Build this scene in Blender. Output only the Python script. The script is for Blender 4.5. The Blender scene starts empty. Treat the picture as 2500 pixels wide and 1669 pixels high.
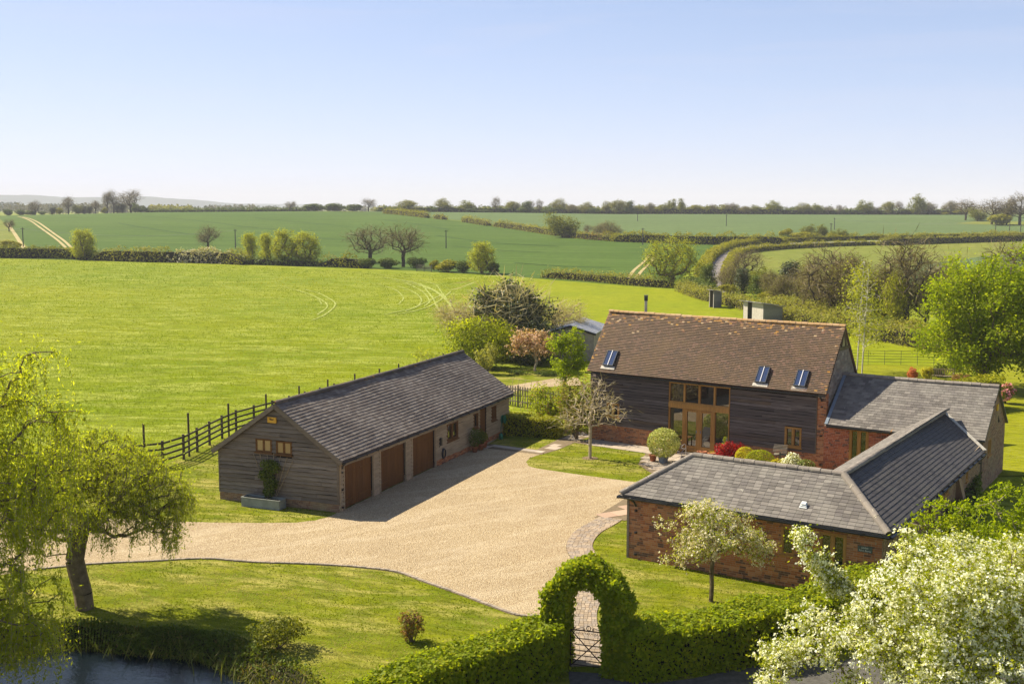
import bpy, math, random
import numpy as np
from mathutils import Matrix, Vector
from mathutils.geometry import delaunay_2d_cdt

S = bpy.context.scene
COL = S.collection
PI = math.pi
rad = math.radians

# ------------------------------------------------------------------ camera, sky, sun, exposure
CAM_Z, F_PX, PITCH, ROLL = 13.0, 2827.49, 0.1164, 0.002      # F_PX: focal length in photo pixels (2500 wide)
cam = bpy.data.cameras.new('camera')
cam.sensor_width = 36.0
cam.lens = F_PX / 2500.0 * 36.0
cam.clip_start, cam.clip_end = 0.5, 40000.0
camo = bpy.data.objects.new('camera', cam)
COL.objects.link(camo)
camo.matrix_world = Matrix.Translation((0, 0, CAM_Z)) @ Matrix.Rotation(PI / 2 - PITCH, 4, 'X') @ Matrix.Rotation(ROLL, 4, 'Z')
S.camera = camo

SUN_AZ, SUN_EL = rad(149.0), rad(45.0)          # azimuth of the sun counted from +X, light travels to the right and a little towards us
world = bpy.data.worlds.new('World')
S.world = world
world.use_nodes = True
nt = world.node_tree
for n in list(nt.nodes):
    nt.nodes.remove(n)
sky = nt.nodes.new('ShaderNodeTexSky')
sky.sky_type = 'NISHITA'
sky.sun_disc = False
sky.sun_elevation = SUN_EL
sky.sun_rotation = PI / 2 - SUN_AZ
sky.altitude = 0
sky.air_density = 0.62
sky.dust_density = 0.30
sky.ozone_density = 1.8
bg = nt.nodes.new('ShaderNodeBackground')
bg.inputs['Strength'].default_value = 0.134
wo = nt.nodes.new('ShaderNodeOutputWorld')
tint = nt.nodes.new('ShaderNodeMix')
tint.data_type, tint.blend_type = 'RGBA', 'MULTIPLY'
tint.inputs[0].default_value = 1.0
tint.inputs[7].default_value = (1.06, 1.02, 1.06, 1.0)
nt.links.new(sky.outputs[0], tint.inputs[6])
# thin high cloud, hardly visible, drawn out along the horizon
tcs = nt.nodes.new('ShaderNodeTexCoord')
mps = nt.nodes.new('ShaderNodeMapping')
mps.inputs['Scale'].default_value = (1.6, 1.6, 22.0)
mps.inputs['Rotation'].default_value = (0.0, 0.05, 0.0)
nss = nt.nodes.new('ShaderNodeTexNoise')
nss.inputs['Scale'].default_value = 1.7
nss.inputs['Detail'].default_value = 6
nss.inputs['Roughness'].default_value = 0.62
nss.inputs['Distortion'].default_value = 0.8
rps = nt.nodes.new('ShaderNodeMapRange')
for i_, v_ in ((1, 0.48), (2, 0.78), (3, 0.0), (4, 0.22)):
    rps.inputs[i_].default_value = v_
cld = nt.nodes.new('ShaderNodeMix')
cld.data_type = 'RGBA'
cld.inputs[7].default_value = (5.6, 5.5, 5.5, 1.0)
nt.links.new(tcs.outputs['Generated'], mps.inputs[0])
nt.links.new(mps.outputs[0], nss.inputs['Vector'])
nt.links.new(nss.outputs[0], rps.inputs[0])
nt.links.new(rps.outputs[0], cld.inputs[0])
nt.links.new(tint.outputs[2], cld.inputs[6])
# the whole sky evened out a little: hazy spring air without a glare towards the sun
mad = nt.nodes.new('ShaderNodeVectorMath')
mad.operation = 'MULTIPLY_ADD'
mad.inputs[1].default_value = (0.18, 0.175, 0.135)
mad.inputs[2].default_value = (1.0, 1.0, 1.0)
dvd = nt.nodes.new('ShaderNodeVectorMath')
dvd.operation = 'DIVIDE'
nt.links.new(cld.outputs[2], mad.inputs[0])
nt.links.new(cld.outputs[2], dvd.inputs[0])
nt.links.new(mad.outputs[0], dvd.inputs[1])
nt.links.new(dvd.outputs[0], bg.inputs[0])
nt.links.new(bg.outputs[0], wo.inputs[0])

sun = bpy.data.lights.new('sun', 'SUN')
sun.energy = 5.0
sun.angle = rad(0.53)
sun.color = (1.0, 0.91, 0.74)
suno = bpy.data.objects.new('sun', sun)
COL.objects.link(suno)
sd = Vector((math.cos(SUN_EL) * math.cos(SUN_AZ), math.cos(SUN_EL) * math.sin(SUN_AZ), math.sin(SUN_EL)))
suno.rotation_euler = sd.to_track_quat('Z', 'Y').to_euler()
suno.location = sd * 60

S.view_settings.view_transform = 'Standard'
S.view_settings.look = 'None'
S.view_settings.exposure = 1.06
S.view_settings.gamma = 1.0
S.view_settings.use_curve_mapping = False
S.render.engine = 'CYCLES'
S.cycles.max_bounces = 7
S.cycles.diffuse_bounces = 3
S.cycles.glossy_bounces = 3
S.cycles.transmission_bounces = 4
S.cycles.transparent_max_bounces = 8
S.cycles.volume_bounces = 0
S.cycles.use_denoising = True
S.cycles.sample_clamp_indirect = 6.0
HAZE_DENSITY = 0.00016

# ------------------------------------------------------------------ small maths
def V(*a):
    return np.array(a, float)

def smooth(t):
    t = np.clip(t, 0.0, 1.0)
    return t * t * (3 - 2 * t)

POND_C, POND_R, POND_A = (-11.9, 30.3), (4.7, 3.4), rad(-8)
POND_Z = -0.50

def pond_d(x, y):
    """radial distance of a point from the pond centre, 1 on the rim of the pond"""
    c, s = math.cos(POND_A), math.sin(POND_A)
    dx, dy = x - POND_C[0], y - POND_C[1]
    u, v = (dx * c + dy * s) / POND_R[0], (-dx * s + dy * c) / POND_R[1]
    w = 1 + 0.05 * np.sin(3 * np.arctan2(v, u) + 1) + 0.035 * np.sin(7 * np.arctan2(v, u))
    return np.sqrt(u * u + v * v) / w

def zt(x, y):
    """height of the land"""
    x = np.asarray(x, float)
    y = np.asarray(y, float)
    crest = np.interp(x, [-420, -310, -210, -124, 0, 60, 400], [5.6, 6.6, 9.2, 9.8, 9.3, 8.5, 8.5])
    rise = crest * smooth((y - 235) / (700 - 235))
    drop = (crest - 3.0) * smooth((y - 715) / 330)
    z = rise - drop
    z = z + 0.25 * np.sin(x * 0.031 + 1.3) * np.sin(y * 0.023) * smooth((y - 95) / 120)
    d = pond_d(x, y)
    z = z - 1.25 * (1 - smooth((d - 0.72) / 0.62))
    return z

def ray(px, py):
    """direction through a pixel of the 2500 x 1669 photograph"""
    u, v = px - 1250.0, py - 834.5
    c, s = math.cos(ROLL), math.sin(ROLL)
    u, v = u * c + v * s, -u * s + v * c
    a, b = u / F_PX, -v / F_PX
    c, s = math.cos(PITCH), math.sin(PITCH)
    return np.array([a, c + b * s, -s + b * c])

_ts = np.geomspace(18, 2600, 700)
def at(px, py, dz=0.0):
    """point of the land seen at a pixel"""
    r = ray(px, py)
    p = _ts[:, None] * r[None]
    h = p[:, 2] + CAM_Z - (zt(p[:, 0], p[:, 1]) + dz)
    k = np.argmax(h < 0)
    if k == 0:
        k = len(_ts) - 1
    t = _ts[k - 1] + (_ts[k] - _ts[k - 1]) * h[k - 1] / (h[k - 1] - h[k] + 1e-12)
    q = t * r
    return np.array([q[0], q[1], float(zt(q[0], q[1]))])

def atd(dx, dy, dz=0.0):
    return at(dx * 1.06428, dy * 1.06428, dz)

def project(P):
    P = np.atleast_2d(P)
    x, y, z = P[:, 0], P[:, 1], P[:, 2] - CAM_Z
    c, s = math.cos(PITCH), math.sin(PITCH)
    fw = y * c - z * s
    up = y * s + z * c
    fw = np.where(fw < 0.1, 0.1, fw)
    return 1250 + F_PX * x / fw, 834.5 - F_PX * up / fw, fw

# ------------------------------------------------------------------ mesh building
CUBE_V = np.array([[-.5, -.5, -.5], [.5, -.5, -.5], [.5, .5, -.5], [-.5, .5, -.5], [-.5, -.5, .5], [.5, -.5, .5], [.5, .5, .5], [-.5, .5, .5]])
CUBE_F = np.array([[0, 3, 2, 1], [4, 5, 6, 7], [0, 1, 5, 4], [1, 2, 6, 5], [2, 3, 7, 6], [3, 0, 4, 7]])

class MB:
    def __init__(self):
        self.v, self.f, self.m, self.r, self.n = [], [], [], [], 0
        self.rng = np.random.default_rng(7)

    def add(self, v, f, mat=0, rnd=None):
        v = np.asarray(v, float).reshape(-1, 3)
        f = np.asarray(f, int)
        if len(f) == 0:
            return
        self.v.append(v)
        self.f.append(f + self.n)
        self.n += len(v)
        self.m.append(np.full(len(f), mat, int))
        if rnd is None:
            rnd = np.full(len(f), self.rng.random())
        self.r.append(np.asarray(rnd, float) * np.ones(len(f)))

    def boxes(self, M, mat=0):
        """M: N x 4 x 4 transforms of the unit cube"""
        M = np.asarray(M, float).reshape(-1, 4, 4)
        n = len(M)
        if n == 0:
            return
        v = np.einsum('nij,kj->nki', M[:, :3, :3], CUBE_V) + M[:, None, :3, 3]
        f = CUBE_F[None] + (np.arange(n) * 8)[:, None, None]
        neg = np.linalg.det(M[:, :3, :3]) < 0
        f[neg] = f[neg][:, :, ::-1]
        self.add(v, f.reshape(-1, 4), mat, np.repeat(self.rng.random(n), 6))

    def box(self, lo, hi, mat=0, fr=None):
        lo, hi = np.minimum(lo, hi), np.maximum(lo, hi)
        v = CUBE_V * (hi - lo) + (lo + hi) / 2
        if fr is not None:
            v = fr.P(v)
        self.add(v, CUBE_F, mat)

    def bar(self, p, q, w, h=None, mat=0, up=(0, 0, 1)):
        """rectangular bar from p to q"""
        p, q = np.asarray(p, float), np.asarray(q, float)
        d = q - p
        L = np.linalg.norm(d)
        d = d / L
        up = np.asarray(up, float)
        if abs(d @ up) > 0.97:
            up = np.array([1.0, 0, 0])
        sx = np.cross(d, up)
        sx /= np.linalg.norm(sx)
        sz = np.cross(sx, d)
        M = np.eye(4)
        M[:3, 0], M[:3, 1], M[:3, 2], M[:3, 3] = sx * w, d * L, sz * (h or w), (p + q) / 2
        self.boxes(M[None], mat)

    def segs(self, p0, p1, r0, r1, n=5, mat=0):
        """N tapered tubes at once"""
        p0, p1 = np.asarray(p0, float).reshape(-1, 3), np.asarray(p1, float).reshape(-1, 3)
        N = len(p0)
        if N == 0:
            return
        r0, r1 = np.broadcast_to(r0, N), np.broadcast_to(r1, N)
        d = p1 - p0
        d = d / np.maximum(np.linalg.norm(d, axis=1, keepdims=True), 1e-9)
        ref = np.where(np.abs(d[:, 2:3]) > 0.9, np.array([[1.0, 0, 0]]), np.array([[0, 0, 1.0]]))
        a = np.cross(d, ref)
        a /= np.linalg.norm(a, axis=1, keepdims=True)
        b = np.cross(d, a)
        ang = np.arange(n) * 2 * PI / n
        ring = a[:, None] * np.cos(ang)[None, :, None] + b[:, None] * np.sin(ang)[None, :, None]
        v = np.concatenate([p0[:, None] + ring * r0[:, None, None], p1[:, None] + ring * r1[:, None, None]], 1)
        k = np.arange(n)
        f = np.stack([k, (k + 1) % n, (k + 1) % n + n, k + n], 1)[None] + (np.arange(N) * 2 * n)[:, None, None]
        self.add(v, f.reshape(-1, 4), mat, np.repeat(self.rng.random(N), n))

    def tube(self, pts, r, n=6, mat=0, cap=True):
        pts = np.asarray(pts, float)
        m = len(pts)
        r = np.broadcast_to(r, m).astype(float)
        d = np.gradient(pts, axis=0)
        d /= np.maximum(np.linalg.norm(d, axis=1, keepdims=True), 1e-9)
        ref = np.array([0, 0, 1.0])
        if abs(d[0] @ ref) > 0.9:
            ref = np.array([1.0, 0.13, 0])
        a = np.cross(d, ref)
        a /= np.linalg.norm(a, axis=1, keepdims=True)
        b = np.cross(d, a)
        ang = np.arange(n) * 2 * PI / n
        v = pts[:, None] + (a[:, None] * np.cos(ang)[None, :, None] + b[:, None] * np.sin(ang)[None, :, None]) * r[:, None, None]
        f = []
        for i in range(m - 1):
            for k in range(n):
                f.append([i * n + k, i * n + (k + 1) % n, (i + 1) * n + (k + 1) % n, (i + 1) * n + k])
        vv = v.reshape(-1, 3)
        self.add(vv, f, mat)
        if cap:
            for e in (0, m - 1):
                ring = v[e]
                c = ring.mean(0)
                self.add(np.vstack([ring, c]), [[k, (k + 1) % n, n] for k in range(n)], mat)

    def lathe(self, prof, c=(0, 0, 0), n=16, mat=0):
        """prof: list of (radius, z)"""
        ang = np.arange(n) * 2 * PI / n
        v = np.array([[r * math.cos(t), r * math.sin(t), z] for r, z in prof for t in ang]) + np.asarray(c, float)
        f = [[i * n + k, i * n + (k + 1) % n, (i + 1) * n + (k + 1) % n, (i + 1) * n + k] for i in range(len(prof) - 1) for k in range(n)]
        self.add(v, f, mat)

    def prism(self, poly, dvec, mat=0):
        """closed polygon (N x 3) swept along dvec"""
        poly = np.asarray(poly, float)
        n = len(poly)
        dvec = np.asarray(dvec, float)
        v = np.vstack([poly, poly + dvec])
        for k in range(n):
            self.add(v[[k, (k + 1) % n, (k + 1) % n + n, k + n]], [[0, 1, 2, 3]], mat)
        for o in (0, n):
            c = v[o:o + n].mean(0)
            self.add(np.vstack([v[o:o + n], c]), [[k, (k + 1) % n, n] for k in range(n)], mat)

    def leaves(self, c, size, up=0.3, out=None, outw=0.6, mat=0, aspect=0.55, rng=None, rnd=None, hang=None):
        """rhombic leaves, centres c (N x 3)"""
        rng = rng or self.rng
        c = np.asarray(c, float).reshape(-1, 3)
        N = len(c)
        if N == 0:
            return
        nrm = rng.normal(size=(N, 3))
        nrm /= np.linalg.norm(nrm, axis=1, keepdims=True)
        nrm[:, 2] += up
        if out is not None:
            nrm = nrm + out * outw
        nrm /= np.linalg.norm(nrm, axis=1, keepdims=True)
        t = rng.normal(size=(N, 3))
        if hang is not None:
            t = t * 0.45 + hang
        t -= nrm * (t * nrm).sum(1, keepdims=True)
        t /= np.maximum(np.linalg.norm(t, axis=1, keepdims=True), 1e-9)
        b = np.cross(nrm, t)
        s = np.broadcast_to(size, N) * rng.uniform(0.55, 1.5, N)
        s = s[:, None]
        v = np.stack([c - t * s * .5, c + b * s * .5 * aspect, c + t * s * .5, c - b * s * .5 * aspect], 1)
        f = np.arange(N * 4).reshape(N, 4)
        self.add(v, f, mat, rng.random(N) if rnd is None else rnd)

    def build(self, name, mats, parent=None, smooth_shade=False, **props):
        me = bpy.data.meshes.new(name)
        v = np.concatenate(self.v) if self.v else np.zeros((0, 3))
        me.vertices.add(len(v))
        me.vertices.foreach_set('co', v.astype(np.float32).ravel())
        cnt = np.concatenate([np.full(len(f), f.shape[1]) for f in self.f])
        idx = np.concatenate([f.ravel() for f in self.f])
        me.loops.add(len(idx))
        me.loops.foreach_set('vertex_index', idx.astype(np.int32))
        me.polygons.add(len(cnt))
        me.polygons.foreach_set('loop_start', np.concatenate([[0], np.cumsum(cnt)[:-1]]).astype(np.int32))
        me.polygons.foreach_set('material_index', np.concatenate(self.m).astype(np.int32))
        at_ = me.attributes.new('rnd', 'FLOAT', 'FACE')
        at_.data.foreach_set('value', np.concatenate(self.r).astype(np.float32))
        me.polygons.foreach_set('use_smooth', np.full(len(cnt), bool(smooth_shade)))
        me.update(calc_edges=True)
        for m in (mats if isinstance(mats, (list, tuple)) else [mats]):
            me.materials.append(m)
        return link(name, me, parent, **props)

ROOT_LOC = {}
def link(name, data, parent=None, **props):
    o = bpy.data.objects.new(name, data)
    COL.objects.link(o)
    if parent is not None:
        o.parent = parent
        if parent.name in ROOT_LOC:
            o.matrix_parent_inverse = ROOT_LOC[parent.name]
    for k, w in props.items():
        o[k] = w
    return o

def thing(name, loc, label, category, group=None):
    """an Empty at the thing's base; parts are given in world coordinates"""
    o = bpy.data.objects.new(name, None)
    o.empty_display_size = 0.3
    o.location = loc
    COL.objects.link(o)
    ROOT_LOC[o.name] = Matrix.Translation(-Vector(loc))
    tag(o, label, category, group)
    return o

def tag(o, label, category, group=None):
    o['label'] = label
    o['category'] = category
    if group:
        o['group'] = group
    return o

def structure(o):
    o['kind'] = 'structure'
    return o

def copy_thing(root, loc, rz, sc, label, group=None, name=None):
    r = root.copy()
    if name:
        r.name = name
    COL.objects.link(r)
    r.location = loc
    r.rotation_euler = (0, 0, rz)
    r.scale = sc if hasattr(sc, '__len__') else (sc, sc, sc)
    r['label'] = label
    if group:
        r['group'] = group
    for ch in root.children:
        c = ch.copy()
        COL.objects.link(c)
        c.parent = r
    return r

_unit = {}
def pieces(parent, name, Ms, mat, limit=300, stuff_name=None, frame=(0, 0, 2500, 1669), margin=0):
    """alike pieces: the `limit` that show largest become objects of their own (shared mesh), the rest one mesh"""
    Ms = np.asarray(Ms, float).reshape(-1, 4, 4)
    if len(Ms) == 0:
        return 0
    px, py, d = project(Ms[:, :3, 3])
    dims = np.linalg.norm(Ms[:, :3, :3], axis=1)
    dims.sort(axis=1)
    score = dims[:, 1] * dims[:, 2] / d ** 2
    vis = (px > -10) & (px < 2510) & (py > 0) & (py < 1680)
    order = np.argsort(-np.where(vis, score, 0), kind='stable')
    single = [i for i in order[:limit] if vis[i]]
    rest = np.setdiff1d(np.arange(len(Ms)), single)
    key = (name, mat.name)
    if key not in _unit:
        b = MB()
        b.boxes(np.eye(4)[None])
        o = b.build(name, mat)
        _unit[key] = o.data
        bpy.data.objects.remove(o)
    me = _unit[key]
    for i in single:
        o = bpy.data.objects.new(name, me)
        COL.objects.link(o)
        o.parent = parent
        if parent.name in ROOT_LOC:
            o.matrix_parent_inverse = ROOT_LOC[parent.name]
        o.matrix_basis = Matrix(Ms[i].tolist())
    if len(rest):
        b = MB()
        b.rng = np.random.default_rng(len(rest))
        b.boxes(Ms[rest])
        o = b.build(stuff_name or name + '_mass', mat, parent)
        o['kind'] = 'stuff'
    return len(single)

# ------------------------------------------------------------------ materials
class NT:
    def __init__(self, name):
        self.m = bpy.data.materials.new(name)
        self.m.use_nodes = True
        self.t = self.m.node_tree
        for n in list(self.t.nodes):
            self.t.nodes.remove(n)
        self.out = self.t.nodes.new('ShaderNodeOutputMaterial')

    def n(self, typ, **kw):
        nd = self.t.nodes.new(typ)
        for k, v in kw.items():
            setattr(nd, k, v)
        return nd

    def l(self, a, b):
        self.t.links.new(a, b)

    def val(self, node, key, v):
        if hasattr(v, 'is_output'):
            self.l(v, node.inputs[key])
        else:
            node.inputs[key].default_value = v

    def coord(self, kind='Object', scale=(1, 1, 1), rotz=0.0):
        tc = self.n('ShaderNodeTexCoord')
        mp = self.n('ShaderNodeMapping')
        mp.inputs['Scale'].default_value = scale
        if rotz:
            m2 = self.n('ShaderNodeMapping')
            m2.inputs['Rotation'].default_value = (0, 0, rotz)
            self.l(tc.outputs[kind], m2.inputs[0])
            self.l(m2.outputs[0], mp.inputs[0])
        else:
            self.l(tc.outputs[kind], mp.inputs[0])
        return mp.outputs[0]

    def geo(self, scale=(1, 1, 1), rotz=0.0):
        """world position"""
        g = self.n('ShaderNodeNewGeometry')
        mp = self.n('ShaderNodeMapping')
        mp.inputs['Scale'].default_value = scale
        if rotz:
            m2 = self.n('ShaderNodeMapping')
            m2.inputs['Rotation'].default_value = (0, 0, rotz)
            self.l(g.outputs['Position'], m2.inputs[0])
            self.l(m2.outputs[0], mp.inputs[0])
        else:
            self.l(g.outputs['Position'], mp.inputs[0])
        return mp.outputs[0]

    def noise(self, vec, scale, detail=4, rough=0.6, dist=0.0):
        n = self.n('ShaderNodeTexNoise')
        self.l(vec, n.inputs['Vector'])
        n.inputs['Scale'].default_value = scale
        n.inputs['Detail'].default_value = detail
        n.inputs['Roughness'].default_value = rough
        n.inputs['Distortion'].default_value = dist
        return n.outputs[0]

    def voro(self, vec, scale, out='Color', feature='F1'):
        n = self.n('ShaderNodeTexVoronoi', feature=feature)
        self.l(vec, n.inputs['Vector'])
        n.inputs['Scale'].default_value = scale
        return n.outputs[out]

    def ramp(self, fac, stops, interp='LINEAR'):
        r = self.n('ShaderNodeValToRGB')
        r.color_ramp.interpolation = interp
        el = r.color_ramp.elements
        while len(el) > 1:
            el.remove(el[0])
        el[0].position = stops[0][0]
        el[0].color = col4(stops[0][1])
        for p, c in stops[1:]:
            e = el.new(p)
            e.color = col4(c)
        self.l(fac, r.inputs[0])
        return r.outputs[0]

    def mix(self, fac, a, b, blend='MIX'):
        m = self.n('ShaderNodeMix', data_type='RGBA', blend_type=blend)
        m.clamp_factor = True
        for sock, v in ((m.inputs[0], fac), (m.inputs[6], a), (m.inputs[7], b)):
            if hasattr(v, 'is_output'):
                self.l(v, sock)
            elif isinstance(v, (int, float)):
                sock.default_value = v
            else:
                sock.default_value = col4(v)
        return m.outputs[2]

    def math(self, op, a, b=0.0, c=None):
        m = self.n('ShaderNodeMath', operation=op)
        for i, v in enumerate((a, b) if c is None else (a, b, c)):
            if hasattr(v, 'is_output'):
                self.l(v, m.inputs[i])
            else:
                m.inputs[i].default_value = v
        return m.outputs[0]

    def rnd(self):
        a = self.n('ShaderNodeAttribute', attribute_name='rnd')
        o = self.n('ShaderNodeObjectInfo')
        s = self.math('ADD', a.outputs['Fac'], o.outputs['Random'])
        return self.math('FRACT', s)

    def bump(self, h, strength=0.5, dist=0.02, nrm=None):
        b = self.n('ShaderNodeBump')
        b.inputs['Strength'].default_value = strength
        b.inputs['Distance'].default_value = dist
        self.l(h, b.inputs['Height'])
        if nrm is not None:
            self.l(nrm, b.inputs['Normal'])
        return b.outputs[0]

    def principled(self, color, rough=0.8, spec=0.3, normal=None, metal=0.0):
        p = self.n('ShaderNodeBsdfPrincipled')
        self.val(p, 'Base Color', color if hasattr(color, 'is_output') else col4(color))
        self.val(p, 'Roughness', rough)
        p.inputs['Specular IOR Level'].default_value = spec
        p.inputs['Metallic'].default_value = metal
        if normal is not None:
            self.l(normal, p.inputs['Normal'])
        self.l(p.outputs[0], self.out.inputs[0])
        return p

def col4(c):
    return (c[0], c[1], c[2], 1.0) if len(c) == 3 else tuple(c)

def mat_plain(name, color, rough=0.6, spec=0.3, var=0.25, scale=6.0, metal=0.0, bump=0.0):
    m = NT(name)
    g = m.geo()
    n = m.noise(g, scale, 5, 0.65)
    dark = tuple(c * (1 - var) for c in color)
    lite = tuple(min(1, c * (1 + var)) for c in color)
    c = m.ramp(n, [(0.3, dark), (0.7, lite)])
    c = m.mix(m.math('MULTIPLY', m.rnd(), 0.25), c, dark)
    m.principled(c, rough, spec, m.bump(n, bump, 0.01) if bump else None, metal)
    return m.m

def mat_leaf(name, cols, trans=0.42, rough=0.55, clump=0.7, spec=0.10, cscale=0.9, gain=1.4):
    """cols: list of colours picked per leaf"""
    m = NT(name)
    r = m.rnd()
    k = len(cols)
    c = m.ramp(r, [((i + 0.5) / k, q) for i, q in enumerate(cols)])
    n = m.noise(m.coord('Object'), cscale, 3, 0.6)
    c = m.mix(m.ramp(n, [(0.35, (1, 1, 1)), (0.65, (0, 0, 0))]), c, m.mix(clump, c, cols[0]))
    c = m.mix(1.0, c, (gain, gain, gain * .85), 'MULTIPLY')
    d = m.n('ShaderNodeBsdfPrincipled')
    m.l(c, d.inputs['Base Color'])
    d.inputs['Roughness'].default_value = rough
    d.inputs['Specular IOR Level'].default_value = spec
    t = m.n('ShaderNodeBsdfTranslucent')
    tc = m.mix(1.0, c, (1.27, 1.24, 0.42), 'MULTIPLY')
    m.l(tc, t.inputs['Color'])
    mx = m.n('ShaderNodeMixShader')
    mx.inputs[0].default_value = trans
    m.l(d.outputs[0], mx.inputs[1])
    m.l(t.outputs[0], mx.inputs[2])
    m.l(mx.outputs[0], m.out.inputs[0])
    return m.m

def mat_grass(name, a, b, dry, streak=0.0, scale=1.0, dryness=0.5, bstr=0.9, patch=0.12, fine=9.0, rot=0.3, bdist=0.09):
    """a, b: two greens, dry: straw tint; built from grain at several sizes"""
    m = NT(name)
    g = m.geo()
    gs = m.geo((streak or 0.35, 1.0, 1.0), rot)
    big = m.noise(g, patch, 4, 0.6)
    mid = m.noise(gs, 0.9 * scale, 6, 0.68, 0.4)
    tuft = m.noise(gs, 3.2 * scale, 5, 0.7, 0.3)
    fn = m.noise(g, fine * scale, 4, 0.75)
    c = m.mix(m.ramp(big, [(0.38, (0, 0, 0)), (0.60, (1, 1, 1))]), a, b)
    c = m.mix(m.math('MULTIPLY', m.ramp(mid, [(0.46, (0, 0, 0)), (0.61, (1, 1, 1))]), dryness), c, dry)
    c = m.mix(m.math('MULTIPLY', m.ramp(tuft, [(0.38, (1, 1, 1)), (0.54, (0, 0, 0))]), 0.75), c, tuple(q * 0.55 for q in a))
    c = m.mix(m.math('MULTIPLY', m.ramp(fn, [(0.35, (1, 1, 1)), (0.60, (0, 0, 0))]), 0.5), c, tuple(q * 0.5 for q in b))
    h = m.math('ADD', m.math('MULTIPLY', tuft, 0.7), m.math('MULTIPLY', fn, 0.45))
    h = m.math('ADD', h, m.math('MULTIPLY', mid, 0.8))
    m.principled(c, 0.9, 0.05, m.bump(h, bstr, bdist))
    return m.m

def mat_piece(name, cols, rough=0.8, spec=0.25, grain=18.0, gvar=0.35, spots=(), bump=0.25, stain=None, stain_scale=0.7):
    """brick, tile, slate, slab: one tone per piece, grain and lichen over it"""
    m = NT(name)
    r = m.rnd()
    k = len(cols)
    c = m.ramp(r, [((i + 0.5) / k, q) for i, q in enumerate(cols)], 'CONSTANT' if k > 5 else 'LINEAR')
    g = m.geo()
    n = m.noise(g, grain, 5, 0.7)
    c = m.mix(m.math('MULTIPLY', n, gvar), c, tuple(q * 0.35 for q in cols[0]))
    if stain is not None:
        sn = m.noise(g, stain_scale, 5, 0.65, 0.6)
        c = m.mix(m.ramp(sn, [(0.45, (0, 0, 0)), (0.75, (0.75, 0.75, 0.75))]), c, stain)
    for (sc, size, scl) in spots:
        v = m.noise(g, scl, 3, 0.6, 0.8)
        c = m.mix(m.ramp(v, [(size, (0, 0, 0)), (size + 0.05, (0.85, 0.85, 0.85))]), c, sc)
    m.principled(c, rough, spec, m.bump(n, bump, 0.006))
    return m.m

def mat_wood(name, theta, cols, rough=0.8, vertical=False):
    """grain runs along the wall whose direction is theta (or upright)"""
    m = NT(name)
    sc = (0.9, 14.0, 14.0) if not vertical else (14.0, 14.0, 0.9)
    g = m.geo(sc, -theta)
    n = m.noise(g, 1.6, 6, 0.7, 0.4)
    n2 = m.noise(m.geo(), 0.8, 4, 0.6)
    r = m.rnd()
    k = len(cols)
    c = m.ramp(r, [((i + 0.5) / k, q) for i, q in enumerate(cols)])
    c = m.mix(m.math('MULTIPLY', m.ramp(n, [(0.35, (1, 1, 1)), (0.62, (0, 0, 0))]), 0.6), c, tuple(q * 0.35 for q in cols[0]))
    c = m.mix(m.math('MULTIPLY', m.ramp(n2, [(0.4, (0, 0, 0)), (0.7, (1, 1, 1))]), 0.35), c, cols[-1])
    m.principled(c, rough, 0.2, m.bump(n, 0.4, 0.01))
    return m.m

def mat_glass(name, tint=(0.012, 0.014, 0.016), ior=1.9):
    """a window pane with a dark room behind it"""
    m = NT(name)
    n = m.noise(m.geo(), 1.3, 2, 0.5)
    p = m.principled(tint, 0.015, 0.5, m.bump(n, 0.01, 0.003))
    p.inputs['IOR'].default_value = ior
    return m.m
# ================================================================== frames of the buildings
class Fr:
    """local frame: a along, b inwards, z up"""
    def __init__(s, theta, ox, oy, oz=0.0):
        c, k = math.cos(theta), math.sin(theta)
        s.theta = theta
        s.o = np.array([ox, oy, oz])
        s.ex, s.ey, s.ez = np.array([c, k, 0]), np.array([-k, c, 0]), np.array([0, 0, 1.0])
        s.R = np.stack([s.ex, s.ey, s.ez], 1)

    def p(s, a, b, z=0.0):
        return s.o + a * s.ex + b * s.ey + z * s.ez

    def P(s, v):
        return np.asarray(v) @ s.R.T + s.o

    def sub(s, a, b, dtheta):
        q = s.p(a, b)
        return Fr(s.theta + dtheta, q[0], q[1])

FE = Fr(-0.573, 3.9986, 41.9634)            # brick wing by the gate and the slate wing behind it
FB = Fr(-0.631, 4.1859, 64.1804)            # tall barn
FG = Fr(1.1868, -7.2069, 48.0484)           # garage barn: a runs away from us, b towards the pasture

# ================================================================== land
M_pasture = mat_grass('pasture_grass', (0.145, 0.205, 0.003), (0.230, 0.255, 0.003), (0.36, 0.38, 0.07), dryness=0.75, scale=0.5, bstr=1.0, patch=0.022, fine=6.0, rot=0.12, bdist=0.16)
M_paddock = mat_grass('paddock_grass', (0.195, 0.235, 0.004), (0.240, 0.260, 0.005), (0.27, 0.28, 0.03), dryness=0.28, scale=0.5, patch=0.05, fine=5.0, rot=0.1, bdist=0.08)
M_lawn = mat_grass('lawn_grass', (0.125, 0.160, 0.005), (0.185, 0.200, 0.006), (0.38, 0.32, 0.09), dryness=0.80, scale=0.85, patch=0.55, fine=14.0, bdist=0.05)
M_mown = mat_grass('mown_grass', (0.200, 0.215, 0.006), (0.240, 0.245, 0.008), (0.31, 0.29, 0.05), dryness=0.30, scale=0.9, patch=0.3, fine=12.0, bdist=0.04)
M_crop = mat_grass('wheat_leaves', (0.060, 0.110, 0.012), (0.078, 0.130, 0.017), (0.118, 0.172, 0.034), dryness=0.5, scale=0.30, patch=0.012, fine=2.0, rot=0.2, bdist=0.10, bstr=0.7, streak=0.05)
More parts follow.
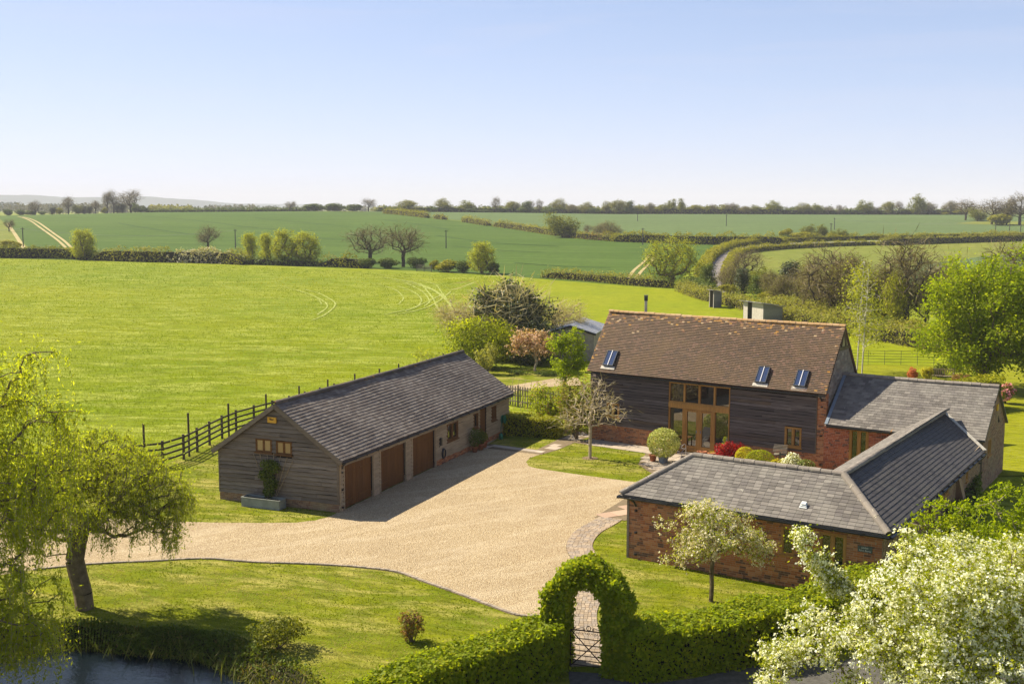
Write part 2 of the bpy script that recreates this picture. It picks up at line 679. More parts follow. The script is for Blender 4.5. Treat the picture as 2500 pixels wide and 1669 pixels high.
M_crop2 = mat_grass('wheat_leaves_far', (0.098, 0.145, 0.045), (0.112, 0.160, 0.052), (0.145, 0.190, 0.070), dryness=0.5, scale=0.26, patch=0.012, fine=1.6, rot=-0.1, bdist=0.10, bstr=0.6, streak=0.05)
M_ley = mat_grass('ley_grass', (0.150, 0.185, 0.022), (0.190, 0.205, 0.030), (0.27, 0.25, 0.07), dryness=0.4, scale=0.3, patch=0.02, fine=3.0, bdist=0.08)

def mat_gravel():
    m = NT('pea_gravel')
    g = m.geo()
    v = m.voro(g, 24.0)
    vd = m.voro(g, 24.0, 'Distance')
    v2 = m.voro(g, 9.0)
    big = m.noise(g, 0.32, 4, 0.6)
    mid = m.noise(g, 1.7, 5, 0.7)
    c = m.ramp(v, [(0.10, (0.26, 0.18, 0.09)), (0.38, (0.41, 0.31, 0.17)), (0.62, (0.51, 0.40, 0.235)), (0.9, (0.62, 0.52, 0.35))])
    c = m.mix(0.3, c, m.ramp(v2, [(0.2, (0.37, 0.27, 0.14)), (0.8, (0.56, 0.44, 0.265))]))
    c = m.mix(m.math('MULTIPLY', m.ramp(big, [(0.40, (0, 0, 0)), (0.72, (1, 1, 1))]), 0.35), c, (0.33, 0.25, 0.15))
    c = m.mix(m.math('MULTIPLY', m.ramp(mid, [(0.52, (0, 0, 0)), (0.75, (1, 1, 1))]), 0.25), c, (0.36, 0.25, 0.12))
    c = m.mix(m.math('MULTIPLY', m.ramp(vd, [(0.35, (0, 0, 0)), (0.75, (1, 1, 1))]), 0.55), c, (0.14, 0.085, 0.04))
    trk = m.noise(m.geo((0.22, 1.0, 1.0), -0.55), 0.85, 3, 0.55, 0.9)
    c = m.mix(m.math('MULTIPLY', m.ramp(trk, [(0.50, (0, 0, 0)), (0.62, (1, 1, 1)), (0.74, (0, 0, 0))]), 0.20), c, (0.60, 0.50, 0.34))
    c = m.mix(m.math('MULTIPLY', m.ramp(trk, [(0.26, (1, 1, 1)), (0.40, (0, 0, 0))]), 0.20), c, (0.27, 0.195, 0.105))
    h = m.math('SUBTRACT', 1.0, vd)
    m.principled(c, 0.9, 0.15, m.bump(h, 0.9, 0.035))
    return m.m
M_gravel = mat_gravel()
M_asphalt = mat_plain('asphalt', (0.085, 0.080, 0.070), 0.9, 0.2, 0.35, 5.0, bump=0.4)
M_lane = mat_plain('lane_asphalt', (0.21, 0.185, 0.17), 0.9, 0.2, 0.25, 0.8)
M_soil = mat_plain('bare_soil', (0.20, 0.14, 0.085), 0.95, 0.1, 0.5, 3.0, bump=0.6)
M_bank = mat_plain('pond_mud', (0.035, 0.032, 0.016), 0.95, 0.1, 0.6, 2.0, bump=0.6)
M_track = mat_plain('trodden_earth', (0.36, 0.29, 0.13), 0.95, 0.1, 0.3, 0.6)

# the land itself: one sheet to the horizon, sunk a little under the sheets that lie on it
def axis(lo, hi, fine_lo, fine_hi, step, grow):
    a = list(np.arange(fine_lo, fine_hi + 1e-6, step))
    s = step
    while a[-1] < hi:
        s *= grow
        a.append(a[-1] + s)
    s = step
    while a[0] > lo:
        s *= grow
        a.insert(0, a[0] - s)
    return np.array(a)

xs = axis(-6500, 6500, -24, 22, 0.8, 1.09)
ys = axis(-60, 11000, 18, 66, 0.8, 1.06)
X, Y = np.meshgrid(xs, ys)
Z = zt(X, Y)
yard = smooth((24 - np.abs(X + 6)) / 4) * smooth((62 - Y) / 8)
Z = Z - 0.30 * yard - 0.02
b = MB()
nx, ny = len(xs), len(ys)
ii = np.arange(nx * ny).reshape(ny, nx)
b.add(np.stack([X, Y, Z], -1).reshape(-1, 3), np.stack([ii[:-1, :-1], ii[:-1, 1:], ii[1:, 1:], ii[1:, :-1]], -1).reshape(-1, 4), 0, 0.3)
structure(b.build('ground', M_pasture, smooth_shade=True))

def inside(poly, x, y):
    poly = np.asarray(poly, float)
    x, y = np.asarray(x, float), np.asarray(y, float)
    r = np.zeros(x.shape, bool)
    j = len(poly) - 1
    for i in range(len(poly)):
        xi, yi, xj, yj = poly[i, 0], poly[i, 1], poly[j, 0], poly[j, 1]
        if yi != yj:
            r ^= ((yi > y) != (yj > y)) & (x < (xj - xi) * (y - yi) / (yj - yi) + xi)
        j = i
    return r

def densify(poly, step, closed=True):
    poly = [np.asarray(p, float)[:2] for p in poly]
    out = []
    n = len(poly)
    for i in range(n if closed else n - 1):
        p, q = poly[i], poly[(i + 1) % n]
        k = max(1, int(math.ceil(np.linalg.norm(q - p) / step)))
        for t in range(k):
            out.append(p + (q - p) * t / k)
    if not closed:
        out.append(poly[-1])
    return np.array(out)

def spline(pts, step):
    """Catmull-Rom through the points, resampled"""
    pts = [np.asarray(p, float)[:2] for p in pts]
    P = [2 * pts[0] - pts[1]] + pts + [2 * pts[-1] - pts[-2]]
    out = []
    for i in range(1, len(P) - 2):
        a, b_, c, d = P[i - 1], P[i], P[i + 1], P[i + 2]
        k = max(2, int(np.linalg.norm(c - b_) / step))
        for t in np.arange(k) / k:
            out.append(.5 * (2 * b_ + (c - a) * t + (2 * a - 5 * b_ + 4 * c - d) * t * t + (3 * b_ - a - 3 * c + d) * t ** 3))
    out.append(P[-2])
    return np.array(out)

def resample(p, n):
    s = np.concatenate([[0], np.cumsum(np.linalg.norm(np.diff(p, axis=0), axis=1))])
    t = np.linspace(0, s[-1], n)
    return np.column_stack([np.interp(t, s, p[:, 0]), np.interp(t, s, p[:, 1])])

def drape(name, poly, mat, dz, step, edge=None, wob=0.0):
    """a sheet laid over the land"""
    bd = densify(poly, edge or step)
    if wob:
        rg = np.random.default_rng(len(bd))
        bd = bd + rg.normal(0, wob, bd.shape)
    lo, hi = bd.min(0), bd.max(0)
    gx, gy = np.meshgrid(np.arange(lo[0], hi[0], step), np.arange(lo[1], hi[1], step))
    gx, gy = gx.ravel() + 0.013, gy.ravel() + 0.017
    k = inside(bd, gx, gy)
    gx, gy = gx[k], gy[k]
    pts = [Vector(p) for p in bd] + [Vector((a, c)) for a, c in zip(gx, gy)]
    n = len(bd)
    vo, _, fo, _, _, _ = delaunay_2d_cdt(pts, [(i, (i + 1) % n) for i in range(n)], [list(range(n))], 1, 1e-5)
    v = np.array([(p.x, p.y) for p in vo])
    z = zt(v[:, 0], v[:, 1]) + dz
    m = MB()
    f = np.array([list(t)[:3] for t in fo if len(t) == 3])
    e1, e2 = v[f[:, 1]] - v[f[:, 0]], v[f[:, 2]] - v[f[:, 0]]
    ar = e1[:, 0] * e2[:, 1] - e1[:, 1] * e2[:, 0]
    f[ar < 0] = f[ar < 0][:, ::-1]
    m.add(np.column_stack([v, z]), f, 0, 0.5)
    return structure(m.build(name, mat, smooth_shade=True))

def band(path, w0, w1=None):
    """polygon of a strip along a path"""
    p = np.asarray(path, float)[:, :2]
    d = np.gradient(p, axis=0)
    d /= np.linalg.norm(d, axis=1, keepdims=True)
    nrm = np.stack([-d[:, 1], d[:, 0]], 1)
    w = np.linspace(w0, w1 if w1 is not None else w0, len(p))[:, None]
    return np.vstack([p + nrm * w / 2, (p - nrm * w / 2)[::-1]])

def A(*l):
    return [at(*p) for p in l]

def AD(*l):
    return [atd(*p) for p in l]

# --- far land
mid_hedge_line = AD((-420, 590), (-60, 592), (0, 592), (230, 598), (400, 602), (560, 607), (740, 613), (840, 616), (955, 621), (1050, 627), (1140, 630))
drape('wheat_field', [(-420, 330)] + [tuple(p[:2]) for p in mid_hedge_line] + [tuple(p[:2]) for p in AD((1260, 641), (1400, 651), (1490, 659), (1560, 640), (1600, 600), (1640, 562), (1500, 556), (1420, 553), (1280, 541), (1135, 517), (1055, 507), (980, 500), (880, 488))] + [(-130, 712), (-420, 712)], M_crop, 0.03, 14.0)
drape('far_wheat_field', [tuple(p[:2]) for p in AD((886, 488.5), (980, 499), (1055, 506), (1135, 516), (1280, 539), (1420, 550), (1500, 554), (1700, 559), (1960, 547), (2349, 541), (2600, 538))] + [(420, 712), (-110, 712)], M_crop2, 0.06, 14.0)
drape('ley_field', [tuple(p[:2]) for p in AD((1665, 640), (1690, 585), (1760, 574), (1900, 566), (2349, 554), (2600, 550), (2700, 640), (2420, 660), (2100, 700), (1800, 690))], M_ley, 0.03, 10.0)
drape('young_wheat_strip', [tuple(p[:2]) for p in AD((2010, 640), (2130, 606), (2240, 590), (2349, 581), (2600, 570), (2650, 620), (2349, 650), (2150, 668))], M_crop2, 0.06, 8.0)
drape('left_headland', [tuple(p[:2]) for p in AD((-420, 498), (-80, 500), (0, 503), (18, 520), (40, 545), (68, 570), (80, 590), (-90, 590), (-420, 588))], M_ley, 0.07, 9.0)
drape('field_corner', [tuple(p[:2]) for p in AD((2190, 513), (2240, 508), (2349, 509), (2500, 511), (2500, 519), (2349, 518))], M_ley, 0.10, 9.0)
drape('paddock', [tuple(p[:2]) for p in AD((1090, 640), (1270, 644), (1400, 654), (1495, 662), (1560, 668), (1640, 694), (1780, 728), (1960, 765), (2150, 792), (2500, 850))] + [(60, 84), (38, 79), (20, 80), (8, 88), (-1, 98), (-3, 130)], M_paddock, 0.02, 5.0)
drape('garden_lawn', [(17, 74), (22, 90.5), (28.4, 95.3), (34.8, 94.6), (60, 92.5), (60, 60), (22, 55), (19, 60)], M_mown, 0.03, 3.0)
lane = spline(AD((1652, 672), (1634, 660), (1634, 645), (1642, 622), (1658, 590), (1676, 575), (1710, 568), (1780, 561), (1900, 556.5), (2120, 551.5), (2349, 547.5), (2560, 545)), 4.0)
drape('country_lane', band(lane, 4.2), M_lane, 0.10, 3.0)
drape('lane_junction', [tuple(p[:2]) for p in AD((1592, 660), (1640, 656), (1688, 668), (1650, 677), (1612, 672))], M_lane, 0.12, 3.0)
for k, q in enumerate((((1490, 585), (1478, 600), (1455, 620), (1440, 640)), ((1502, 587), (1492, 602), (1472, 622), (1458, 640)))):
    drape('farm_track', band(spline(AD(*q), 3.0), 0.7), M_track, 0.09, 2.0)
for q in (((40, 497), (75, 510), (110, 535), (140, 558), (172, 588)), ((52, 498), (90, 512), (125, 537), (152, 557), (184, 588))):
    drape('farm_track', band(spline(AD(*q), 4.0), 0.9), M_track, 0.09, 3.0)
drape('farm_track', band(spline(AD((18, 512), (38, 543), (52, 565), (72, 588)), 4.0), 1.2), M_track, 0.11, 3.0)

TRACKS = []
M_wheel = mat_grass('wheel_marked_grass', (0.30, 0.345, 0.06), (0.34, 0.38, 0.08), (0.47, 0.48, 0.17), dryness=0.75, scale=0.7, fine=6.0, bdist=0.05)
for q, w in ((((690, 662), (730, 672), (763, 690), (768, 702), (745, 722), (715, 735)), 0.5), (((675, 664), (715, 677), (745, 693), (750, 705), (728, 722)), 0.5),
             (((880, 636), (950, 648), (1000, 668), (1030, 695), (1046, 735)), 0.75), (((900, 643), (960, 655), (1005, 672), (1040, 703)), 0.6),
             (((1035, 668), (1000, 695), (960, 711), (905, 722)), 0.6), (((1020, 672), (985, 690), (940, 708), (880, 722)), 0.5), (((965, 650), (990, 680), (1010, 715), (1048, 752)), 0.6),
             (((760, 621), (850, 628), (950, 640), (1010, 655)), 0.5), (((930, 648), (968, 668), (985, 690), (975, 702)), 0.45), (((1000, 652), (1020, 680), (1045, 712), (1052, 740)), 0.5), (((845, 632), (930, 645), (985, 662), (1022, 688), (1044, 722)), 0.5), (((910, 655), (945, 668), (966, 685), (958, 702), (930, 714)), 0.45), (((862, 650), (905, 664), (925, 682), (915, 698)), 0.4), (((640, 655), (690, 668), (725, 682), (738, 697)), 0.35)):
    TRACKS.append(band(resample(spline(AD(*q), .6), 70), w * .45))
    drape('wheel_tracks', TRACKS[-1], M_wheel, 0.035, 1.5, wob=0.04)
M_tram = mat_grass('tramline_wheat', (0.034, 0.070, 0.016), (0.036, 0.075, 0.018), (0.05, 0.09, 0.03), scale=0.3)
for q in (((330, 497), (420, 503), (560, 520), (640, 527)), ((270, 512), (340, 524), (430, 537), (480, 540)), ((225, 575), (300, 588), (345, 596)), ((585, 500), (700, 511), (800, 520)), ((690, 543), (760, 549), (830, 553)), ((1000, 540), (1120, 556), (1280, 566)), ((1180, 603), (1290, 611), (1400, 615)), ((1040, 565), (1150, 575), (1250, 579)), ((540, 560), (590, 567), (640, 572)), ((880, 505), (960, 515), (1030, 527))):
    drape('tramline', band(spline(AD(*q), 8.0), 1.0), M_tram, 0.08, 4.0)

# --- the yard
yard_lawn = [(-30, 12), (26, 12), (24, 30), (20, 45), (17, 52), (6, 66), (2, 69), (-1, 75), (-4, 70), (-10, 67), (-16.3, 65), (-17.6, 57), (-20.4, 55.5), (-30, 52)]
drape('lawn', yard_lawn, M_lawn, 0.0, 0.7)
drape('rear_lawn', [(-2.5, 92), (-2.2, 80), (3.4, 78), (4.8, 84), (3.0, 92)], M_lawn, 0.03, 1.0)
drape('rear_gravel', [(-2.5, 83.0), (0, 83.6), (3.4, 87.3), (5.0, 87.6), (5.2, 83.8), (3.2, 83.2), (1.2, 82.0), (-1.6, 79.0), (-3.2, 80)], M_gravel, 0.04, 1.0)
gw = [tuple(FG.p(a, 0.3)[:2]) for a in (0.3, 5, 10, 15, 18.8)]
drive_south = [(1.89, 35.6), (0.93, 35.75), (0.23, 35.82), (-0.53, 36.55), (-1.89, 38.01), (-3.04, 39.16), (-4.07, 40.2), (-5.43, 40.74), (-7.2, 41.1), (-9.55, 41.36), (-11.39, 41.75), (-13.2, 41.45), (-15.2, 41.1), (-17.2, 40.4), (-20, 38.6), (-30, 34)]
drive_north = [(-30, 50.2), (-21.95, 48.6), (-17.84, 47.48), (-13.99, 46.83), (-12.15, 46.71), (-10.33, 46.66), (-8.9, 46.72), (-8.2, 47.05), (-7.7, 47.6)]
path_left = [(5.01, 50.31), (3.59, 47.47), (2.55, 45.49), (2.15, 43.84), (2.12, 42.64), (2.3, 41.2), (2.25, 39.0), (2.15, 37.22), (1.95, 35.4), (1.66, 31.7)]
path_right = [(5.75, 50.0), (4.6, 47.17), (3.59, 45.31), (3.14, 43.67), (3.17, 42.48), (3.3, 41.2), (3.22, 39.2), (3.02, 37.4), (2.72, 35.6), (2.72, 31.7)]
drape('gravel_drive', drive_north + gw + [(-1.59, 61.71), (1.48, 60.07), (0.93, 59.2), (0.72, 58.2), (0.86, 57.3), (1.25, 56.8), (2.86, 55.73), (5.9, 53.9), (6.2, 52.5)] + path_left[:-1] + drive_south, M_gravel, 0.008, 0.8, edge=0.35, wob=0.012)
drape('asphalt_drive', [(1.60, 31.35), (2.85, 31.15), (3.13, 30.7), (3.97, 30.53), (5.11, 30.89), (6.32, 31.54), (7.12, 31.83), (8.88, 32.12), (14, 33), (16, 28), (14, 20), (1.70, 20)], M_asphalt, 0.006, 0.8)
drape('soil_bed', [FB.p(8.7, -0.1)[:2], FB.p(13.6, -0.1)[:2], FB.p(13.3, -1.5)[:2], FB.p(9.2, -1.5)[:2]], M_soil, 0.030, 0.5)
ang = np.linspace(0, 2 * PI, 25)[:-1]
drape('tree_bed', [(4.07 + 0.42 * math.cos(t), 59.18 + 0.42 * math.sin(t)) for t in ang], M_soil, 0.012, 0.2)

# pond: bank and water
def pond_ring(k, n=72):
    out = []
    for t in np.linspace(0, 2 * PI, n + 1)[:-1]:
        r = k
        w = 1 + 0.05 * math.sin(3 * t + 1) + 0.035 * math.sin(7 * t)
        u, v = POND_R[0] * r * w * math.cos(t), POND_R[1] * r * w * math.sin(t)
        c, s = math.cos(POND_A), math.sin(POND_A)
        out.append((POND_C[0] + u * c - v * s, POND_C[1] + u * s + v * c))
    return out
drape('pond_bank', pond_ring(1.27), M_bank, 0.02, 0.4, wob=0.05)  # dark mud, spread wider to carry the trees' shade as well
def mat_water():
    m = NT('pond_water')
    g = m.geo((1.0, 2.2, 1.0), 0.35)
    n = m.noise(g, 3.2, 4, 0.6, 0.5)
    n2 = m.noise(g, 9.0, 3, 0.6)
    h = m.math('ADD', n, m.math('MULTIPLY', n2, 0.4))
    p = m.principled((0.005, 0.009, 0.012), 0.06, 0.5, m.bump(h, 0.30, 0.05))
    p.inputs['IOR'].default_value = 1.33
    return m.m
b = MB()
rg_ = np.array(pond_ring(1.08))
b.add(np.vstack([np.column_stack([rg_, np.full(72, POND_Z)]), [[POND_C[0], POND_C[1], POND_Z]]]), [[i, (i + 1) % 72, 72] for i in range(72)], 0, .5)
structure(b.build('water', mat_water()))

# paving: paver path
M_paver = mat_piece('paver_stone', [(0.31, 0.235, 0.155), (0.38, 0.295, 0.20), (0.32, 0.26, 0.195), (0.41, 0.315, 0.215), (0.28, 0.225, 0.17), (0.36, 0.265, 0.17)], grain=14, spots=())
M_joint = mat_plain('sand_joint', (0.18, 0.135, 0.08), 0.95, 0.1)
PL, PR = spline(path_left, 0.2), spline(path_right, 0.2)
NR = 92
PL, PR = resample(PL, NR), resample(PR, NR)
b = MB()
vv = np.vstack([np.column_stack([PL, np.full(NR, 0.013)]), np.column_stack([PR, np.full(NR, 0.013)])])
b.add(vv, [[i, i + NR, i + NR + 1, i + 1] for i in range(NR - 1)], 0, .5)
path_o = structure(b.build('paver_path', M_joint))
Ms = []
rg = np.random.default_rng(3)
def flat_M(p, ex, w, l, h, z):
    ex = np.append(ex / np.linalg.norm(ex), 0)
    ey = np.cross([0, 0, 1.0], ex)
    M = np.eye(4)
    M[:3, 0], M[:3, 1], M[:3, 2], M[:3, 3] = ex * w, ey * l, [0, 0, h], (p[0], p[1], z)
    return M
for i in range(NR - 1):
    if i < 14:
        continue
    l0, r0, l1, r1 = PL[i], PR[i], PL[i + 1], PR[i + 1]
    cl, cr = (l0 + l1) / 2, (r0 + r1) / 2
    step = np.linalg.norm((l1 + r1) / 2 - (l0 + r0) / 2)
    nb = 6
    edges = np.linspace(0, 1, nb + 1) + np.concatenate([[0], rg.normal(0, 0.02, nb - 1) + (0.08 if i % 2 else -0.06), [0]])
    for k in range(nb):
        u0, u1 = edges[k], edges[k + 1]
        c = cl + (cr - cl) * (u0 + u1) / 2
        w = np.linalg.norm(cr - cl) * (u1 - u0)
        Ms.append(flat_M(c, cr - cl, w - 0.014, step - 0.014, 0.05, 0.022 + rg.uniform(-.003, .003) - 0.02))
pieces(path_o, 'paver', Ms, M_paver, 300, 'paver_mass')

# kerb of setts along the south edge of the drive
ks = spline(drive_south[:14], 0.1)
ks = resample(ks, 118)
b = MB()
bb = band(ks, 0.16)
n_ = len(ks)
b.add(np.column_stack([bb, np.full(len(bb), 0.012)]), [[i, i + 1, 2 * n_ - 2 - i, 2 * n_ - 1 - i] for i in range(n_ - 1)], 0, .5)
ko = structure(b.build('drive_kerb', M_joint))
M_sett = mat_piece('kerb_sett', [(0.26, 0.21, 0.155), (0.33, 0.27, 0.20), (0.38, 0.30, 0.22)], grain=14)
Ms = [flat_M((ks[i] + ks[i + 1]) / 2, ks[i + 1] - ks[i], np.linalg.norm(ks[i + 1] - ks[i]) - 0.012, 0.11, 0.10, 0.0 + rg.uniform(-.006, .006)) for i in range(n_ - 1)]
pieces(ko, 'sett', Ms, M_sett, 300)

# stone slabs: path from the side door, strip along the barn, terrace
M_slab = mat_piece('sandstone_slab', [(0.40, 0.33, 0.25), (0.46, 0.38, 0.29), (0.36, 0.30, 0.24), (0.50, 0.41, 0.31), (0.43, 0.34, 0.25)], grain=8, gvar=0.25, stain=(0.28, 0.23, 0.17))
M_pinkslab = mat_piece('pink_slab', [(0.44, 0.29, 0.19), (0.48, 0.33, 0.22), (0.40, 0.27, 0.18)], grain=8, gvar=0.25)
def slab_area(name, poly, fr, su, sv, mat, z=0.016):
    poly = np.array([np.asarray(p)[:2] for p in poly])
    bd = poly
    m = MB()
    c = bd.mean(0)
    drape_o = drape(name, poly, M_joint, z - 0.004, 0.8)
    loc = (poly - fr.o[:2]) @ np.stack([fr.ex[:2], fr.ey[:2]], 1)
    Ms = []
    v = loc[:, 1].min()
    row = 0
    while v < loc[:, 1].max():
        h = sv * rg.choice([0.8, 1.0, 1.2])
        u = loc[:, 0].min() - rg.uniform(0, su)
        while u < loc[:, 0].max():
            w = su * rg.choice([0.7, 1.0, 1.35])
            ctr = fr.p(u + w / 2, v + h / 2)
            cs = np.array([fr.p(u + w * a_, v + h * b_)[:2] for a_, b_ in ((.15, .15), (.85, .15), (.85, .85), (.15, .85))])
            if inside(poly, cs[:, 0], cs[:, 1]).all():
                Ms.append(flat_M(ctr, fr.ex[:2], w - 0.018, h - 0.018, 0.05, z - 0.018 + rg.uniform(-.004, .004)))
            u += w
        v += h
    pieces(drape_o, 'slab', Ms, mat, 300)
    return drape_o
slab_area('slab_path', [(-1.9, 61.85), (1.55, 60.0), (2.5, 61.3), (4.1, 64.3), (4.9, 65.6), (3.9, 66.2), (3.0, 64.9), (1.35, 61.25), (-1.2, 62.75)], FE, 0.75, 0.62, M_slab)
slab_area('terrace', [FB.p(0.4, 0.1), FB.p(13.5, 0.1), FB.p(13.6, -6.5), FB.p(9.6, -7.4), FB.p(5.6, -3.9), FB.p(4.6, -1.3), FB.p(-0.4, -1.3)], FB, 0.8, 0.62, M_slab, 0.020)
slab_area('slab_crossing', [(3.45, 47.55), (4.75, 47.1), (6.2, 50.0), (6.3, 52.4), (5.5, 51.6)], FE.sub(0, 0, 1.1), 0.7, 0.6, M_pinkslab, 0.018)
# ================================================================== buildings
BRICKS = [(0.44, 0.155, 0.055), (0.54, 0.215, 0.080), (0.36, 0.120, 0.046), (0.58, 0.27, 0.12), (0.28, 0.105, 0.050), (0.48, 0.175, 0.062), (0.12, 0.062, 0.042), (0.52, 0.22, 0.085), (0.40, 0.14, 0.05)]
M_brick = mat_piece('old_red_brick', BRICKS, grain=22, gvar=0.4, stain=(0.36, 0.20, 0.10), stain_scale=1.1)
M_brick2 = mat_piece('bright_red_brick', [(0.42, 0.115, 0.050), (0.47, 0.15, 0.07), (0.36, 0.09, 0.042), (0.50, 0.18, 0.09), (0.30, 0.085, 0.045), (0.12, 0.06, 0.045), (0.44, 0.13, 0.055)], grain=22, gvar=0.35)
M_brick3 = mat_piece('weathered_brick', [(0.27, 0.15, 0.085), (0.31, 0.19, 0.11), (0.22, 0.12, 0.07), (0.34, 0.21, 0.12), (0.26, 0.13, 0.07), (0.16, 0.09, 0.06)], grain=22, gvar=0.4, spots=(((0.50, 0.25, 0.02), 0.70, 1.3),), stain=(0.30, 0.24, 0.12))
M_mortar = mat_plain('lime_mortar', (0.42, 0.32, 0.21), 0.95, 0.1)
M_mortar_pale = mat_plain('pale_mortar', (0.46, 0.36, 0.28), 0.95, 0.1)
M_black = mat_plain('black_gutter', (0.012, 0.014, 0.017), 0.35, 0.5)
M_lead = mat_plain('lead_flashing', (0.16, 0.20, 0.24), 0.5, 0.4, 0.2)
M_oak = mat_wood('golden_oak', FB.theta, [(0.40, 0.205, 0.055), (0.47, 0.25, 0.07)])
M_oakv = mat_wood('golden_oak_upright', FB.theta, [(0.40, 0.205, 0.055), (0.47, 0.25, 0.07)], vertical=True)
M_glass = mat_glass('window_glass')
M_glass2 = mat_glass('big_window_glass', (0.016, 0.016, 0.013), 2.6)
M_glass3 = mat_glass('roof_window_glass', (0.014, 0.028, 0.075), 2.3)  # blue tint stands in for the reflected sky
M_dark = mat_plain('gap_shade', (0.02, 0.018, 0.016), 0.9, 0.1)  # near-black colour stands in for shade in board gaps and openings
M_ridge = mat_piece('ridge_tile_grey', [(0.21, 0.18, 0.145), (0.26, 0.22, 0.18), (0.30, 0.255, 0.205)], grain=14, gvar=0.5, spots=(((0.45, 0.40, 0.28), 0.64, 7.0), ((0.42, 0.20, 0.03), 0.72, 2.2)))
M_ridge_g = mat_piece('ridge_tile_mossy', [(0.080, 0.066, 0.052), (0.11, 0.088, 0.066), (0.14, 0.105, 0.075)], grain=14, gvar=0.5, spots=(((0.32, 0.155, 0.03), 0.63, 3.0), ((0.06, 0.065, 0.02), 0.58, 5.0)))
M_ridge_b = mat_piece('ridge_tile_ochre', [(0.42, 0.27, 0.14), (0.50, 0.34, 0.18), (0.46, 0.28, 0.12)], grain=14, gvar=0.4, spots=(((0.50, 0.24, 0.03), 0.62, 3.0), ((0.20, 0.13, 0.08), 0.62, 6.0)))
M_slate = mat_piece('grey_slate', [(0.125, 0.110, 0.094), (0.175, 0.155, 0.132), (0.145, 0.128, 0.110), (0.225, 0.20, 0.170), (0.16, 0.142, 0.124), (0.195, 0.172, 0.146), (0.135, 0.118, 0.105)], 0.75, 0.2, grain=12, gvar=0.3,
                    spots=(((0.42, 0.18, 0.03), 0.735, 1.7), ((0.33, 0.31, 0.24), 0.70, 5.0)), stain=(0.235, 0.215, 0.18), stain_scale=0.8)
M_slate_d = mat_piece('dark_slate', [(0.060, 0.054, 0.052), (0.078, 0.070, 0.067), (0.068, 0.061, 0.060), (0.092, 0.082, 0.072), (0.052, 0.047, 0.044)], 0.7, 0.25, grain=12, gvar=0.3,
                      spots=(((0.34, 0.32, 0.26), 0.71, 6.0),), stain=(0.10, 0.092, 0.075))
M_slate_g = mat_piece('brown_grey_tile', [(0.150, 0.120, 0.096), (0.198, 0.163, 0.131), (0.166, 0.136, 0.112), (0.246, 0.208, 0.168), (0.132, 0.109, 0.090), (0.186, 0.156, 0.129)], 0.8, 0.15, grain=14, gvar=0.35,
                      spots=(((0.26, 0.24, 0.20), 0.70, 5.0), ((0.36, 0.16, 0.035), 0.785, 1.1)), stain=(0.21, 0.18, 0.15), stain_scale=1.0)
M_clay = mat_piece('clay_roof_tile', [(0.126, 0.080, 0.047), (0.151, 0.096, 0.057), (0.109, 0.072, 0.045), (0.168, 0.105, 0.064), (0.134, 0.086, 0.052), (0.105, 0.072, 0.050), (0.141, 0.091, 0.050), (0.202, 0.120, 0.080), (0.122, 0.081, 0.047), (0.134, 0.088, 0.054), (0.116, 0.076, 0.045), (0.160, 0.095, 0.063)], grain=16, gvar=0.45,
                   spots=(((0.46, 0.24, 0.04), 0.755, 0.9), ((0.44, 0.37, 0.27), 0.735, 9.0)), stain=(0.15, 0.095, 0.045), stain_scale=0.6)
M_clay_lichen = mat_piece('lichened_roof_tile', [(0.30, 0.17, 0.075), (0.40, 0.22, 0.06), (0.27, 0.15, 0.085), (0.45, 0.32, 0.18), (0.23, 0.12, 0.07), (0.40, 0.19, 0.035)], grain=14, gvar=0.45, spots=(((0.50, 0.25, 0.03), 0.62, 2.0), ((0.46, 0.38, 0.26), 0.62, 4.0)))
M_barge = mat_wood('weathered_barge', FG.theta + PI / 2, [(0.17, 0.135, 0.095), (0.23, 0.19, 0.14)])

class Wall:
    """vertical wall face: s along it, z up; outwards is the side to be seen"""
    def __init__(w, origin, along):
        w.o = np.asarray(origin, float)
        w.al = np.asarray(along, float)
        w.al = w.al / np.linalg.norm(w.al)
        w.inw = np.cross([0, 0, 1.0], w.al)

    def p(w, s, z, out=0.0):
        return w.o + w.al * s + np.array([0, 0, z]) - w.inw * out

    def M(w, s0, s1, z0, z1, o0, o1):
        """box between s0..s1, z0..z1 and o0..o1 (outwards)"""
        M = np.eye(4)
        M[:3, 0] = w.al * (s1 - s0)
        M[:3, 1] = w.inw * (o1 - o0)
        M[:3, 2] = [0, 0, z1 - z0]
        M[:3, 3] = w.p((s0 + s1) / 2, (z0 + z1) / 2, (o0 + o1) / 2)
        return M

def cut(s0, s1, z0, z1, holes):
    """intervals of s0..s1 that no hole overlaps at the height z0..z1"""
    iv = [(s0, s1)]
    for (h0, h1, g0, g1) in holes:
        if g0 < z1 - 0.012 and g1 > z0 + 0.012:
            nx_ = []
            for a, c in iv:
                if h1 <= a or h0 >= c:
                    nx_.append((a, c))
                else:
                    if h0 - a > 0.02:
                        nx_.append((a, h0))
                    if c - h1 > 0.02:
                        nx_.append((h1, c))
            iv = nx_
    return iv

def wall_core(m, w, s0, s1, z0, z1, holes, thick=0.24, out=0.0, mat=0):
    ss = sorted({s0, s1} | {h for q in holes for h in q[:2] if s0 < h < s1})
    for a, c in zip(ss[:-1], ss[1:]):
        zz = sorted({z0, z1} | {h for q in holes if q[0] < c - 1e-6 and q[1] > a + 1e-6 for h in q[2:] if z0 < h < z1})
        for e, f in zip(zz[:-1], zz[1:]):
            mid = ((a + c) / 2, (e + f) / 2)
            if any(q[0] < mid[0] < q[1] and q[2] < mid[1] < q[3] for q in holes):
                continue
            m.boxes(w.M(a, c, e, f, out - thick, out)[None], mat)

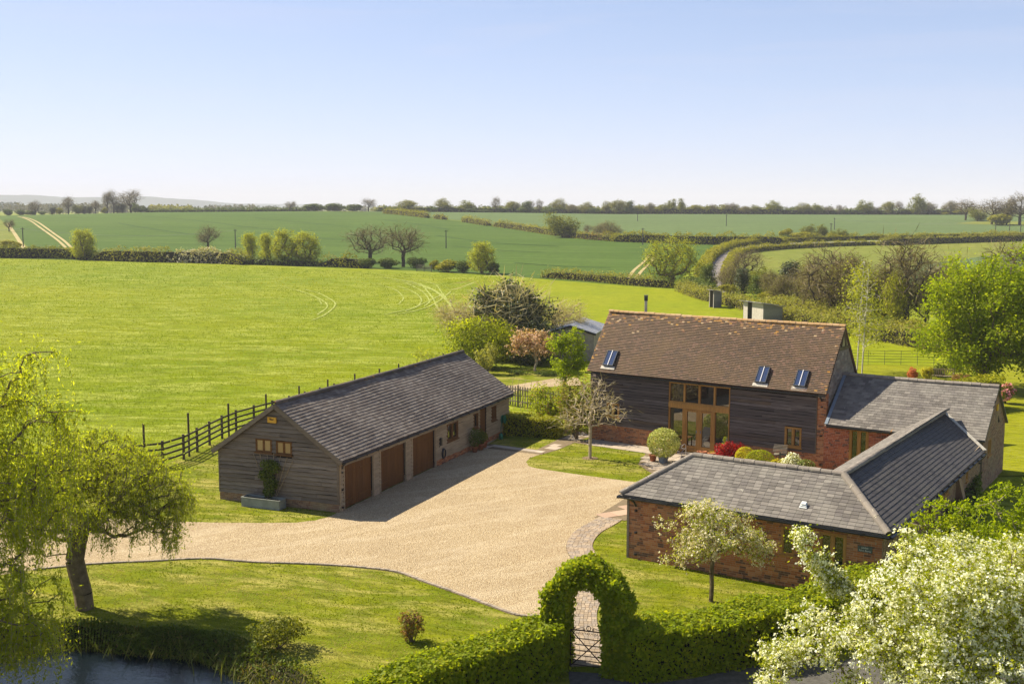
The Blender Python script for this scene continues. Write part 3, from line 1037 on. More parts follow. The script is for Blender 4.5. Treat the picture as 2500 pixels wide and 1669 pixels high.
def brick_Ms(w, s0, s1, z0, z1, holes, rg, L=0.225, H=0.065, J=0.011, out=0.006, top=None):
    Ms = []
    z = z0
    row = 0
    while z + H <= z1 + 0.01:
        off = (0, 0.118, 0.04, 0.15)[row % 4]
        for a, c in cut(s0, s1, z, z + H, holes):
            x = a - off if a == s0 else a
            k = row
            while x < c:
                ln = L if k % 3 else L / 2 - 0.005
                p, q = max(x, a), min(x + ln, c)
                if q - p > 0.03 and (top is None or top((p + q) / 2) > z + H):
                    Ms.append(w.M(p, q, z, z + H, -0.02, out + rg.uniform(-.003, .003)))
                x += ln + J
                k += 1
        z += H + J
        row += 1
    return Ms

def boards(parent, w, s0, s1, z0, z1, holes, mat, rg, h=0.2, top=None, name='weatherboard', lo=0.0):
    """lapped boards with wavy lower edges, each one a part"""
    n = int(round((z1 - z0) / h))
    h = (z1 - z0) / n
    for i in range(n):
        zb = z0 + i * h
        a0, a1 = s0, s1
        if top is not None:
            ss = np.linspace(s0, s1, 400)
            ok = ss[np.array([top(q) for q in ss]) > zb + h * 0.45]
            if len(ok) < 6:
                continue
            a0, a1 = ok[0], ok[-1]
        for (p, q) in cut(a0, a1, zb + 0.02, zb + h - 0.02, holes):
            joints = [p]
            while q - joints[-1] > 3.6:
                joints.append(joints[-1] + rg.uniform(1.5, 3.4))
            if q - joints[-1] < 0.5 and len(joints) > 1:
                joints.pop()
            joints.append(q)
            for c, d in zip(joints[:-1], joints[1:]):
                k = max(2, int((d - c) / 0.35))
                st = np.linspace(c + 0.003, d - 0.003, k + 1)
                wob = np.cumsum(rg.normal(0, 0.010, k + 1))
                wob = np.clip(wob - wob.mean(), -0.03, 0.03)
                v = []
                base = rg.uniform(-0.004, 0.008)
                for s, q_ in zip(st, wob):
                    zt_ = zb + h - 0.026  # gap left so the near-black core behind draws a shade line
                    if top is not None:
                        zt_ = min(zt_, top(s) + 0.01)
                    v += [w.p(s, zt_, 0.006 + base), w.p(s, zb + q_, 0.072 + base), w.p(s, zb + q_, 0.0)]
                f = []
                for t in range(k):
                    o = t * 3
                    f += [[o + 1, o + 4, o + 3, o], [o + 2, o + 5, o + 4, o + 1]]
                m = MB()
                m.rng = rg
                m.add(v, f, 0, rg.random())
                m.add([v[0], v[1], v[2]], [[0, 1, 2]], 0, .5)
                m.add([v[-3], v[-2], v[-1]], [[2, 1, 0]], 0, .5)
                m.build(name, mat, parent)

def window(parent, w, s0, s1, z0, z1, lights=2, mat=None, glass=None, sill=True, bar=0.07, out=0.03, name='window', inner=0.035, pane_at=-0.045):
    """frame, mullions and sill in one mesh, the panes its children"""
    m = MB()
    mat = mat or M_oak
    m.boxes(w.M(s0, s1, z1 - bar, z1, -0.10, out)[None])
    m.boxes(w.M(s0, s1, z0, z0 + bar, -0.10, out)[None])
    m.boxes(w.M(s0, s0 + bar, z0 + bar, z1 - bar, -0.10, out - .002)[None])
    m.boxes(w.M(s1 - bar, s1, z0 + bar, z1 - bar, -0.10, out - .002)[None])
    step = (s1 - s0 - bar) / lights
    for i in range(1, lights):
        c = s0 + bar / 2 + i * step
        m.boxes(w.M(c - bar / 2, c + bar / 2, z0 + bar, z1 - bar, -0.09, out - .004)[None])
    if sill:
        m.boxes(w.M(s0 - 0.05, s1 + 0.05, z0 - 0.05, z0, -0.05, out + 0.05)[None])
    for i in range(lights):
        a, c = s0 + bar / 2 + i * step + bar / 2, s0 + bar / 2 + (i + 1) * step - bar / 2
        # casement inside each light
        if inner:
            for q in ((a, a + inner, z0 + bar, z1 - bar), (c - inner, c, z0 + bar, z1 - bar), (a, c, z0 + bar, z0 + bar + inner), (a, c, z1 - bar - inner, z1 - bar)):
                m.boxes(w.M(*q, -0.06, out - 0.012)[None])
    o = m.build(name, mat, parent)
    for i in range(lights):
        a, c = s0 + bar / 2 + i * step + bar / 2, s0 + bar / 2 + (i + 1) * step - bar / 2
        g = MB()
        g.boxes(w.M(a + inner * .5, c - inner * .5, z0 + bar + inner * .5, z1 - bar - inner * .5, pane_at, pane_at + .01)[None])
        g.build('pane', glass or M_glass, o)
    return o

def roof_cover(part, O, u, v, poly, expo, width, thick, mat, rg, name='slate', limit=300, stagger=0.5, jit=0.006, sag=None, stuff=None, holes=(), wvar=0.0, matfn=None):
    """courses of slates or tiles over a convex roof face: poly in (s along eave, t up the slope)"""
    O, u, v = [np.asarray(q, float) for q in (O, u, v)]
    nn = np.cross(u, v)
    poly = np.asarray(poly, float)
    T = poly[:, 1].max()
    Ms, Ml = [], []
    nc = int(math.ceil(T / expo))
    for i in range(nc):
        t0 = i * expo
        t1 = min(t0 + expo * 1.25, T)
        tc = min(t0 + expo * 0.5, T - 1e-3)
        xsn = []
        for k in range(len(poly)):
            p, q = poly[k], poly[(k + 1) % len(poly)]
            if (p[1] - tc) * (q[1] - tc) < 0:
                xsn.append(p[0] + (q[0] - p[0]) * (tc - p[1]) / (q[1] - p[1]))
        if len(xsn) < 2:
            continue
        a, c = min(xsn), max(xsn)
        x = a - (width * stagger if i % 2 else 0) - (rg.uniform(0, width * 0.12))
        while x < c:
            wd = width * (1 + (rg.uniform(-wvar, wvar) if wvar else 0))
            p, q = max(x, a), min(x + wd, c)
            x += wd
            if q - p < 0.03:
                continue
            sc, tcen = (p + q) / 2, (t0 + t1) / 2
            if any(h[0] < sc < h[1] and h[2] < tcen < h[3] for h in holes):
                continue
            tilt = thick / (expo * 1.25) * 1.15 + rg.normal(0, 0.006)
            v2 = v - nn * tilt
            n2 = nn + v * tilt
            roll = rg.normal(0, 0.01)
            dz = sag(sc, tcen) if sag else 0.0
            M = np.eye(4)
            M[:3, 0] = (u + nn * roll) * (q - p - 0.007)
            M[:3, 1] = v2 * (t1 - t0)
            M[:3, 2] = n2 * thick
            M[:3, 3] = O + u * sc + v * (tcen + rg.normal(0, jit)) + nn * (thick * 0.95 + dz)
            (Ml if matfn and matfn(sc, tcen, rg) else Ms).append(M)
    pieces(part, name, Ms, mat, limit, stuff or name + '_mass')
    return Ml

def slab_face(m, O, u, v, poly, th=0.06, mat=0):
    O, u, v = [np.asarray(q, float) for q in (O, u, v)]
    nn = np.cross(u, v)
    pts = [O + u * s + v * t - nn * 0.004 for s, t in poly]
    m.prism(pts, -nn * th, mat)

def unit(p, q):
    d = np.asarray(q, float) - np.asarray(p, float)
    return d / np.linalg.norm(d)

def ridge_tiles(part, p, q, r, mat, length=0.42, name='ridge_tile', rg=None, up=(0, 0, 1), round_=True, sag=0.0):
    """half round tiles end to end along p-q"""
    p, q = np.asarray(p, float), np.asarray(q, float)
    L = np.linalg.norm(q - p)
    n = max(1, int(round(L / length)))
    d = (q - p) / L
    side = np.cross(d, up)
    side /= np.linalg.norm(side)
    upv = np.cross(side, d)
    ang = np.linspace(-0.15, PI + 0.15, 8)
    for i in range(n):
        a, c = p + d * (L * i / n + 0.006), p + d * (L * (i + 1) / n - 0.006)
        lift = rg.normal(0, 0.006) - sag * math.sin(PI * (i + .5) / n)
        m = MB()
        m.rng = rg
        pr = [(math.cos(t) * r, math.sin(t) * r * 0.9) for t in ang]
        v = []
        for e, k in ((a, 1.0), (c, 1.05)):
            v += [e + side * x * k + upv * (y * k + lift) for x, y in pr]
        K = len(pr)
        m.add(v, [[j, j + 1, j + 1 + K, j + K] for j in range(K - 1)], 0, rg.random())
        for o in (0, K):
            cc = np.mean(v[o:o + K], 0)
            m.add(v[o:o + K] + [cc], [[j, j + 1, K] for j in range(K - 1)], 0, .4)
        m.build(name, mat, part)

def gutter(parent, p, q, r=0.06, name='gutter', mat=None):
    m = MB()
    p, q = np.asarray(p, float), np.asarray(q, float)
    d = unit(p, q)
    side = np.cross(d, [0, 0, 1.0])
    ang = np.linspace(PI, 2 * PI, 7)
    prof = [(math.cos(t) * r, math.sin(t) * r) for t in ang] + [(math.cos(t) * r * .8, math.sin(t) * r * .8) for t in ang[::-1]]
    m.prism([p + side * x + np.array([0, 0, y]) for x, y in prof], q - p)
    L = np.linalg.norm(q - p)
    for k in range(int(L / 1.0) + 1):
        c = p + d * min(L - .03, k * 1.0 + .03)
        m.bar(c + np.array([0, 0, -r * 1.15]), c + np.array([0, 0, 0.005]), 0.03, r * 2.25)
    return m.build(name, mat or M_black, parent)

def pipe(parent, pts, r=0.038, name='downpipe', mat=None):
    m = MB()
    m.tube(pts, r, 8)
    top, bot = np.asarray(pts[-2], float), np.asarray(pts[-1], float)
    for t in (0.08, 0.5, 0.92):
        c = top + (bot - top) * t
        m.tube([c + np.array([0, 0, .03]), c - np.array([0, 0, .03])], r * 1.35, 8)
    return m.build(name, mat or M_black, parent)

# ------------------------------------------------------------------ garage barn
rg = np.random.default_rng(11)
LG, WG, GE, GR = 19.6583, 3.2993, 2.2724, 4.5227
garage = thing('garage_barn', tuple(FG.p(0.2, WG, 0)), 'long low weatherboarded barn with three wooden garage doors and a dark tiled roof', 'barn')
M_gboard = mat_wood('grey_weatherboard', FG.theta + PI / 2, [(0.17, 0.135, 0.095), (0.27, 0.22, 0.155), (0.14, 0.11, 0.08), (0.33, 0.27, 0.195), (0.21, 0.16, 0.105), (0.24, 0.195, 0.145)])
M_gboard2 = mat_wood('silver_weatherboard', FG.theta, [(0.37, 0.285, 0.175), (0.44, 0.35, 0.22), (0.32, 0.245, 0.15), (0.40, 0.31, 0.19)])
M_doorwood = mat_wood('brown_door_wood', FG.theta, [(0.155, 0.066, 0.017), (0.185, 0.080, 0.021), (0.13, 0.055, 0.015)], vertical=True, rough=0.6)
M_doorwood2 = mat_wood('brown_window_wood', FG.theta + PI / 2, [(0.15, 0.070, 0.022), (0.18, 0.085, 0.027)])
slopeG = math.hypot(WG, GR - GE)
def gtop(b):
    return GE + (GR - GE) * (1 - abs(b - WG) / WG) - 0.10
# front gable, seen from the drive: s runs from the left corner to the right one
WGF = Wall(FG.p(0.2, 6.35, 0), -FG.ey)
WGS = Wall(FG.p(0, 0.25, 0), FG.ex)
gh = [(6.35 - 4.37, 6.35 - 3.55, 2.33, 2.93), (6.35 - 3.32, 6.35 - 2.53, 2.30, 2.89)]
m = MB()
m.boxes(WGF.M(0.02, 6.08, 0, 2.25, -0.16, -0.03)[None])
pg = [WGF.p(0.02, 2.25, -.03), WGF.p(6.08, 2.25, -.03), WGF.p(3.05, gtop(WG) - 0.02, -.03)]
m.prism(pg, WGF.inw * 0.13)
gwall = m.build('front_wall', M_dark, garage)
boards(gwall, WGF, 0.06, 6.04, 0.36, 4.36, gh, M_gboard, rg, 0.185, top=lambda s: gtop(6.35 - s) + 0.06)
m = MB()
m.boxes(WGF.M(-0.02, 0.06, 0.36, 2.28, -0.02, 0.055)[None])
m.build('corner_post', M_barge, garage)
m = MB()
m.boxes(WGF.M(6.04, 6.12, 0.34, 2.28, -0.02, 0.055)[None])
m.build('corner_post', M_barge, garage)
m = MB()
wall_core(m, WGF, 0.0, 6.12, -0.1, 0.36, [], 0.2, 0.02)
gpl = m.build('plinth', M_mortar, garage)
pieces(gpl, 'brick', brick_Ms(WGF, 0.0, 6.12, 0.0, 0.36, [], rg, out=0.027), M_brick3, 130, 'brick_mass')
for (h0, h1, z0, z1) in gh:
    wo_ = window(garage, WGF, h0, h1, z0, z1, 2, M_doorwood2, mat_piece('cane_blind', [(0.46, 0.31, 0.12), (0.52, 0.36, 0.15)], grain=30, gvar=0.5), bar=0.05, inner=0.025, out=0.075, pane_at=0.03)
m = MB()
m.boxes(WGF.M(6.35 - 3.70, 6.35 - 3.27, 3.67, 3.92, 0.045, 0.12)[None])
M_yellowbox = mat_plain('yellow_box', (0.62, 0.33, 0.02), 0.4, 0.4, 0.08)
ab = m.build('alarm_box', M_yellowbox, garage)
m = MB()
for q in ((0.10, 0.33, .145, .175), (0.13, 0.30, .115, .135), (0.08, .20, .18, .20)):
    m.boxes(WGF.M(6.35 - 3.70 + q[0], 6.35 - 3.70 + q[1], 3.67 + q[2], 3.67 + q[3], 0.118, 0.123)[None])
m.build('panel_print', mat_plain('dark_print', (0.10, 0.045, 0.01), 0.5), ab)
# long side wall with the doors
gdoors = [(0.60, 3.13), (3.84, 6.32), (7.04, 9.52)]
gside_h = [(a, c, -0.1, 1.97) for a, c in gdoors] + [(15.10, 16.02, -0.1, 2.02), (10.92, 12.26, 1.03, 1.97), (14.28, 14.87, 1.09, 1.97), (16.73, 17.40, 1.12, 1.97)]
m = MB()
wall_core(m, WGS, 0.2, 19.4, 0.0, 2.12, gside_h, 0.14, -0.02)
gsw = m.build('side_wall', M_dark, garage)
boards(gsw, WGS, 0.24, 19.36, 0.30, 2.12, gside_h, M_gboard2, rg, 0.182)
m = MB()
wall_core(m, WGS, 0.2, 19.4, -0.1, 0.31, gside_h, 0.16, 0.02)
gpl2 = m.build('side_plinth', M_mortar, garage)
pieces(gpl2, 'brick', brick_Ms(WGS, 9.6, 19.4, 0.0, 0.30, gside_h, rg, out=0.027), M_brick, 160, 'brick_mass')
m = MB()
for a, c in ((0.2, 0.60), (3.13, 3.84), (6.32, 7.04), (9.52, 9.66)):
    for e in (a, c - 0.09):
        m = MB()
        m.boxes(WGS.M(e, e + 0.09, 0.02, 2.1, -0.02, 0.06)[None])
        m.build('door_post', M_gboard2, garage)
for a, c in gdoors:
    d = MB()
    d.boxes(WGS.M(a + .02, c - .02, 0.03, 1.95, -0.14, -0.10)[None])
    for zz in (0.35, 1.55):
        d.boxes(WGS.M(a + .03, (a + c) / 2 - .2, zz, zz + .06, -0.055, -0.045)[None])
        d.boxes(WGS.M((a + c) / 2 + .2, c - .03, zz, zz + .06, -0.055, -0.045)[None])
    do = d.build('garage_door', [M_doorwood], garage)
    n = 18
    for i in range(n):
        s0, s1 = a + .03 + (c - a - .06) * i / n, a + .03 + (c - a - .06) * (i + 1) / n
        q = MB()
        q.rng = rg
        q.boxes(WGS.M(s0 + .004, s1 - .004, 0.04, 1.94, -0.10, -0.062 + rg.uniform(-.003, .003))[None])
        q.build('plank', M_doorwood, do)
d = MB()
d.boxes(WGS.M(15.12, 16.0, 0.16, 2.0, -0.10, -0.05)[None])
do = d.build('side_door', M_doorwood, garage)
for i in range(7):
    q = MB()
    q.rng = rg
    q.boxes(WGS.M(15.13 + i * .124, 15.13 + (i + 1) * .124 - .008, 0.17, 1.98, -0.05, -0.03)[None])
    q.build('plank', M_doorwood, do)
q = MB()
q.boxes(WGS.M(15.20, 15.24, 1.0, 1.12, -0.03, 0.03)[None])
q.build('handle', M_black, do)
window(garage, WGS, 10.92, 12.26, 1.03, 1.97, 2, M_doorwood2, M_glass2, out=0.06)
window(garage, WGS, 14.28, 14.87, 1.09, 1.97, 1, M_doorwood2, M_glass, out=0.06)
window(garage, WGS, 16.73, 17.40, 1.12, 1.97, 2, M_doorwood2, M_glass, out=0.06, bar=0.05)
# other two walls
m = MB()
m.box(V(0.3, 6.1, 0), V(19.4, 6.35, 2.2), 0, FG)
m.box(V(19.2, 0.3, 0), V(19.4, 6.1, 2.2), 0, FG)
m.prism([FG.p(19.2, 0.3, 2.2), FG.p(19.2, 6.3, 2.2), FG.p(19.2, WG, gtop(WG) - .05)], FG.ex * 0.2)
m.build('rear_wall', M_gboard, garage)
# roof
m = MB()
O1, v1 = FG.p(0, 0, GE), unit(FG.p(0, 0, GE), FG.p(0, WG, GR))
O2, v2 = FG.p(LG, 2 * WG, GE), unit(FG.p(0, 2 * WG, GE), FG.p(0, WG, GR))
sagG = lambda s, t: -0.05 * math.sin(PI * min(max(s / LG, 0), 1)) * 0.6 - 0.02 * math.sin(s * 0.9 + t)
slab_face(m, O1 + np.array([0, 0, -.05]), FG.ex, v1, [(0.02, 0.02), (LG - .02, 0.02), (LG - .02, slopeG), (0.02, slopeG)])
slab_face(m, O2, -FG.ex, v2, [(0, 0), (LG, 0), (LG, slopeG), (0, slopeG)])
groof = m.build('roof', M_slate_g, garage)
roof_cover(groof, O1, FG.ex, v1, [(0, 0), (LG, 0), (LG, slopeG), (0, slopeG)], 0.178, 0.265, 0.022, M_slate_g, rg, 'roof_tile', 300, sag=sagG, wvar=0.06)
ridge_tiles(groof, FG.p(0.0, WG, GR + 0.0), FG.p(LG, WG, GR + 0.0), 0.14, M_ridge_g, 0.45, rg=rg, sag=0.04)
m = MB()
for b0, b1 in ((2 * WG, WG), (0, WG)):
    p_, q_ = FG.p(0.0, b0, GE - 0.10), FG.p(0.0, b1, GR - 0.10)
    m = MB()
    m.bar(p_, q_, 0.035, 0.19)
    m.build('barge_board', M_barge, garage)
gutter(garage, FG.p(0.05, -0.05, GE - 0.07), FG.p(LG, -0.05, GE - 0.07), 0.055)
pipe(garage, [FG.p(0.35, -0.03, GE - .09), FG.p(0.35, 0.12, GE - .25), FG.p(0.35, 0.16, GE - .4), FG.p(0.35, 0.16, 0.05)], 0.035)
pipe(garage, [FG.p(19.5, -0.03, GE - .09), FG.p(19.5, 0.2, GE - .25), FG.p(19.5, 0.2, GE - .4), FG.p(19.5, 0.2, 0.05)], 0.035)

# ------------------------------------------------------------------ tall barn
rg = np.random.default_rng(12)
LB, WB, BE, BR = 13.8744, 2.3657, 3.8891, 7.0428
barn = thing('tall_barn', tuple(FB.p(LB / 2, WB, 0)), 'tall timber clad barn with a steep brown clay tile roof and a big glazed front', 'barn')
WBF = Wall(FB.p(0, 0.3, 0), FB.ex)
slopeB = math.hypot(WB, BR - BE)
M_bboard = mat_wood('dark_weatherboard', FB.theta, [(0.14, 0.108, 0.088), (0.21, 0.165, 0.135), (0.095, 0.073, 0.060), (0.26, 0.205, 0.168), (0.155, 0.122, 0.104), (0.19, 0.128, 0.078), (0.12, 0.094, 0.08)])
SC0, SC1, SZ0, SZ1 = 5.06, 8.62, 0.10, 3.70
wl, wr = (1.18, 1.98, 1.40, 2.18), (11.68, 12.56, 1.02, 2.03)
bh = [(SC0, SC1, -1, 5), wl, wr]
m = MB()
wall_core(m, WBF, 0.1, SC0, 0.0, BE - 0.06, bh, 0.22, -0.02)
bw = m.build('front_wall', M_dark, barn)
boards(bw, WBF, 0.16, SC0 - 0.03, 0.93, 3.72, [wl], M_bboard, rg, 0.155)
m = MB()
wall_core(m, WBF, SC1, 13.77, 0.0, BE - 0.06, bh, 0.22, -0.02)
bw = m.build('front_wall', M_dark, barn)
boards(bw, WBF, SC1 + 0.03, 13.28, 0.83, 3.66, [wr], M_bboard, rg, 0.157)
m = MB()
m.boxes(WBF.M(13.28, 13.33, 0.83, 3.68, -0.02, 0.05)[None])
m.build('corner_post', M_barge, barn)
m = MB()
m.boxes(WBF.M(0.10, 0.16, 0.93, 3.72, -0.02, 0.05)[None])
m.build('corner_post', M_barge, barn)
m = MB()
wall_core(m, WBF, 0.1, SC0, -0.1, 0.93, [], 0.2, 0.01)
m.build('plinth', M_mortar_pale, barn)
m = MB()
wall_core(m, WBF, SC1, 13.77, -0.1, 0.83, [], 0.2, 0.01)
wall_core(m, WBF, 13.34, 13.77, 0.83, 3.72, [], 0.2, 0.01)
bpl = m.build('plinth', M_mortar_pale, barn)
Ms = brick_Ms(WBF, 0.1, SC0, 0.0, 0.92, [], rg, out=0.018) + brick_Ms(WBF, SC1, 13.77, 0.0, 0.82, [], rg, out=0.018) + brick_Ms(WBF, 13.34, 13.77, 0.835, 3.70, [], rg, out=0.018)
pieces(bpl, 'brick', Ms, M_brick, 300, 'brick_mass')
window(barn, WBF, *wl, 2, M_oak, M_glass, out=0.07, bar=0.06)
window(barn, WBF, *wr, 2, M_oak, M_glass, out=0.07, bar=0.06)
# glazed screen
m = MB()
tops = [SC0, 5.98, 6.86, 7.74, SC1]
lows = [SC0, 5.98, 6.86, 7.70, SC1]
m.boxes(WBF.M(SC0, SC1, 2.33, 2.60, -0.16, 0.07)[None])
m.boxes(WBF.M(SC0, SC1, 2.60, 2.68, -0.13, 0.03)[None])
m.boxes(WBF.M(SC0, SC1, 3.64, 3.72, -0.13, 0.03)[None])
m.boxes(WBF.M(SC0, SC1, SZ0 - .06, SZ0 + .10, -0.13, 0.05)[None])
for c in tops:
    m.boxes(WBF.M(max(SC0, c - .045), min(SC1, c + .045), 2.68, 3.64, -0.13, 0.04)[None])
for k, c in enumerate(lows):
    hw = 0.055 if k in (0, 4) else 0.085
    m.boxes(WBF.M(max(SC0, c - hw), min(SC1, c + hw), SZ0 + .10, 2.33, -0.13, 0.04)[None])
scr = m.build('glazed_screen', M_oakv, barn)
for k in range(4):
    q = MB()
    q.boxes(WBF.M(tops[k] + .04, tops[k + 1] - .04, 2.67, 3.65, -0.07, -0.06)[None])
    q.build('pane', M_glass2, scr)
for k in (0, 3):
    q = MB()
    q.boxes(WBF.M(lows[k] + .05, lows[k + 1] - .05, SZ0 + .09, 2.34, -0.07, -0.06)[None])
    q.build('pane', M_glass2, scr)
for k in (1, 2):
    a, c = lows[k] + .085, lows[k + 1] - .085
    dm = MB()
    for q in ((a, a + .075, SZ0 + .11, 2.30), (c - .075, c, SZ0 + .11, 2.30)):
        dm.boxes(WBF.M(*q, -0.09, 0.02)[None])
    for q in ((a + .075, c - .075, SZ0 + .11, SZ0 + .27), (a + .075, c - .075, 2.20, 2.30)):
        dm.boxes(WBF.M(*q, -0.09, 0.018)[None])
    do = dm.build('glazed_door', M_oakv, barn)
    q = MB()
    q.boxes(WBF.M(a + .07, c - .07, SZ0 + .25, 2.21, -0.06, -0.05)[None])
    q.build('pane', M_glass2, do)
    q = MB()
    q.boxes(WBF.M((c - .05) if k == 1 else (a + .02), (c - .02) if k == 1 else (a + .05), 1.10, 1.24, 0.02, 0.06)[None])
    q.build('handle', M_lead, do)
# right gable: rubble stone with brick dressings and timber apex
WBG = Wall(FB.p(LB - 0.12, 0, 0), FB.ey)
def btop(s):
    return BE + (BR - BE) * (1 - abs(s - WB) / WB) - 0.05
m = MB()
ptsg = [WBG.p(0.3, 0), WBG.p(2 * WB - .3, 0), WBG.p(2 * WB - .3, btop(2 * WB - .3)), WBG.p(WB, btop(WB)), WBG.p(0.3, btop(.3))]
m.prism(ptsg, WBG.inw * 0.4)
bgw = m.build('gable_wall', mat_plain('gable_mortar', (0.27, 0.23, 0.18), 0.95, 0.1), barn)
M_rubble = mat_piece('rubble_stone', [(0.22, 0.185, 0.145), (0.30, 0.26, 0.20), (0.17, 0.14, 0.115), (0.36, 0.31, 0.25), (0.26, 0.20, 0.15)], grain=12, gvar=0.5)
Ms = []
z = 0.0
while z < 5.85:
    h = rg.uniform(0.11, 0.17)
    s = 0.42 + rg.uniform(-.1, 0)
    while s < 2 * WB - 0.3:
        L_ = rg.uniform(0.16, 0.38)
        if z + h < min(btop(s), btop(s + L_)) - 0.03 and s > 0.40:
            Ms.append(WBG.M(s, s + L_ - .02, z, z + h - .02, -0.05, 0.012 + rg.uniform(-.006, .02)))
        s += L_
    z += h
pieces(bgw, 'stone', Ms, M_rubble, 250, 'stone_mass')
m = MB()
M_timber = mat_wood('gable_timber', FB.theta + PI / 2, [(0.10, 0.075, 0.03), (0.15, 0.12, 0.05)])
zc = 5.95
hw = WB * (1 - (zc - BE) / (BR - BE))
m.bar(WBG.p(WB - hw + .05, zc, .03), WBG.p(WB + hw - .05, zc, .03), 0.08, 0.16)
m.bar(WBG.p(WB - .32, zc + .1, .03), WBG.p(WB - .02, btop(WB) - .1, .03), 0.08, 0.12)
m.bar(WBG.p(WB + .32, zc + .1, .03), WBG.p(WB + .02, btop(WB) - .1, .03), 0.08, 0.12)
m.build('gable_timber', M_timber, barn)
m = MB()
m.prism([WBG.p(WB - hw + .08, zc + .05, .005), WBG.p(WB + hw - .08, zc + .05, .005), WBG.p(WB, btop(WB) - .05, .005)], WBG.inw * -0.012)
m.build('apex_panel', mat_plain('apex_render', (0.42, 0.38, 0.17), 0.9, 0.1), barn)
Ms = brick_Ms(WBG, 0.29, 0.52, 0.0, 3.86, [], rg, out=0.045)
pieces(bgw, 'brick', Ms, M_brick, 0, 'brick_mass')
m = MB()
m.box(V(0.1, 2 * WB - .5, 0), V(13.7, 2 * WB - .3, BE - .05), 0, FB)
m.prism([FB.p(0.1, 0.3, 0), FB.p(0.1, 2 * WB - .3, 0), FB.p(0.1, 2 * WB - .3, BE), FB.p(0.1, WB, BR - .1), FB.p(0.1, 0.3, BE)], FB.ex * 0.2)
m.build('rear_wall', M_bboard, barn)
# roof
O1, v1 = FB.p(0, 0, BE), unit(FB.p(0, 0, BE), FB.p(0, WB, BR))
O2, v2 = FB.p(LB, 2 * WB, BE), unit(FB.p(0, 2 * WB, BE), FB.p(0, WB, BR))
m = MB()
slab_face(m, O1 + np.array([0, 0, -.03]), FB.ex, v1, [(0.02, 0.02), (LB - .02, 0.02), (LB - .02, slopeB), (0.02, slopeB)])
slab_face(m, O2, -FB.ex, v2, [(0, 0), (LB, 0), (LB, slopeB), (0, slopeB)])
broof = m.build('roof', M_clay, barn)
skyl = [(0.94, 1.60, 0.40, 1.36), (10.05, 10.65, 0.27, 1.19), (12.13, 12.73, 0.27, 1.19)]
sholes = [(a - .02, c + .02, e - .05, f + .03) for a, c, e, f in skyl]
def lich(s, t, rg):
    return rg.random() < 0.75 * math.exp(-(slopeB - t) / 0.22) + 0.7 * math.exp(-s / 0.16) + 0.25 * math.exp(-(LB - s) / 0.2) + (0.8 if s < 3.2 and s > 1.4 and rg.random() < .5 else 0.2) * math.exp(-(slopeB - t) / 0.35)
Ml = roof_cover(broof, O1, FB.ex, v1, [(0, 0), (LB, 0), (LB, slopeB), (0, slopeB)], 0.100, 0.165, 0.030, M_clay, rg, 'clay_tile', 200, jit=0.004, wvar=0.05, holes=sholes, sag=lambda s, t: -0.025 * math.sin(s * 0.7 + 1) - 0.015 * math.sin(t * 1.9 + s * .5), matfn=lich)
pieces(broof, 'lichened_tile', Ml, M_clay_lichen, 100, 'lichened_tile_mass')
ridge_tiles(broof, FB.p(0.0, WB, BR + .01), FB.p(LB, WB, BR + .01), 0.115, M_ridge_b, 0.33, rg=rg, sag=0.03)
nB = np.cross(FB.ex, v1)
def rbox(O, u, v, n, s0, s1, t0, t1, h0, h1):
    M = np.eye(4)
    M[:3, 0], M[:3, 1], M[:3, 2] = u * (s1 - s0), v * (t1 - t0), n * (h1 - h0)
    M[:3, 3] = O + u * (s0 + s1) / 2 + v * (t0 + t1) / 2 + n * (h0 + h1) / 2
    return M[None]
M_alu = mat_plain('grey_frame', (0.045, 0.052, 0.062), 0.6, 0.2)
M_white = mat_plain('white_bar', (0.75, 0.74, 0.72), 0.5, 0.4, 0.05)
M_flash = mat_plain('pale_flashing', (0.46, 0.42, 0.34), 0.7, 0.3, 0.3, 8)
for (a, c, e, f) in skyl:
    m = MB()
    for q in ((a, a + .035, e, f), (c - .035, c, e, f), (a + .035, c - .035, e, e + .035), (a + .035, c - .035, f - .035, f)):
        m.boxes(rbox(O1, FB.ex, v1, nB, *q, -0.02, 0.15))
    so = m.build('roof_window', M_alu, barn)
    q = MB()
    q.boxes(rbox(O1, FB.ex, v1, nB, a + .04, c - .04, e + .04, f - .04, 0.115, 0.125))
    q.build('pane', M_glass3, so)
    q = MB()
    mid = (a + c) / 2
    q.boxes(rbox(O1, FB.ex, v1, nB, mid - .014, mid + .014, e + .01, f - .01, 0.10, 0.165))
    q.build('glazing_bar', M_white, so)
    q = MB()
    q.boxes(rbox(O1, FB.ex, v1, nB, a - .10, c + .12, e - .20, e - .01, 0.035, 0.05))
    q.build('flashing', M_flash, so)
gutter(barn, FB.p(0.0, -0.06, BE - .07), FB.p(LB - .05, -0.06, BE - .07), 0.065)
pipe(barn, [FB.p(13.55, -0.04, BE - .1), FB.p(13.58, 0.14, BE - .28), FB.p(13.58, 0.2, BE - .4), FB.p(13.58, 0.2, 0.05)], 0.045)
m = MB()
fp = FB.p(1.95, WB + 0.75, 0)
m.tube([fp + V(0, 0, 5.4), fp + V(0, 0, 7.75)], 0.085, 12)
fo = m.build('stove_flue', mat_plain('steel_flue', (0.36, 0.34, 0.31), 0.35, 0.5, 0.3, 5, metal=0.7), barn, smooth_shade=True)
m = MB()
m.tube([fp + V(0, 0, 7.70), fp + V(0, 0, 7.95)], 0.11, 12)
m.tube([fp + V(0, 0, 7.97), fp + V(0, 0, 8.02)], 0.125, 12)
m.build('cowl', M_black, fo)

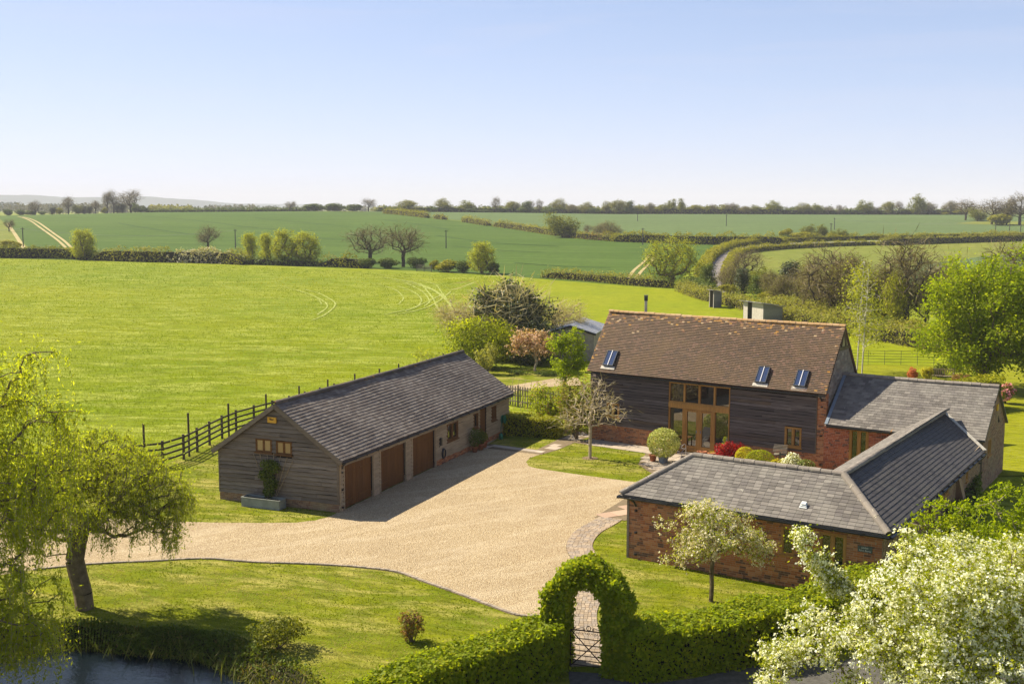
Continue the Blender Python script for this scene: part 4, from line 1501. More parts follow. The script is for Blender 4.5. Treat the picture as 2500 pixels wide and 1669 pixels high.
# ------------------------------------------------------------------ slate roofed wing beside the barn
rg = np.random.default_rng(13)
cl = (-FE.o[:2]) @ np.stack([FE.ex[:2], FE.ey[:2]], 1)
KC = 1.0
def scl(a, b_, z):
    return cl[0] + KC * (a - cl[0]), cl[1] + KC * (b_ - cl[1]), 13 - KC * (13 - z)
CXL, CYE, CZE = scl(2.0667, 17.5994, 2.4856)
CXR, CYR, CZR = scl(9.4224, 20.4707, 4.6054)
CX0 = CXL + 0.02
wing = thing('slate_wing', tuple(FE.p(6, CYR, 0)), 'brick wing with grey slate roof joined to the right end of the tall barn', 'building')
slopeC = math.hypot(CYR - CYE, CZR - CZE)
WCF = Wall(FE.p(0, CYE + 0.22, 0), FE.ex)
ca, cc = [scl(q, 17.6, 2.1)[0] for q in (3.21, 4.14)]
ch = [(ca, cc, 0.3, 2.42)]
m = MB()
wall_core(m, WCF, CXL - 0.1, CXR - .12, 0, CZE - .08, ch, 0.25, 0)
cw = m.build('front_wall', M_mortar_pale, wing)
pieces(cw, 'brick', brick_Ms(WCF, CXL - 0.1, 7.0, 0.0, CZE - .08, ch, rg), M_brick2, 220, 'brick_mass')
window(wing, WCF, ca, cc, 0.35, 2.40, 2, M_oakv, M_glass, out=0.03, bar=0.09, inner=0.045, sill=False, name='glazed_door')
WCG = Wall(FE.p(CXR - .12, 0, 0), FE.ey)
def ctop(s):
    return CZE + (CZR - CZE) * (1 - abs(s - CYR) / (CYR - CYE)) - 0.06
b0, b1 = CYE + .22, 2 * CYR - CYE - .22
gwin = (scl(9.4, 19.0, 1.9)[1], scl(9.4, 19.75, 1.9)[1], 1.50, 2.28)
m = MB()
wall_core(m, WCG, b0, b1, -0.1, 2.6, [gwin], 0.3, 0)
m.prism([WCG.p(b0, 2.6), WCG.p(b1, 2.6), WCG.p(b1, ctop(b1)), WCG.p(CYR, ctop(CYR)), WCG.p(b0, ctop(b0))], WCG.inw * 0.3)
cg = m.build('gable_wall', M_mortar, wing)
pieces(cg, 'brick', brick_Ms(WCG, b0, b1, 0.0, CZR, [gwin], rg, top=ctop), M_brick3, 80, 'brick_mass')
window(wing, WCG, *gwin, 2, M_oakv, M_glass, out=0.02, bar=0.05)
m = MB()
m.boxes(WCG.M(CYR + .15, CYR + .42, 3.42, 3.72, 0.0, 0.06)[None])
m.build('alarm_box', M_yellowbox, wing)
m = MB()
m.prism([WCG.p(CYR + .75, 2.75, .004), WCG.p(CYR + 1.15, 2.75, .004), WCG.p(CYR + .78, 3.10, .004)], WCG.inw * -0.012)
m.build('owl_hole', M_dark, wing)
m = MB()
m.box(V(CXL, b1 - .25, 0), V(CXR - .4, b1, CZE - .1), 0, FE)
m.build('rear_wall', M_mortar, wing)
CXLe = CXL - 1.2
O1, v1 = FE.p(0, CYE, CZE), unit(FE.p(0, CYE, CZE), FE.p(0, CYR, CZR))
O2, v2 = FE.p(0, 2 * CYR - CYE, CZE), unit(FE.p(0, 2 * CYR - CYE, CZE), FE.p(0, CYR, CZR))
m = MB()
fl = lambda s: (s, 0)
polyC = [(CX0, 0), (CXR, 0), (CXR, slopeC), (CX0 - .12, slopeC)]
slab_face(m, O1 + V(0, 0, -.03), FE.ex, v1, polyC)
slab_face(m, O2 + V(0, 0, -.03), -FE.ex, v2, [(-CXR, 0), (-CX0, 0), (-CX0, slopeC), (-CXR, slopeC)])
croof = m.build('roof', M_slate, wing)
roof_cover(croof, O1, FE.ex, v1, polyC, 0.172, 0.285, 0.014, M_slate, rg, 'slate', 300, jit=0.004, sag=lambda s, t: -0.03 * math.sin(PI * (s - CX0) / (CXR - CX0)))
ridge_tiles(croof, FE.p(CX0 - .15, CYR, CZR), FE.p(CXR, CYR, CZR), 0.12, M_ridge, 0.42, rg=rg, sag=0.03)
gutter(wing, FE.p(CX0 + .1, CYE - .06, CZE - .07), FE.p(CXR - 2.2, CYE - .06, CZE - .07), 0.06)
m = MB()
nC = np.cross(FE.ex, v1)
m.boxes(rbox(O1, FE.ex, v1, nC, CX0 - .05, CX0 + .10, 0.0, slopeC, 0.02, 0.05))
m.build('lead_flashing', M_lead, wing)

# ------------------------------------------------------------------ brick wing by the gate, with its link to the slate wing
rg = np.random.default_rng(14)
LE, EZ, EZR, EA1, EW = 9.8413, 2.4251, 3.7307, 1.9478, 2.207
DY = 17.6
brickw = thing('brick_wing', tuple(FE.p(5, EW, 0)), 'L-shaped low red brick building with hipped slate roof, nearest the archway hedge', 'building')
WEF = Wall(FE.p(0, 0.25, 0), FE.ex)
eh = [(6.13, 6.62, 1.12, 2.11), (7.46, 8.39, 0.12, 2.14)]
m = MB()
wall_core(m, WEF, 0.25, LE - .25, -0.1, EZ - .1, eh, 0.25, 0)
ew = m.build('front_wall', M_mortar, brickw)
pieces(ew, 'brick', brick_Ms(WEF, 0.29, LE - .25, 0.0, EZ - .1, eh, rg), M_brick, 300, 'brick_mass')
window(brickw, WEF, *eh[0], 1, M_oakv, M_glass, out=0.02, bar=0.065, inner=0.03)
window(brickw, WEF, *eh[1], 2, M_oakv, M_glass, out=0.02, bar=0.07, inner=0.04, sill=False, name='glazed_door')
m = MB()
m.boxes(WEF.M(0.20, 0.29, 0.0, EZ - .1, -0.05, 0.03)[None])
m.build('corner_board', M_barge, brickw)
m = MB()
m.boxes(WEF.M(6.72, 6.86, 1.89, 2.03, 0.0, 0.012)[None])
for k in range(4):
    m.boxes(WEF.M(6.73, 6.85, 1.90 + k * .032, 1.915 + k * .032, 0.012, 0.018)[None])
m.build('air_brick', mat_plain('dark_terracotta', (0.07, 0.03, 0.02), 0.8), brickw)
WEL = Wall(FE.p(0.25, 2 * EW - .25, 0), -FE.ey)
m = MB()
wall_core(m, WEL, 0, 2 * EW - .5, -0.1, EZ - .1, [], 0.2, 0)
m.box(V(0.45, 2 * EW - .45, 0), V(LE - 2 * EW, 2 * EW - .25, EZ - .1), 0, FE)
m.box(V(LE - 2 * EW + .25, 2 * EW - .25, 0), V(LE - 2 * EW + .45, DY - 1.2, EZ - .1), 0, FE)
m.build('courtyard_wall', M_brick, brickw)
uD = unit((0, 0, 0), FE.ex * -0.28 + FE.ey * 17.15)
uDs = unit((0, 0, 0), FE.ex * -0.28 + FE.ey * 17.15 - V(0, 0, .28))
WDE = Wall(FE.p(LE - .25, 0, 0), uD)
dh = [(14.05, 14.45, 1.30, 2.05), (8.85, 10.45, 1.55, 2.10), (5.6, 6.2, 1.3, 2.05)]
m = MB()
wall_core(m, WDE, 0.25, 17.3, -0.1, EZ - .1, dh, 0.25, 0)
dw = m.build('lane_wall', M_mortar, brickw)
pieces(dw, 'brick', brick_Ms(WDE, 0.25, 17.3, 0.0, EZ - .3, dh, rg), M_brick3, 0, 'brick_mass')
for k, h in enumerate(dh):
    window(brickw, WDE, *h, (1, 3, 1)[k], M_oakv, M_glass, out=0.02, bar=0.055)
for s in (12.0, 7.0):
    m = MB()
    m.prism([WDE.p(s, 0), WDE.p(s, 0, 0.55), WDE.p(s, 0.25, 0.52), WDE.p(s, 2.0, 0.06), WDE.p(s, 2.0, 0)], WDE.al * 0.45)
    m.build('buttress', M_brick3, brickw)
# roofs
slE = math.hypot(EW, EZR - EZ)
O1, v1 = FE.p(0, 0, EZ), unit(FE.p(0, 0, EZ), FE.p(0, EW, EZR))
polyE = [(0, 0), (LE, 0), (LE - EW, slE), (EA1, slE)]
O3, v3 = FE.p(LE, 0, EZ), unit(FE.p(LE, 0, EZ), FE.p(LE - EW, 0, EZR))
polyD = [(0, 0), (16.95, 0), (18.75, slE), (EW, slE)]
O4, v4 = FE.p(0, 2 * EW, EZ), unit(FE.p(0, EW, EZ), FE.p(EA1, EW, EZR))
slH = math.hypot(EA1, EZR - EZ)
polyH = [(0, 0), (2 * EW, 0), (EW, slH)]
O5, v5 = FE.p(LE - 2 * EW, 2 * EW, EZ), unit(FE.p(0, 2 * EW, EZ), FE.p(0, EW, EZR))
O6, v6 = FE.p(LE - 2 * EW, DY, EZ), unit(FE.p(LE - 2 * EW, 0, EZ), FE.p(LE - EW, 0, EZR))
m = MB()
dn = V(0, 0, -.03)
slab_face(m, O1 + dn, FE.ex, v1, polyE)
slab_face(m, O3 + dn, uDs, v3, polyD)
slab_face(m, O4 + dn, -FE.ey, v4, polyH)
slab_face(m, O5 + dn, -FE.ex, v5, [(0, 0), (LE - 2 * EW, 0), (LE - 2 * EW - EA1, slE), (-EW, slE)])
slab_face(m, O6 + dn, -FE.ey, v6, [(0, 0), (DY - 2 * EW, 0), (DY - EW, slE), (-.9, slE)])
eroof = m.build('roof', M_slate, brickw)
roof_cover(eroof, O1, FE.ex, v1, polyE, 0.168, 0.262, 0.014, M_slate, rg, 'slate', 230, jit=0.004)
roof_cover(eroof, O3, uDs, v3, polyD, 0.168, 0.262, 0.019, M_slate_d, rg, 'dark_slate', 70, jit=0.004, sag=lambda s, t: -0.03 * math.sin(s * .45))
roof_cover(eroof, O4, -FE.ey, v4, polyH, 0.168, 0.262, 0.014, M_slate, rg, 'hip_slate', 0)
roof_cover(eroof, O6, -FE.ey, v6, [(0, 0), (DY - 2 * EW, 0), (DY - EW, slE), (-.9, slE)], 0.168, 0.262, 0.012, M_slate, rg, 'valley_slate', 0)
rl, rr, rb = FE.p(EA1, EW, EZR), FE.p(LE - EW, EW, EZR), O3 + uDs * 18.75 + v3 * slE
ridge_tiles(eroof, rl, rr, 0.125, M_ridge, 0.40, rg=rg)
ridge_tiles(eroof, rr, rb, 0.125, M_ridge, 0.40, rg=rg)
ridge_tiles(eroof, FE.p(0.02, 0.02, EZ + .03), rl, 0.115, M_ridge, 0.40, name='hip_tile', rg=rg)
ridge_tiles(eroof, FE.p(LE - .02, 0.02, EZ + .03), rr, 0.13, M_ridge, 0.40, name='hip_tile', rg=rg)
m = MB()
nD = np.cross(FE.ey, v3)
m.bar(rb + V(0, 0, .05), O3 + uDs * 16.95 + V(0, 0, .05), 0.17, 0.03)
m.bar(rb + V(0, 0, .05), FE.p(LE - 2 * EW, DY - .6, EZ - .2), 0.17, 0.03)
m.build('valley_flashing', M_flash, brickw)
gutter(brickw, FE.p(-0.05, -0.06, EZ - .07), FE.p(LE + .05, -0.06, EZ - .07), 0.06)
gutter(brickw, O3 + FE.ex * .06 - V(0, 0, .07), O3 + uDs * 16.9 + FE.ex * .06 - V(0, 0, .07), 0.06)
gutter(brickw, FE.p(-.06, 2 * EW, EZ - .07), FE.p(-.06, 0, EZ - .07), 0.06)
pipe(brickw, [FE.p(0.45, -0.05, EZ - .1), FE.p(0.55, 0.12, EZ - .25), FE.p(0.58, 0.2, EZ - .42), FE.p(0.58, 0.2, 0.03)], 0.042)
pipe(brickw, [WDE.p(16.9, EZ - .4, .3), WDE.p(16.9, EZ - .55, .2), WDE.p(16.9, EZ - .7, .06), WDE.p(16.9, 0.03, .06)], 0.042)
m = MB()
nE = np.cross(FE.ex, v1)
m.boxes(rbox(O1, FE.ex, v1, nE, 6.64, 6.90, 0.62, 0.72, 0.02, 0.05))
m.boxes(rbox(O1, FE.ex, v1, nE, 6.66, 6.88, 0.68, 0.84, 0.05, 0.085))
m.boxes(rbox(O1, FE.ex, v1, nE, 6.69, 6.85, 0.72, 0.86, 0.085, 0.13))
m.build('roof_vent', mat_plain('white_vent', (0.62, 0.63, 0.60), 0.5, 0.4, 0.1), brickw)
# name sign
m = MB()
m.boxes(WEF.M(8.77, 9.25, 1.66, 1.87, 0.008, 0.028)[None])
sign = m.build('name_sign', mat_plain('slate_sign', (0.075, 0.095, 0.085), 0.5, 0.4, 0.12), brickw)
def text_on(parent, w, s, z, txt, size, mat, out):
    cu = bpy.data.curves.new('lettering', 'FONT')
    cu.body = txt
    cu.size = size
    cu.align_x = 'CENTER'
    cu.extrude = 0.001
    cu.materials.append(mat)
    tmp = bpy.data.objects.new('lettering', cu)
    COL.objects.link(tmp)
    bpy.context.view_layer.update()
    me = bpy.data.meshes.new_from_object(tmp.evaluated_get(bpy.context.evaluated_depsgraph_get()))
    bpy.data.objects.remove(tmp)
    me.materials.clear()
    me.materials.append(mat)
    o = link('lettering', me, parent)
    R = np.stack([w.al, [0, 0, 1.0], -w.inw], 1)
    M = np.eye(4)
    M[:3, :3], M[:3, 3] = R, w.p(s, z, out)
    o.matrix_basis = Matrix(M.tolist())
    return o
M_letter = mat_plain('sign_lettering', (0.66, 0.67, 0.62), 0.6, 0.2, 0.05)
text_on(sign, WEF, 9.01, 1.785, 'Jubilee', 0.085, M_letter, 0.030)
text_on(sign, WEF, 9.01, 1.69, 'Farm Barns', 0.085, M_letter, 0.030)
# ================================================================== vegetation builders
M_bark = mat_plain('bark', (0.165, 0.125, 0.075), 0.95, 0.1, 0.45, 5.0, bump=0.6)
M_bark_pale = mat_plain('pale_bark', (0.40, 0.33, 0.22), 0.9, 0.1, 0.35, 8.0, bump=0.4)
M_bark_dark = mat_plain('dark_bark', (0.070, 0.056, 0.038), 0.95, 0.1, 0.4, 5.0)
M_birch = mat_plain('birch_bark', (0.50, 0.46, 0.38), 0.8, 0.2, 0.35, 3.0)
M_twig = mat_leaf('bare_twigs', [(0.15, 0.115, 0.065), (0.21, 0.165, 0.095), (0.18, 0.145, 0.075)], trans=0.15, gain=1.1, clump=0.2)
M_twig_grey = mat_leaf('grey_twigs', [(0.33, 0.275, 0.18), (0.42, 0.35, 0.23), (0.36, 0.31, 0.19)], trans=0.25, clump=0.2)
M_stem_shade = mat_plain('stem_core_shade', (0.030, 0.026, 0.014), 0.95, 0.05, 0.4, 4.0)  # near-black tone stands in for the shaded inside of hedges
L_willow = mat_leaf('willow_leaves', [(0.13, 0.155, 0.015), (0.19, 0.205, 0.018), (0.165, 0.18, 0.015), (0.25, 0.245, 0.028)], trans=0.72, gain=2.2)
L_willow_far = mat_leaf('far_willow_leaves', [(0.17, 0.185, 0.022), (0.23, 0.235, 0.03), (0.26, 0.255, 0.035)], trans=0.6, gain=1.6)
L_twisted = mat_leaf('twisted_willow_leaves', [(0.115, 0.135, 0.015), (0.16, 0.175, 0.017), (0.20, 0.205, 0.02)], trans=0.72, gain=2.1)
L_green = mat_leaf('fresh_leaves', [(0.135, 0.160, 0.008), (0.185, 0.200, 0.010), (0.225, 0.225, 0.014), (0.16, 0.18, 0.010)], trans=0.6, gain=1.75)
L_maple = mat_leaf('maple_leaves', [(0.125, 0.168, 0.004), (0.175, 0.210, 0.006), (0.230, 0.240, 0.008), (0.15, 0.185, 0.005)], trans=0.6, gain=1.65, cscale=0.5)
L_hedge = mat_leaf('hornbeam_leaves', [(0.110, 0.145, 0.006), (0.160, 0.182, 0.008), (0.225, 0.218, 0.010), (0.13, 0.158, 0.006)], trans=0.55, gain=1.9, cscale=1.4)
L_box = mat_leaf('clipped_hedge_leaves', [(0.14, 0.155, 0.006), (0.22, 0.215, 0.006), (0.30, 0.265, 0.006)], trans=0.3, cscale=1.4)
L_mid = mat_leaf('mid_green_leaves', [(0.105, 0.118, 0.012), (0.150, 0.155, 0.014), (0.20, 0.19, 0.020)], trans=0.4)
L_olive = mat_leaf('olive_leaves', [(0.125, 0.125, 0.030), (0.165, 0.160, 0.035), (0.20, 0.185, 0.045)], trans=0.4)
L_dark = mat_leaf('ivy_leaves', [(0.028, 0.042, 0.010), (0.046, 0.062, 0.013), (0.075, 0.090, 0.018)], trans=0.15, spec=0.4)
L_darkg = mat_leaf('deep_green_leaves', [(0.060, 0.085, 0.014), (0.085, 0.112, 0.018), (0.115, 0.14, 0.022)], trans=0.3)
L_hedgefar = mat_leaf('field_hedge_leaves', [(0.115, 0.118, 0.018), (0.16, 0.155, 0.024), (0.21, 0.195, 0.03), (0.14, 0.115, 0.045)], trans=0.4, gain=1.9)
L_hedgegreen = mat_leaf('lane_hedge_leaves', [(0.145, 0.145, 0.008), (0.21, 0.20, 0.010), (0.29, 0.25, 0.013)], trans=0.35)
L_white = mat_leaf('white_petals', [(0.68, 0.67, 0.64), (0.74, 0.74, 0.72), (0.78, 0.79, 0.79)], trans=0.4, clump=0.2, rough=0.7, gain=1.12)
L_cream = mat_leaf('apple_petals', [(0.50, 0.43, 0.34), (0.62, 0.56, 0.46), (0.72, 0.68, 0.60)], trans=0.35, clump=0.2, rough=0.7, gain=1.05)
L_pink = mat_leaf('pink_petals', [(0.42, 0.24, 0.20), (0.52, 0.35, 0.29), (0.60, 0.47, 0.38)], trans=0.35, clump=0.2)
L_magnolia = mat_leaf('magnolia_petals', [(0.62, 0.22, 0.32), (0.70, 0.34, 0.42), (0.55, 0.16, 0.26)], trans=0.35, clump=0.2)
L_black = mat_leaf('blackthorn_petals', [(0.42, 0.36, 0.30), (0.52, 0.47, 0.40)], trans=0.3, clump=0.2)
L_red = mat_leaf('red_leaves', [(0.20, 0.008, 0.012), (0.32, 0.012, 0.02), (0.42, 0.02, 0.025), (0.12, 0.02, 0.012)], trans=0.4)
L_bronze = mat_leaf('bronze_leaves', [(0.19, 0.10, 0.045), (0.26, 0.15, 0.07), (0.17, 0.13, 0.04)], trans=0.4)
L_orange = mat_leaf('coral_leaves', [(0.42, 0.12, 0.06), (0.50, 0.20, 0.10), (0.36, 0.22, 0.09)], trans=0.4)
L_yellow = mat_leaf('golden_leaves', [(0.34, 0.30, 0.012), (0.44, 0.38, 0.02), (0.26, 0.25, 0.012)], trans=0.35)
L_varieg = mat_leaf('variegated_leaves', [(0.15, 0.185, 0.035), (0.36, 0.37, 0.12), (0.55, 0.52, 0.28), (0.24, 0.27, 0.06)], trans=0.35, clump=0.1)
L_reed = mat_leaf('reed_blades', [(0.075, 0.095, 0.018), (0.115, 0.12, 0.022), (0.20, 0.165, 0.06)], trans=0.3)
L_dry = mat_leaf('dry_stalks', [(0.30, 0.225, 0.10), (0.38, 0.29, 0.14), (0.20, 0.15, 0.07)], trans=0.2)

def skeleton(rng, trunk, targets, step=0.5, wob=0.12, pathw=0.35, up=0.0):
    trunk = np.asarray(trunk, float)
    targets = np.asarray(targets, float)
    cap = len(trunk) + int(sum(max(1, math.ceil(np.linalg.norm(t - trunk[-1]) * 1.6 / step)) + 3 for t in targets)) + 10
    pos, par, pl = np.zeros((cap, 3)), np.full(cap, -1), np.zeros(cap)
    n = len(trunk)
    pos[:n] = trunk
    par[1:n] = np.arange(n - 1)
    pl[1:n] = np.cumsum(np.linalg.norm(np.diff(trunk, axis=0), axis=1))
    lo = max(0, int(n * 0.35))
    order = np.argsort(np.linalg.norm(targets - trunk[-1], axis=1))
    tips = []
    for t in targets[order]:
        d = np.linalg.norm(pos[lo:n] - t, axis=1)
        c = d + pathw * pl[lo:n] + np.maximum(0, pos[lo:n, 2] - t[2]) * 0.3
        j = int(np.argmin(c)) + lo
        L = d[j - lo]
        k = max(1, int(math.ceil(L / step)))
        p0 = pos[j].copy()
        for i in range(1, k + 1):
            if n >= cap:
                break
            f = i / k
            q = p0 + (t - p0) * f
            q = q + rng.normal(0, wob * step, 3) * (1 if i < k else 0.2)
            q[2] += up * L * math.sin(PI * f)
            pos[n], par[n] = q, (j if i == 1 else n - 1)
            pl[n] = pl[par[n]] + np.linalg.norm(pos[n] - pos[par[n]])
            n += 1
        tips.append(n - 1)
    return pos[:n], par[:n], np.array(tips)

def radii(pos, par, tips, r_tip, r_base):
    n = len(pos)
    cnt = np.zeros(n)
    cnt[tips] += 1
    for i in range(n - 1, 0, -1):
        cnt[par[i]] += max(cnt[i], 0)
    cnt = np.maximum(cnt, 1)
    e = math.log(r_base / r_tip) / math.log(max(cnt[0], 3))
    return r_tip * cnt ** e

def branches(mb, pos, par, r, mat=0, nbig=7, minr=0.0):
    i = np.arange(1, len(pos))
    j = par[i]
    ok = j >= 0
    i, j = i[ok], j[ok]
    big = r[j] > np.percentile(r, 90) if len(r) > 30 else np.ones(len(j), bool)
    rp = np.minimum(r[j], r[i] * 1.6)
    mb.segs(pos[j[big]], pos[i[big]], rp[big], r[i[big]], nbig, mat)
    sm = ~big & (r[i] > minr)
    mb.segs(pos[j[sm]], pos[i[sm]], rp[sm], r[i[sm]], 4, mat)

def in_blobs(rng, blobs, n, shell=0.55):
    """points in a union of ellipsoids (cx, cy, cz, rx, ry, rz), thicker towards the surface"""
    B = np.array([list(q) for q in blobs], float)
    w = (B[:, 3] * B[:, 4] * B[:, 5]) ** 0.75
    k = rng.choice(len(B), n, p=w / w.sum())
    d = rng.normal(size=(n, 3))
    d /= np.linalg.norm(d, axis=1, keepdims=True)
    u = rng.random(n) ** (1 / 3)
    u = shell + (1 - shell) * u if shell > 0 else u
    u = np.where(rng.random(n) < 0.2, rng.random(n) * shell, u)
    return B[k, :3] + d * B[k, 3:] * u[:, None]

def lumpy(rng, c, r, n=9, k=0.45):
    """blobs around an ellipsoid so that the crown's outline is uneven"""
    c, r = np.asarray(c, float), np.asarray(r, float)
    out = [(*c, *(r * 0.72))]
    for i in range(n):
        d = rng.normal(size=3)
        d /= np.linalg.norm(d)
        s = rng.uniform(0.75, 1.2) * k
        out.append((*(c + d * r * (1 - s * 0.75) * rng.uniform(.8, 1.1)), *(r * s)))
    return out

def clusters(rng, tips, n, sigma, flat=0.8):
    c = np.repeat(tips, n, axis=0)
    return c + rng.normal(size=c.shape) * sigma * np.array([1, 1, flat])

def tree(name, label, category, base, h, blobs, tips=200, per=40, size=0.1, leafmat=None, sigma=0.3, r_base=0.15, bark=None, trunk=None, step=0.5, wob=0.2, up=0.05,
         seed=1, group=None, twigs=0, twig_mat=None, twig_len=0.5, second=None, shell=0.5, aspect=0.55, lup=0.3, r_tip=0.008, hang=None, single=False, extra=None, pathw=0.35):
    """blobs in coordinates relative to the base; parts: trunk (limbs included) and crown"""
    rng = np.random.default_rng(seed)
    base = np.asarray(base, float)
    if trunk is None:
        hh = h * 0.45
        trunk = [(0, 0, -0.1)] + [(rng.normal(0, .02) * h, rng.normal(0, .02) * h, hh * t) for t in (0.25, 0.5, 0.75, 1.0)]
    T = in_blobs(rng, blobs, tips, shell)
    T[:, 2] = np.maximum(T[:, 2], 0.12 * h if len(trunk) > 2 else 0.05)
    pos, par, ti = skeleton(rng, trunk, T, step, wob, pathw=pathw, up=up)
    r = radii(pos, par, ti, r_tip, r_base)
    root = thing(name, tuple(base), label, category, group)
    mb = MB()
    mb.rng = rng
    branches(mb, pos + base, par, r)
    tp = pos[ti]
    mats = [bark or M_bark]
    mb.build('trunk', mats, root)
    cb = MB()
    cb.rng = rng
    cen = np.average(np.array([q[:3] for q in blobs]), axis=0)
    cm = []
    if per:
        c = clusters(rng, tp, per, sigma)
        c[:, 2] = np.maximum(c[:, 2], 0.03)
        o = c - cen
        o /= np.maximum(np.linalg.norm(o, axis=1, keepdims=True), 1e-6)
        cb.leaves(c + base, size, lup, o, 0.7, len(cm), aspect, rng, hang=hang)
        cm.append(leafmat)
    if second:
        m2, per2, size2, sig2 = second
        if per2 > 12:          # flowers in tight bunches
            c = clusters(rng, clusters(rng, tp, max(2, per2 // 7), sig2 * 1.25), 7, size2 * .55, 1.0)
        else:
            c = clusters(rng, tp, per2, sig2)
        c[:, 2] = np.maximum(c[:, 2], 0.03)
        o = c - cen
        o /= np.maximum(np.linalg.norm(o, axis=1, keepdims=True), 1e-6)
        cb.leaves(c + base, size2, 0.6, o, 0.8, len(cm), 0.8, rng)
        cm.append(m2)
    if twigs:
        c = clusters(rng, tp, twigs, twig_len * 0.55)
        d = c - np.repeat(tp, twigs, axis=0) + (np.repeat(tp, twigs, axis=0) - cen) * 0.25
        d /= np.maximum(np.linalg.norm(d, axis=1, keepdims=True), 1e-6)
        cb.leaves(c + base, twig_len, 0.2, None, 0, len(cm), 0.042, rng, hang=d * 1.6)
        cm.append(twig_mat or M_twig)
    if extra:
        extra(cb, cm, pos + base, par, ti, r, rng)
    if cm:
        cb.build('crown', cm, root)
    return root

def shrub(name, label, category, base, rx, ry, h, mat, n=3000, size=0.06, seed=1, group=None, second=None, stems=9, round_=False, aspect=0.6, bark=None, lumps=10, lup=0.4, gap=0.3):
    """many-stemmed bush: leaves in lumps over the ground"""
    rng = np.random.default_rng(seed)
    base = np.asarray(base, float)
    root = thing(name, tuple(base), label, category, group)
    mb = MB()
    p0 = np.repeat([[0, 0, 0.0]], stems, 0) + rng.normal(0, 0.04, (stems, 3)) * [1, 1, 0]
    a = rng.random(stems) * 2 * PI
    p1 = np.stack([np.cos(a) * rx * 0.5, np.sin(a) * ry * 0.5, np.full(stems, h * 0.7)], 1) * rng.uniform(.6, 1.1, (stems, 1))
    mid = (p0 + p1) / 2 + rng.normal(0, .05 * h, (stems, 3))
    mb.segs(p0 + base, mid + base, 0.018 * h ** .5 + .004, 0.010 * h ** .5 + .003, 5)
    mb.segs(mid + base, p1 + base, 0.010 * h ** .5 + .003, 0.004, 4)
    mb.build('stems', bark or M_bark, root)
    cb = MB()
    cb.rng = rng
    if round_:
        B = [(0, 0, h * .5, rx, ry, h * .5)]
        c = in_blobs(rng, B, n, 0.86)
    else:
        B = lumpy(rng, (0, 0, h * 0.52), (rx, ry, h * 0.5), lumps, 0.42)
        c = in_blobs(rng, B, n, gap)
    c[:, 2] = np.maximum(c[:, 2], 0.02)
    o = c - [0, 0, h * .45]
    o /= np.linalg.norm(o, axis=1, keepdims=True)
    cb.leaves(c + base, size, lup, o, 0.9, 0, aspect, rng)
    mats = [mat]
    if second:
        m2, n2, s2 = second
        c = in_blobs(rng, B, n2, 0.92)
        c[:, 2] = np.maximum(c[:, 2], 0.05)
        o = c - [0, 0, h * .45]
        o /= np.linalg.norm(o, axis=1, keepdims=True)
        cb.leaves(c * 1.02 + base, s2, 0.5, o, 1.1, 1, 0.85, rng)
        mats.append(m2)
    cb.build('foliage', mats, root)
    return root

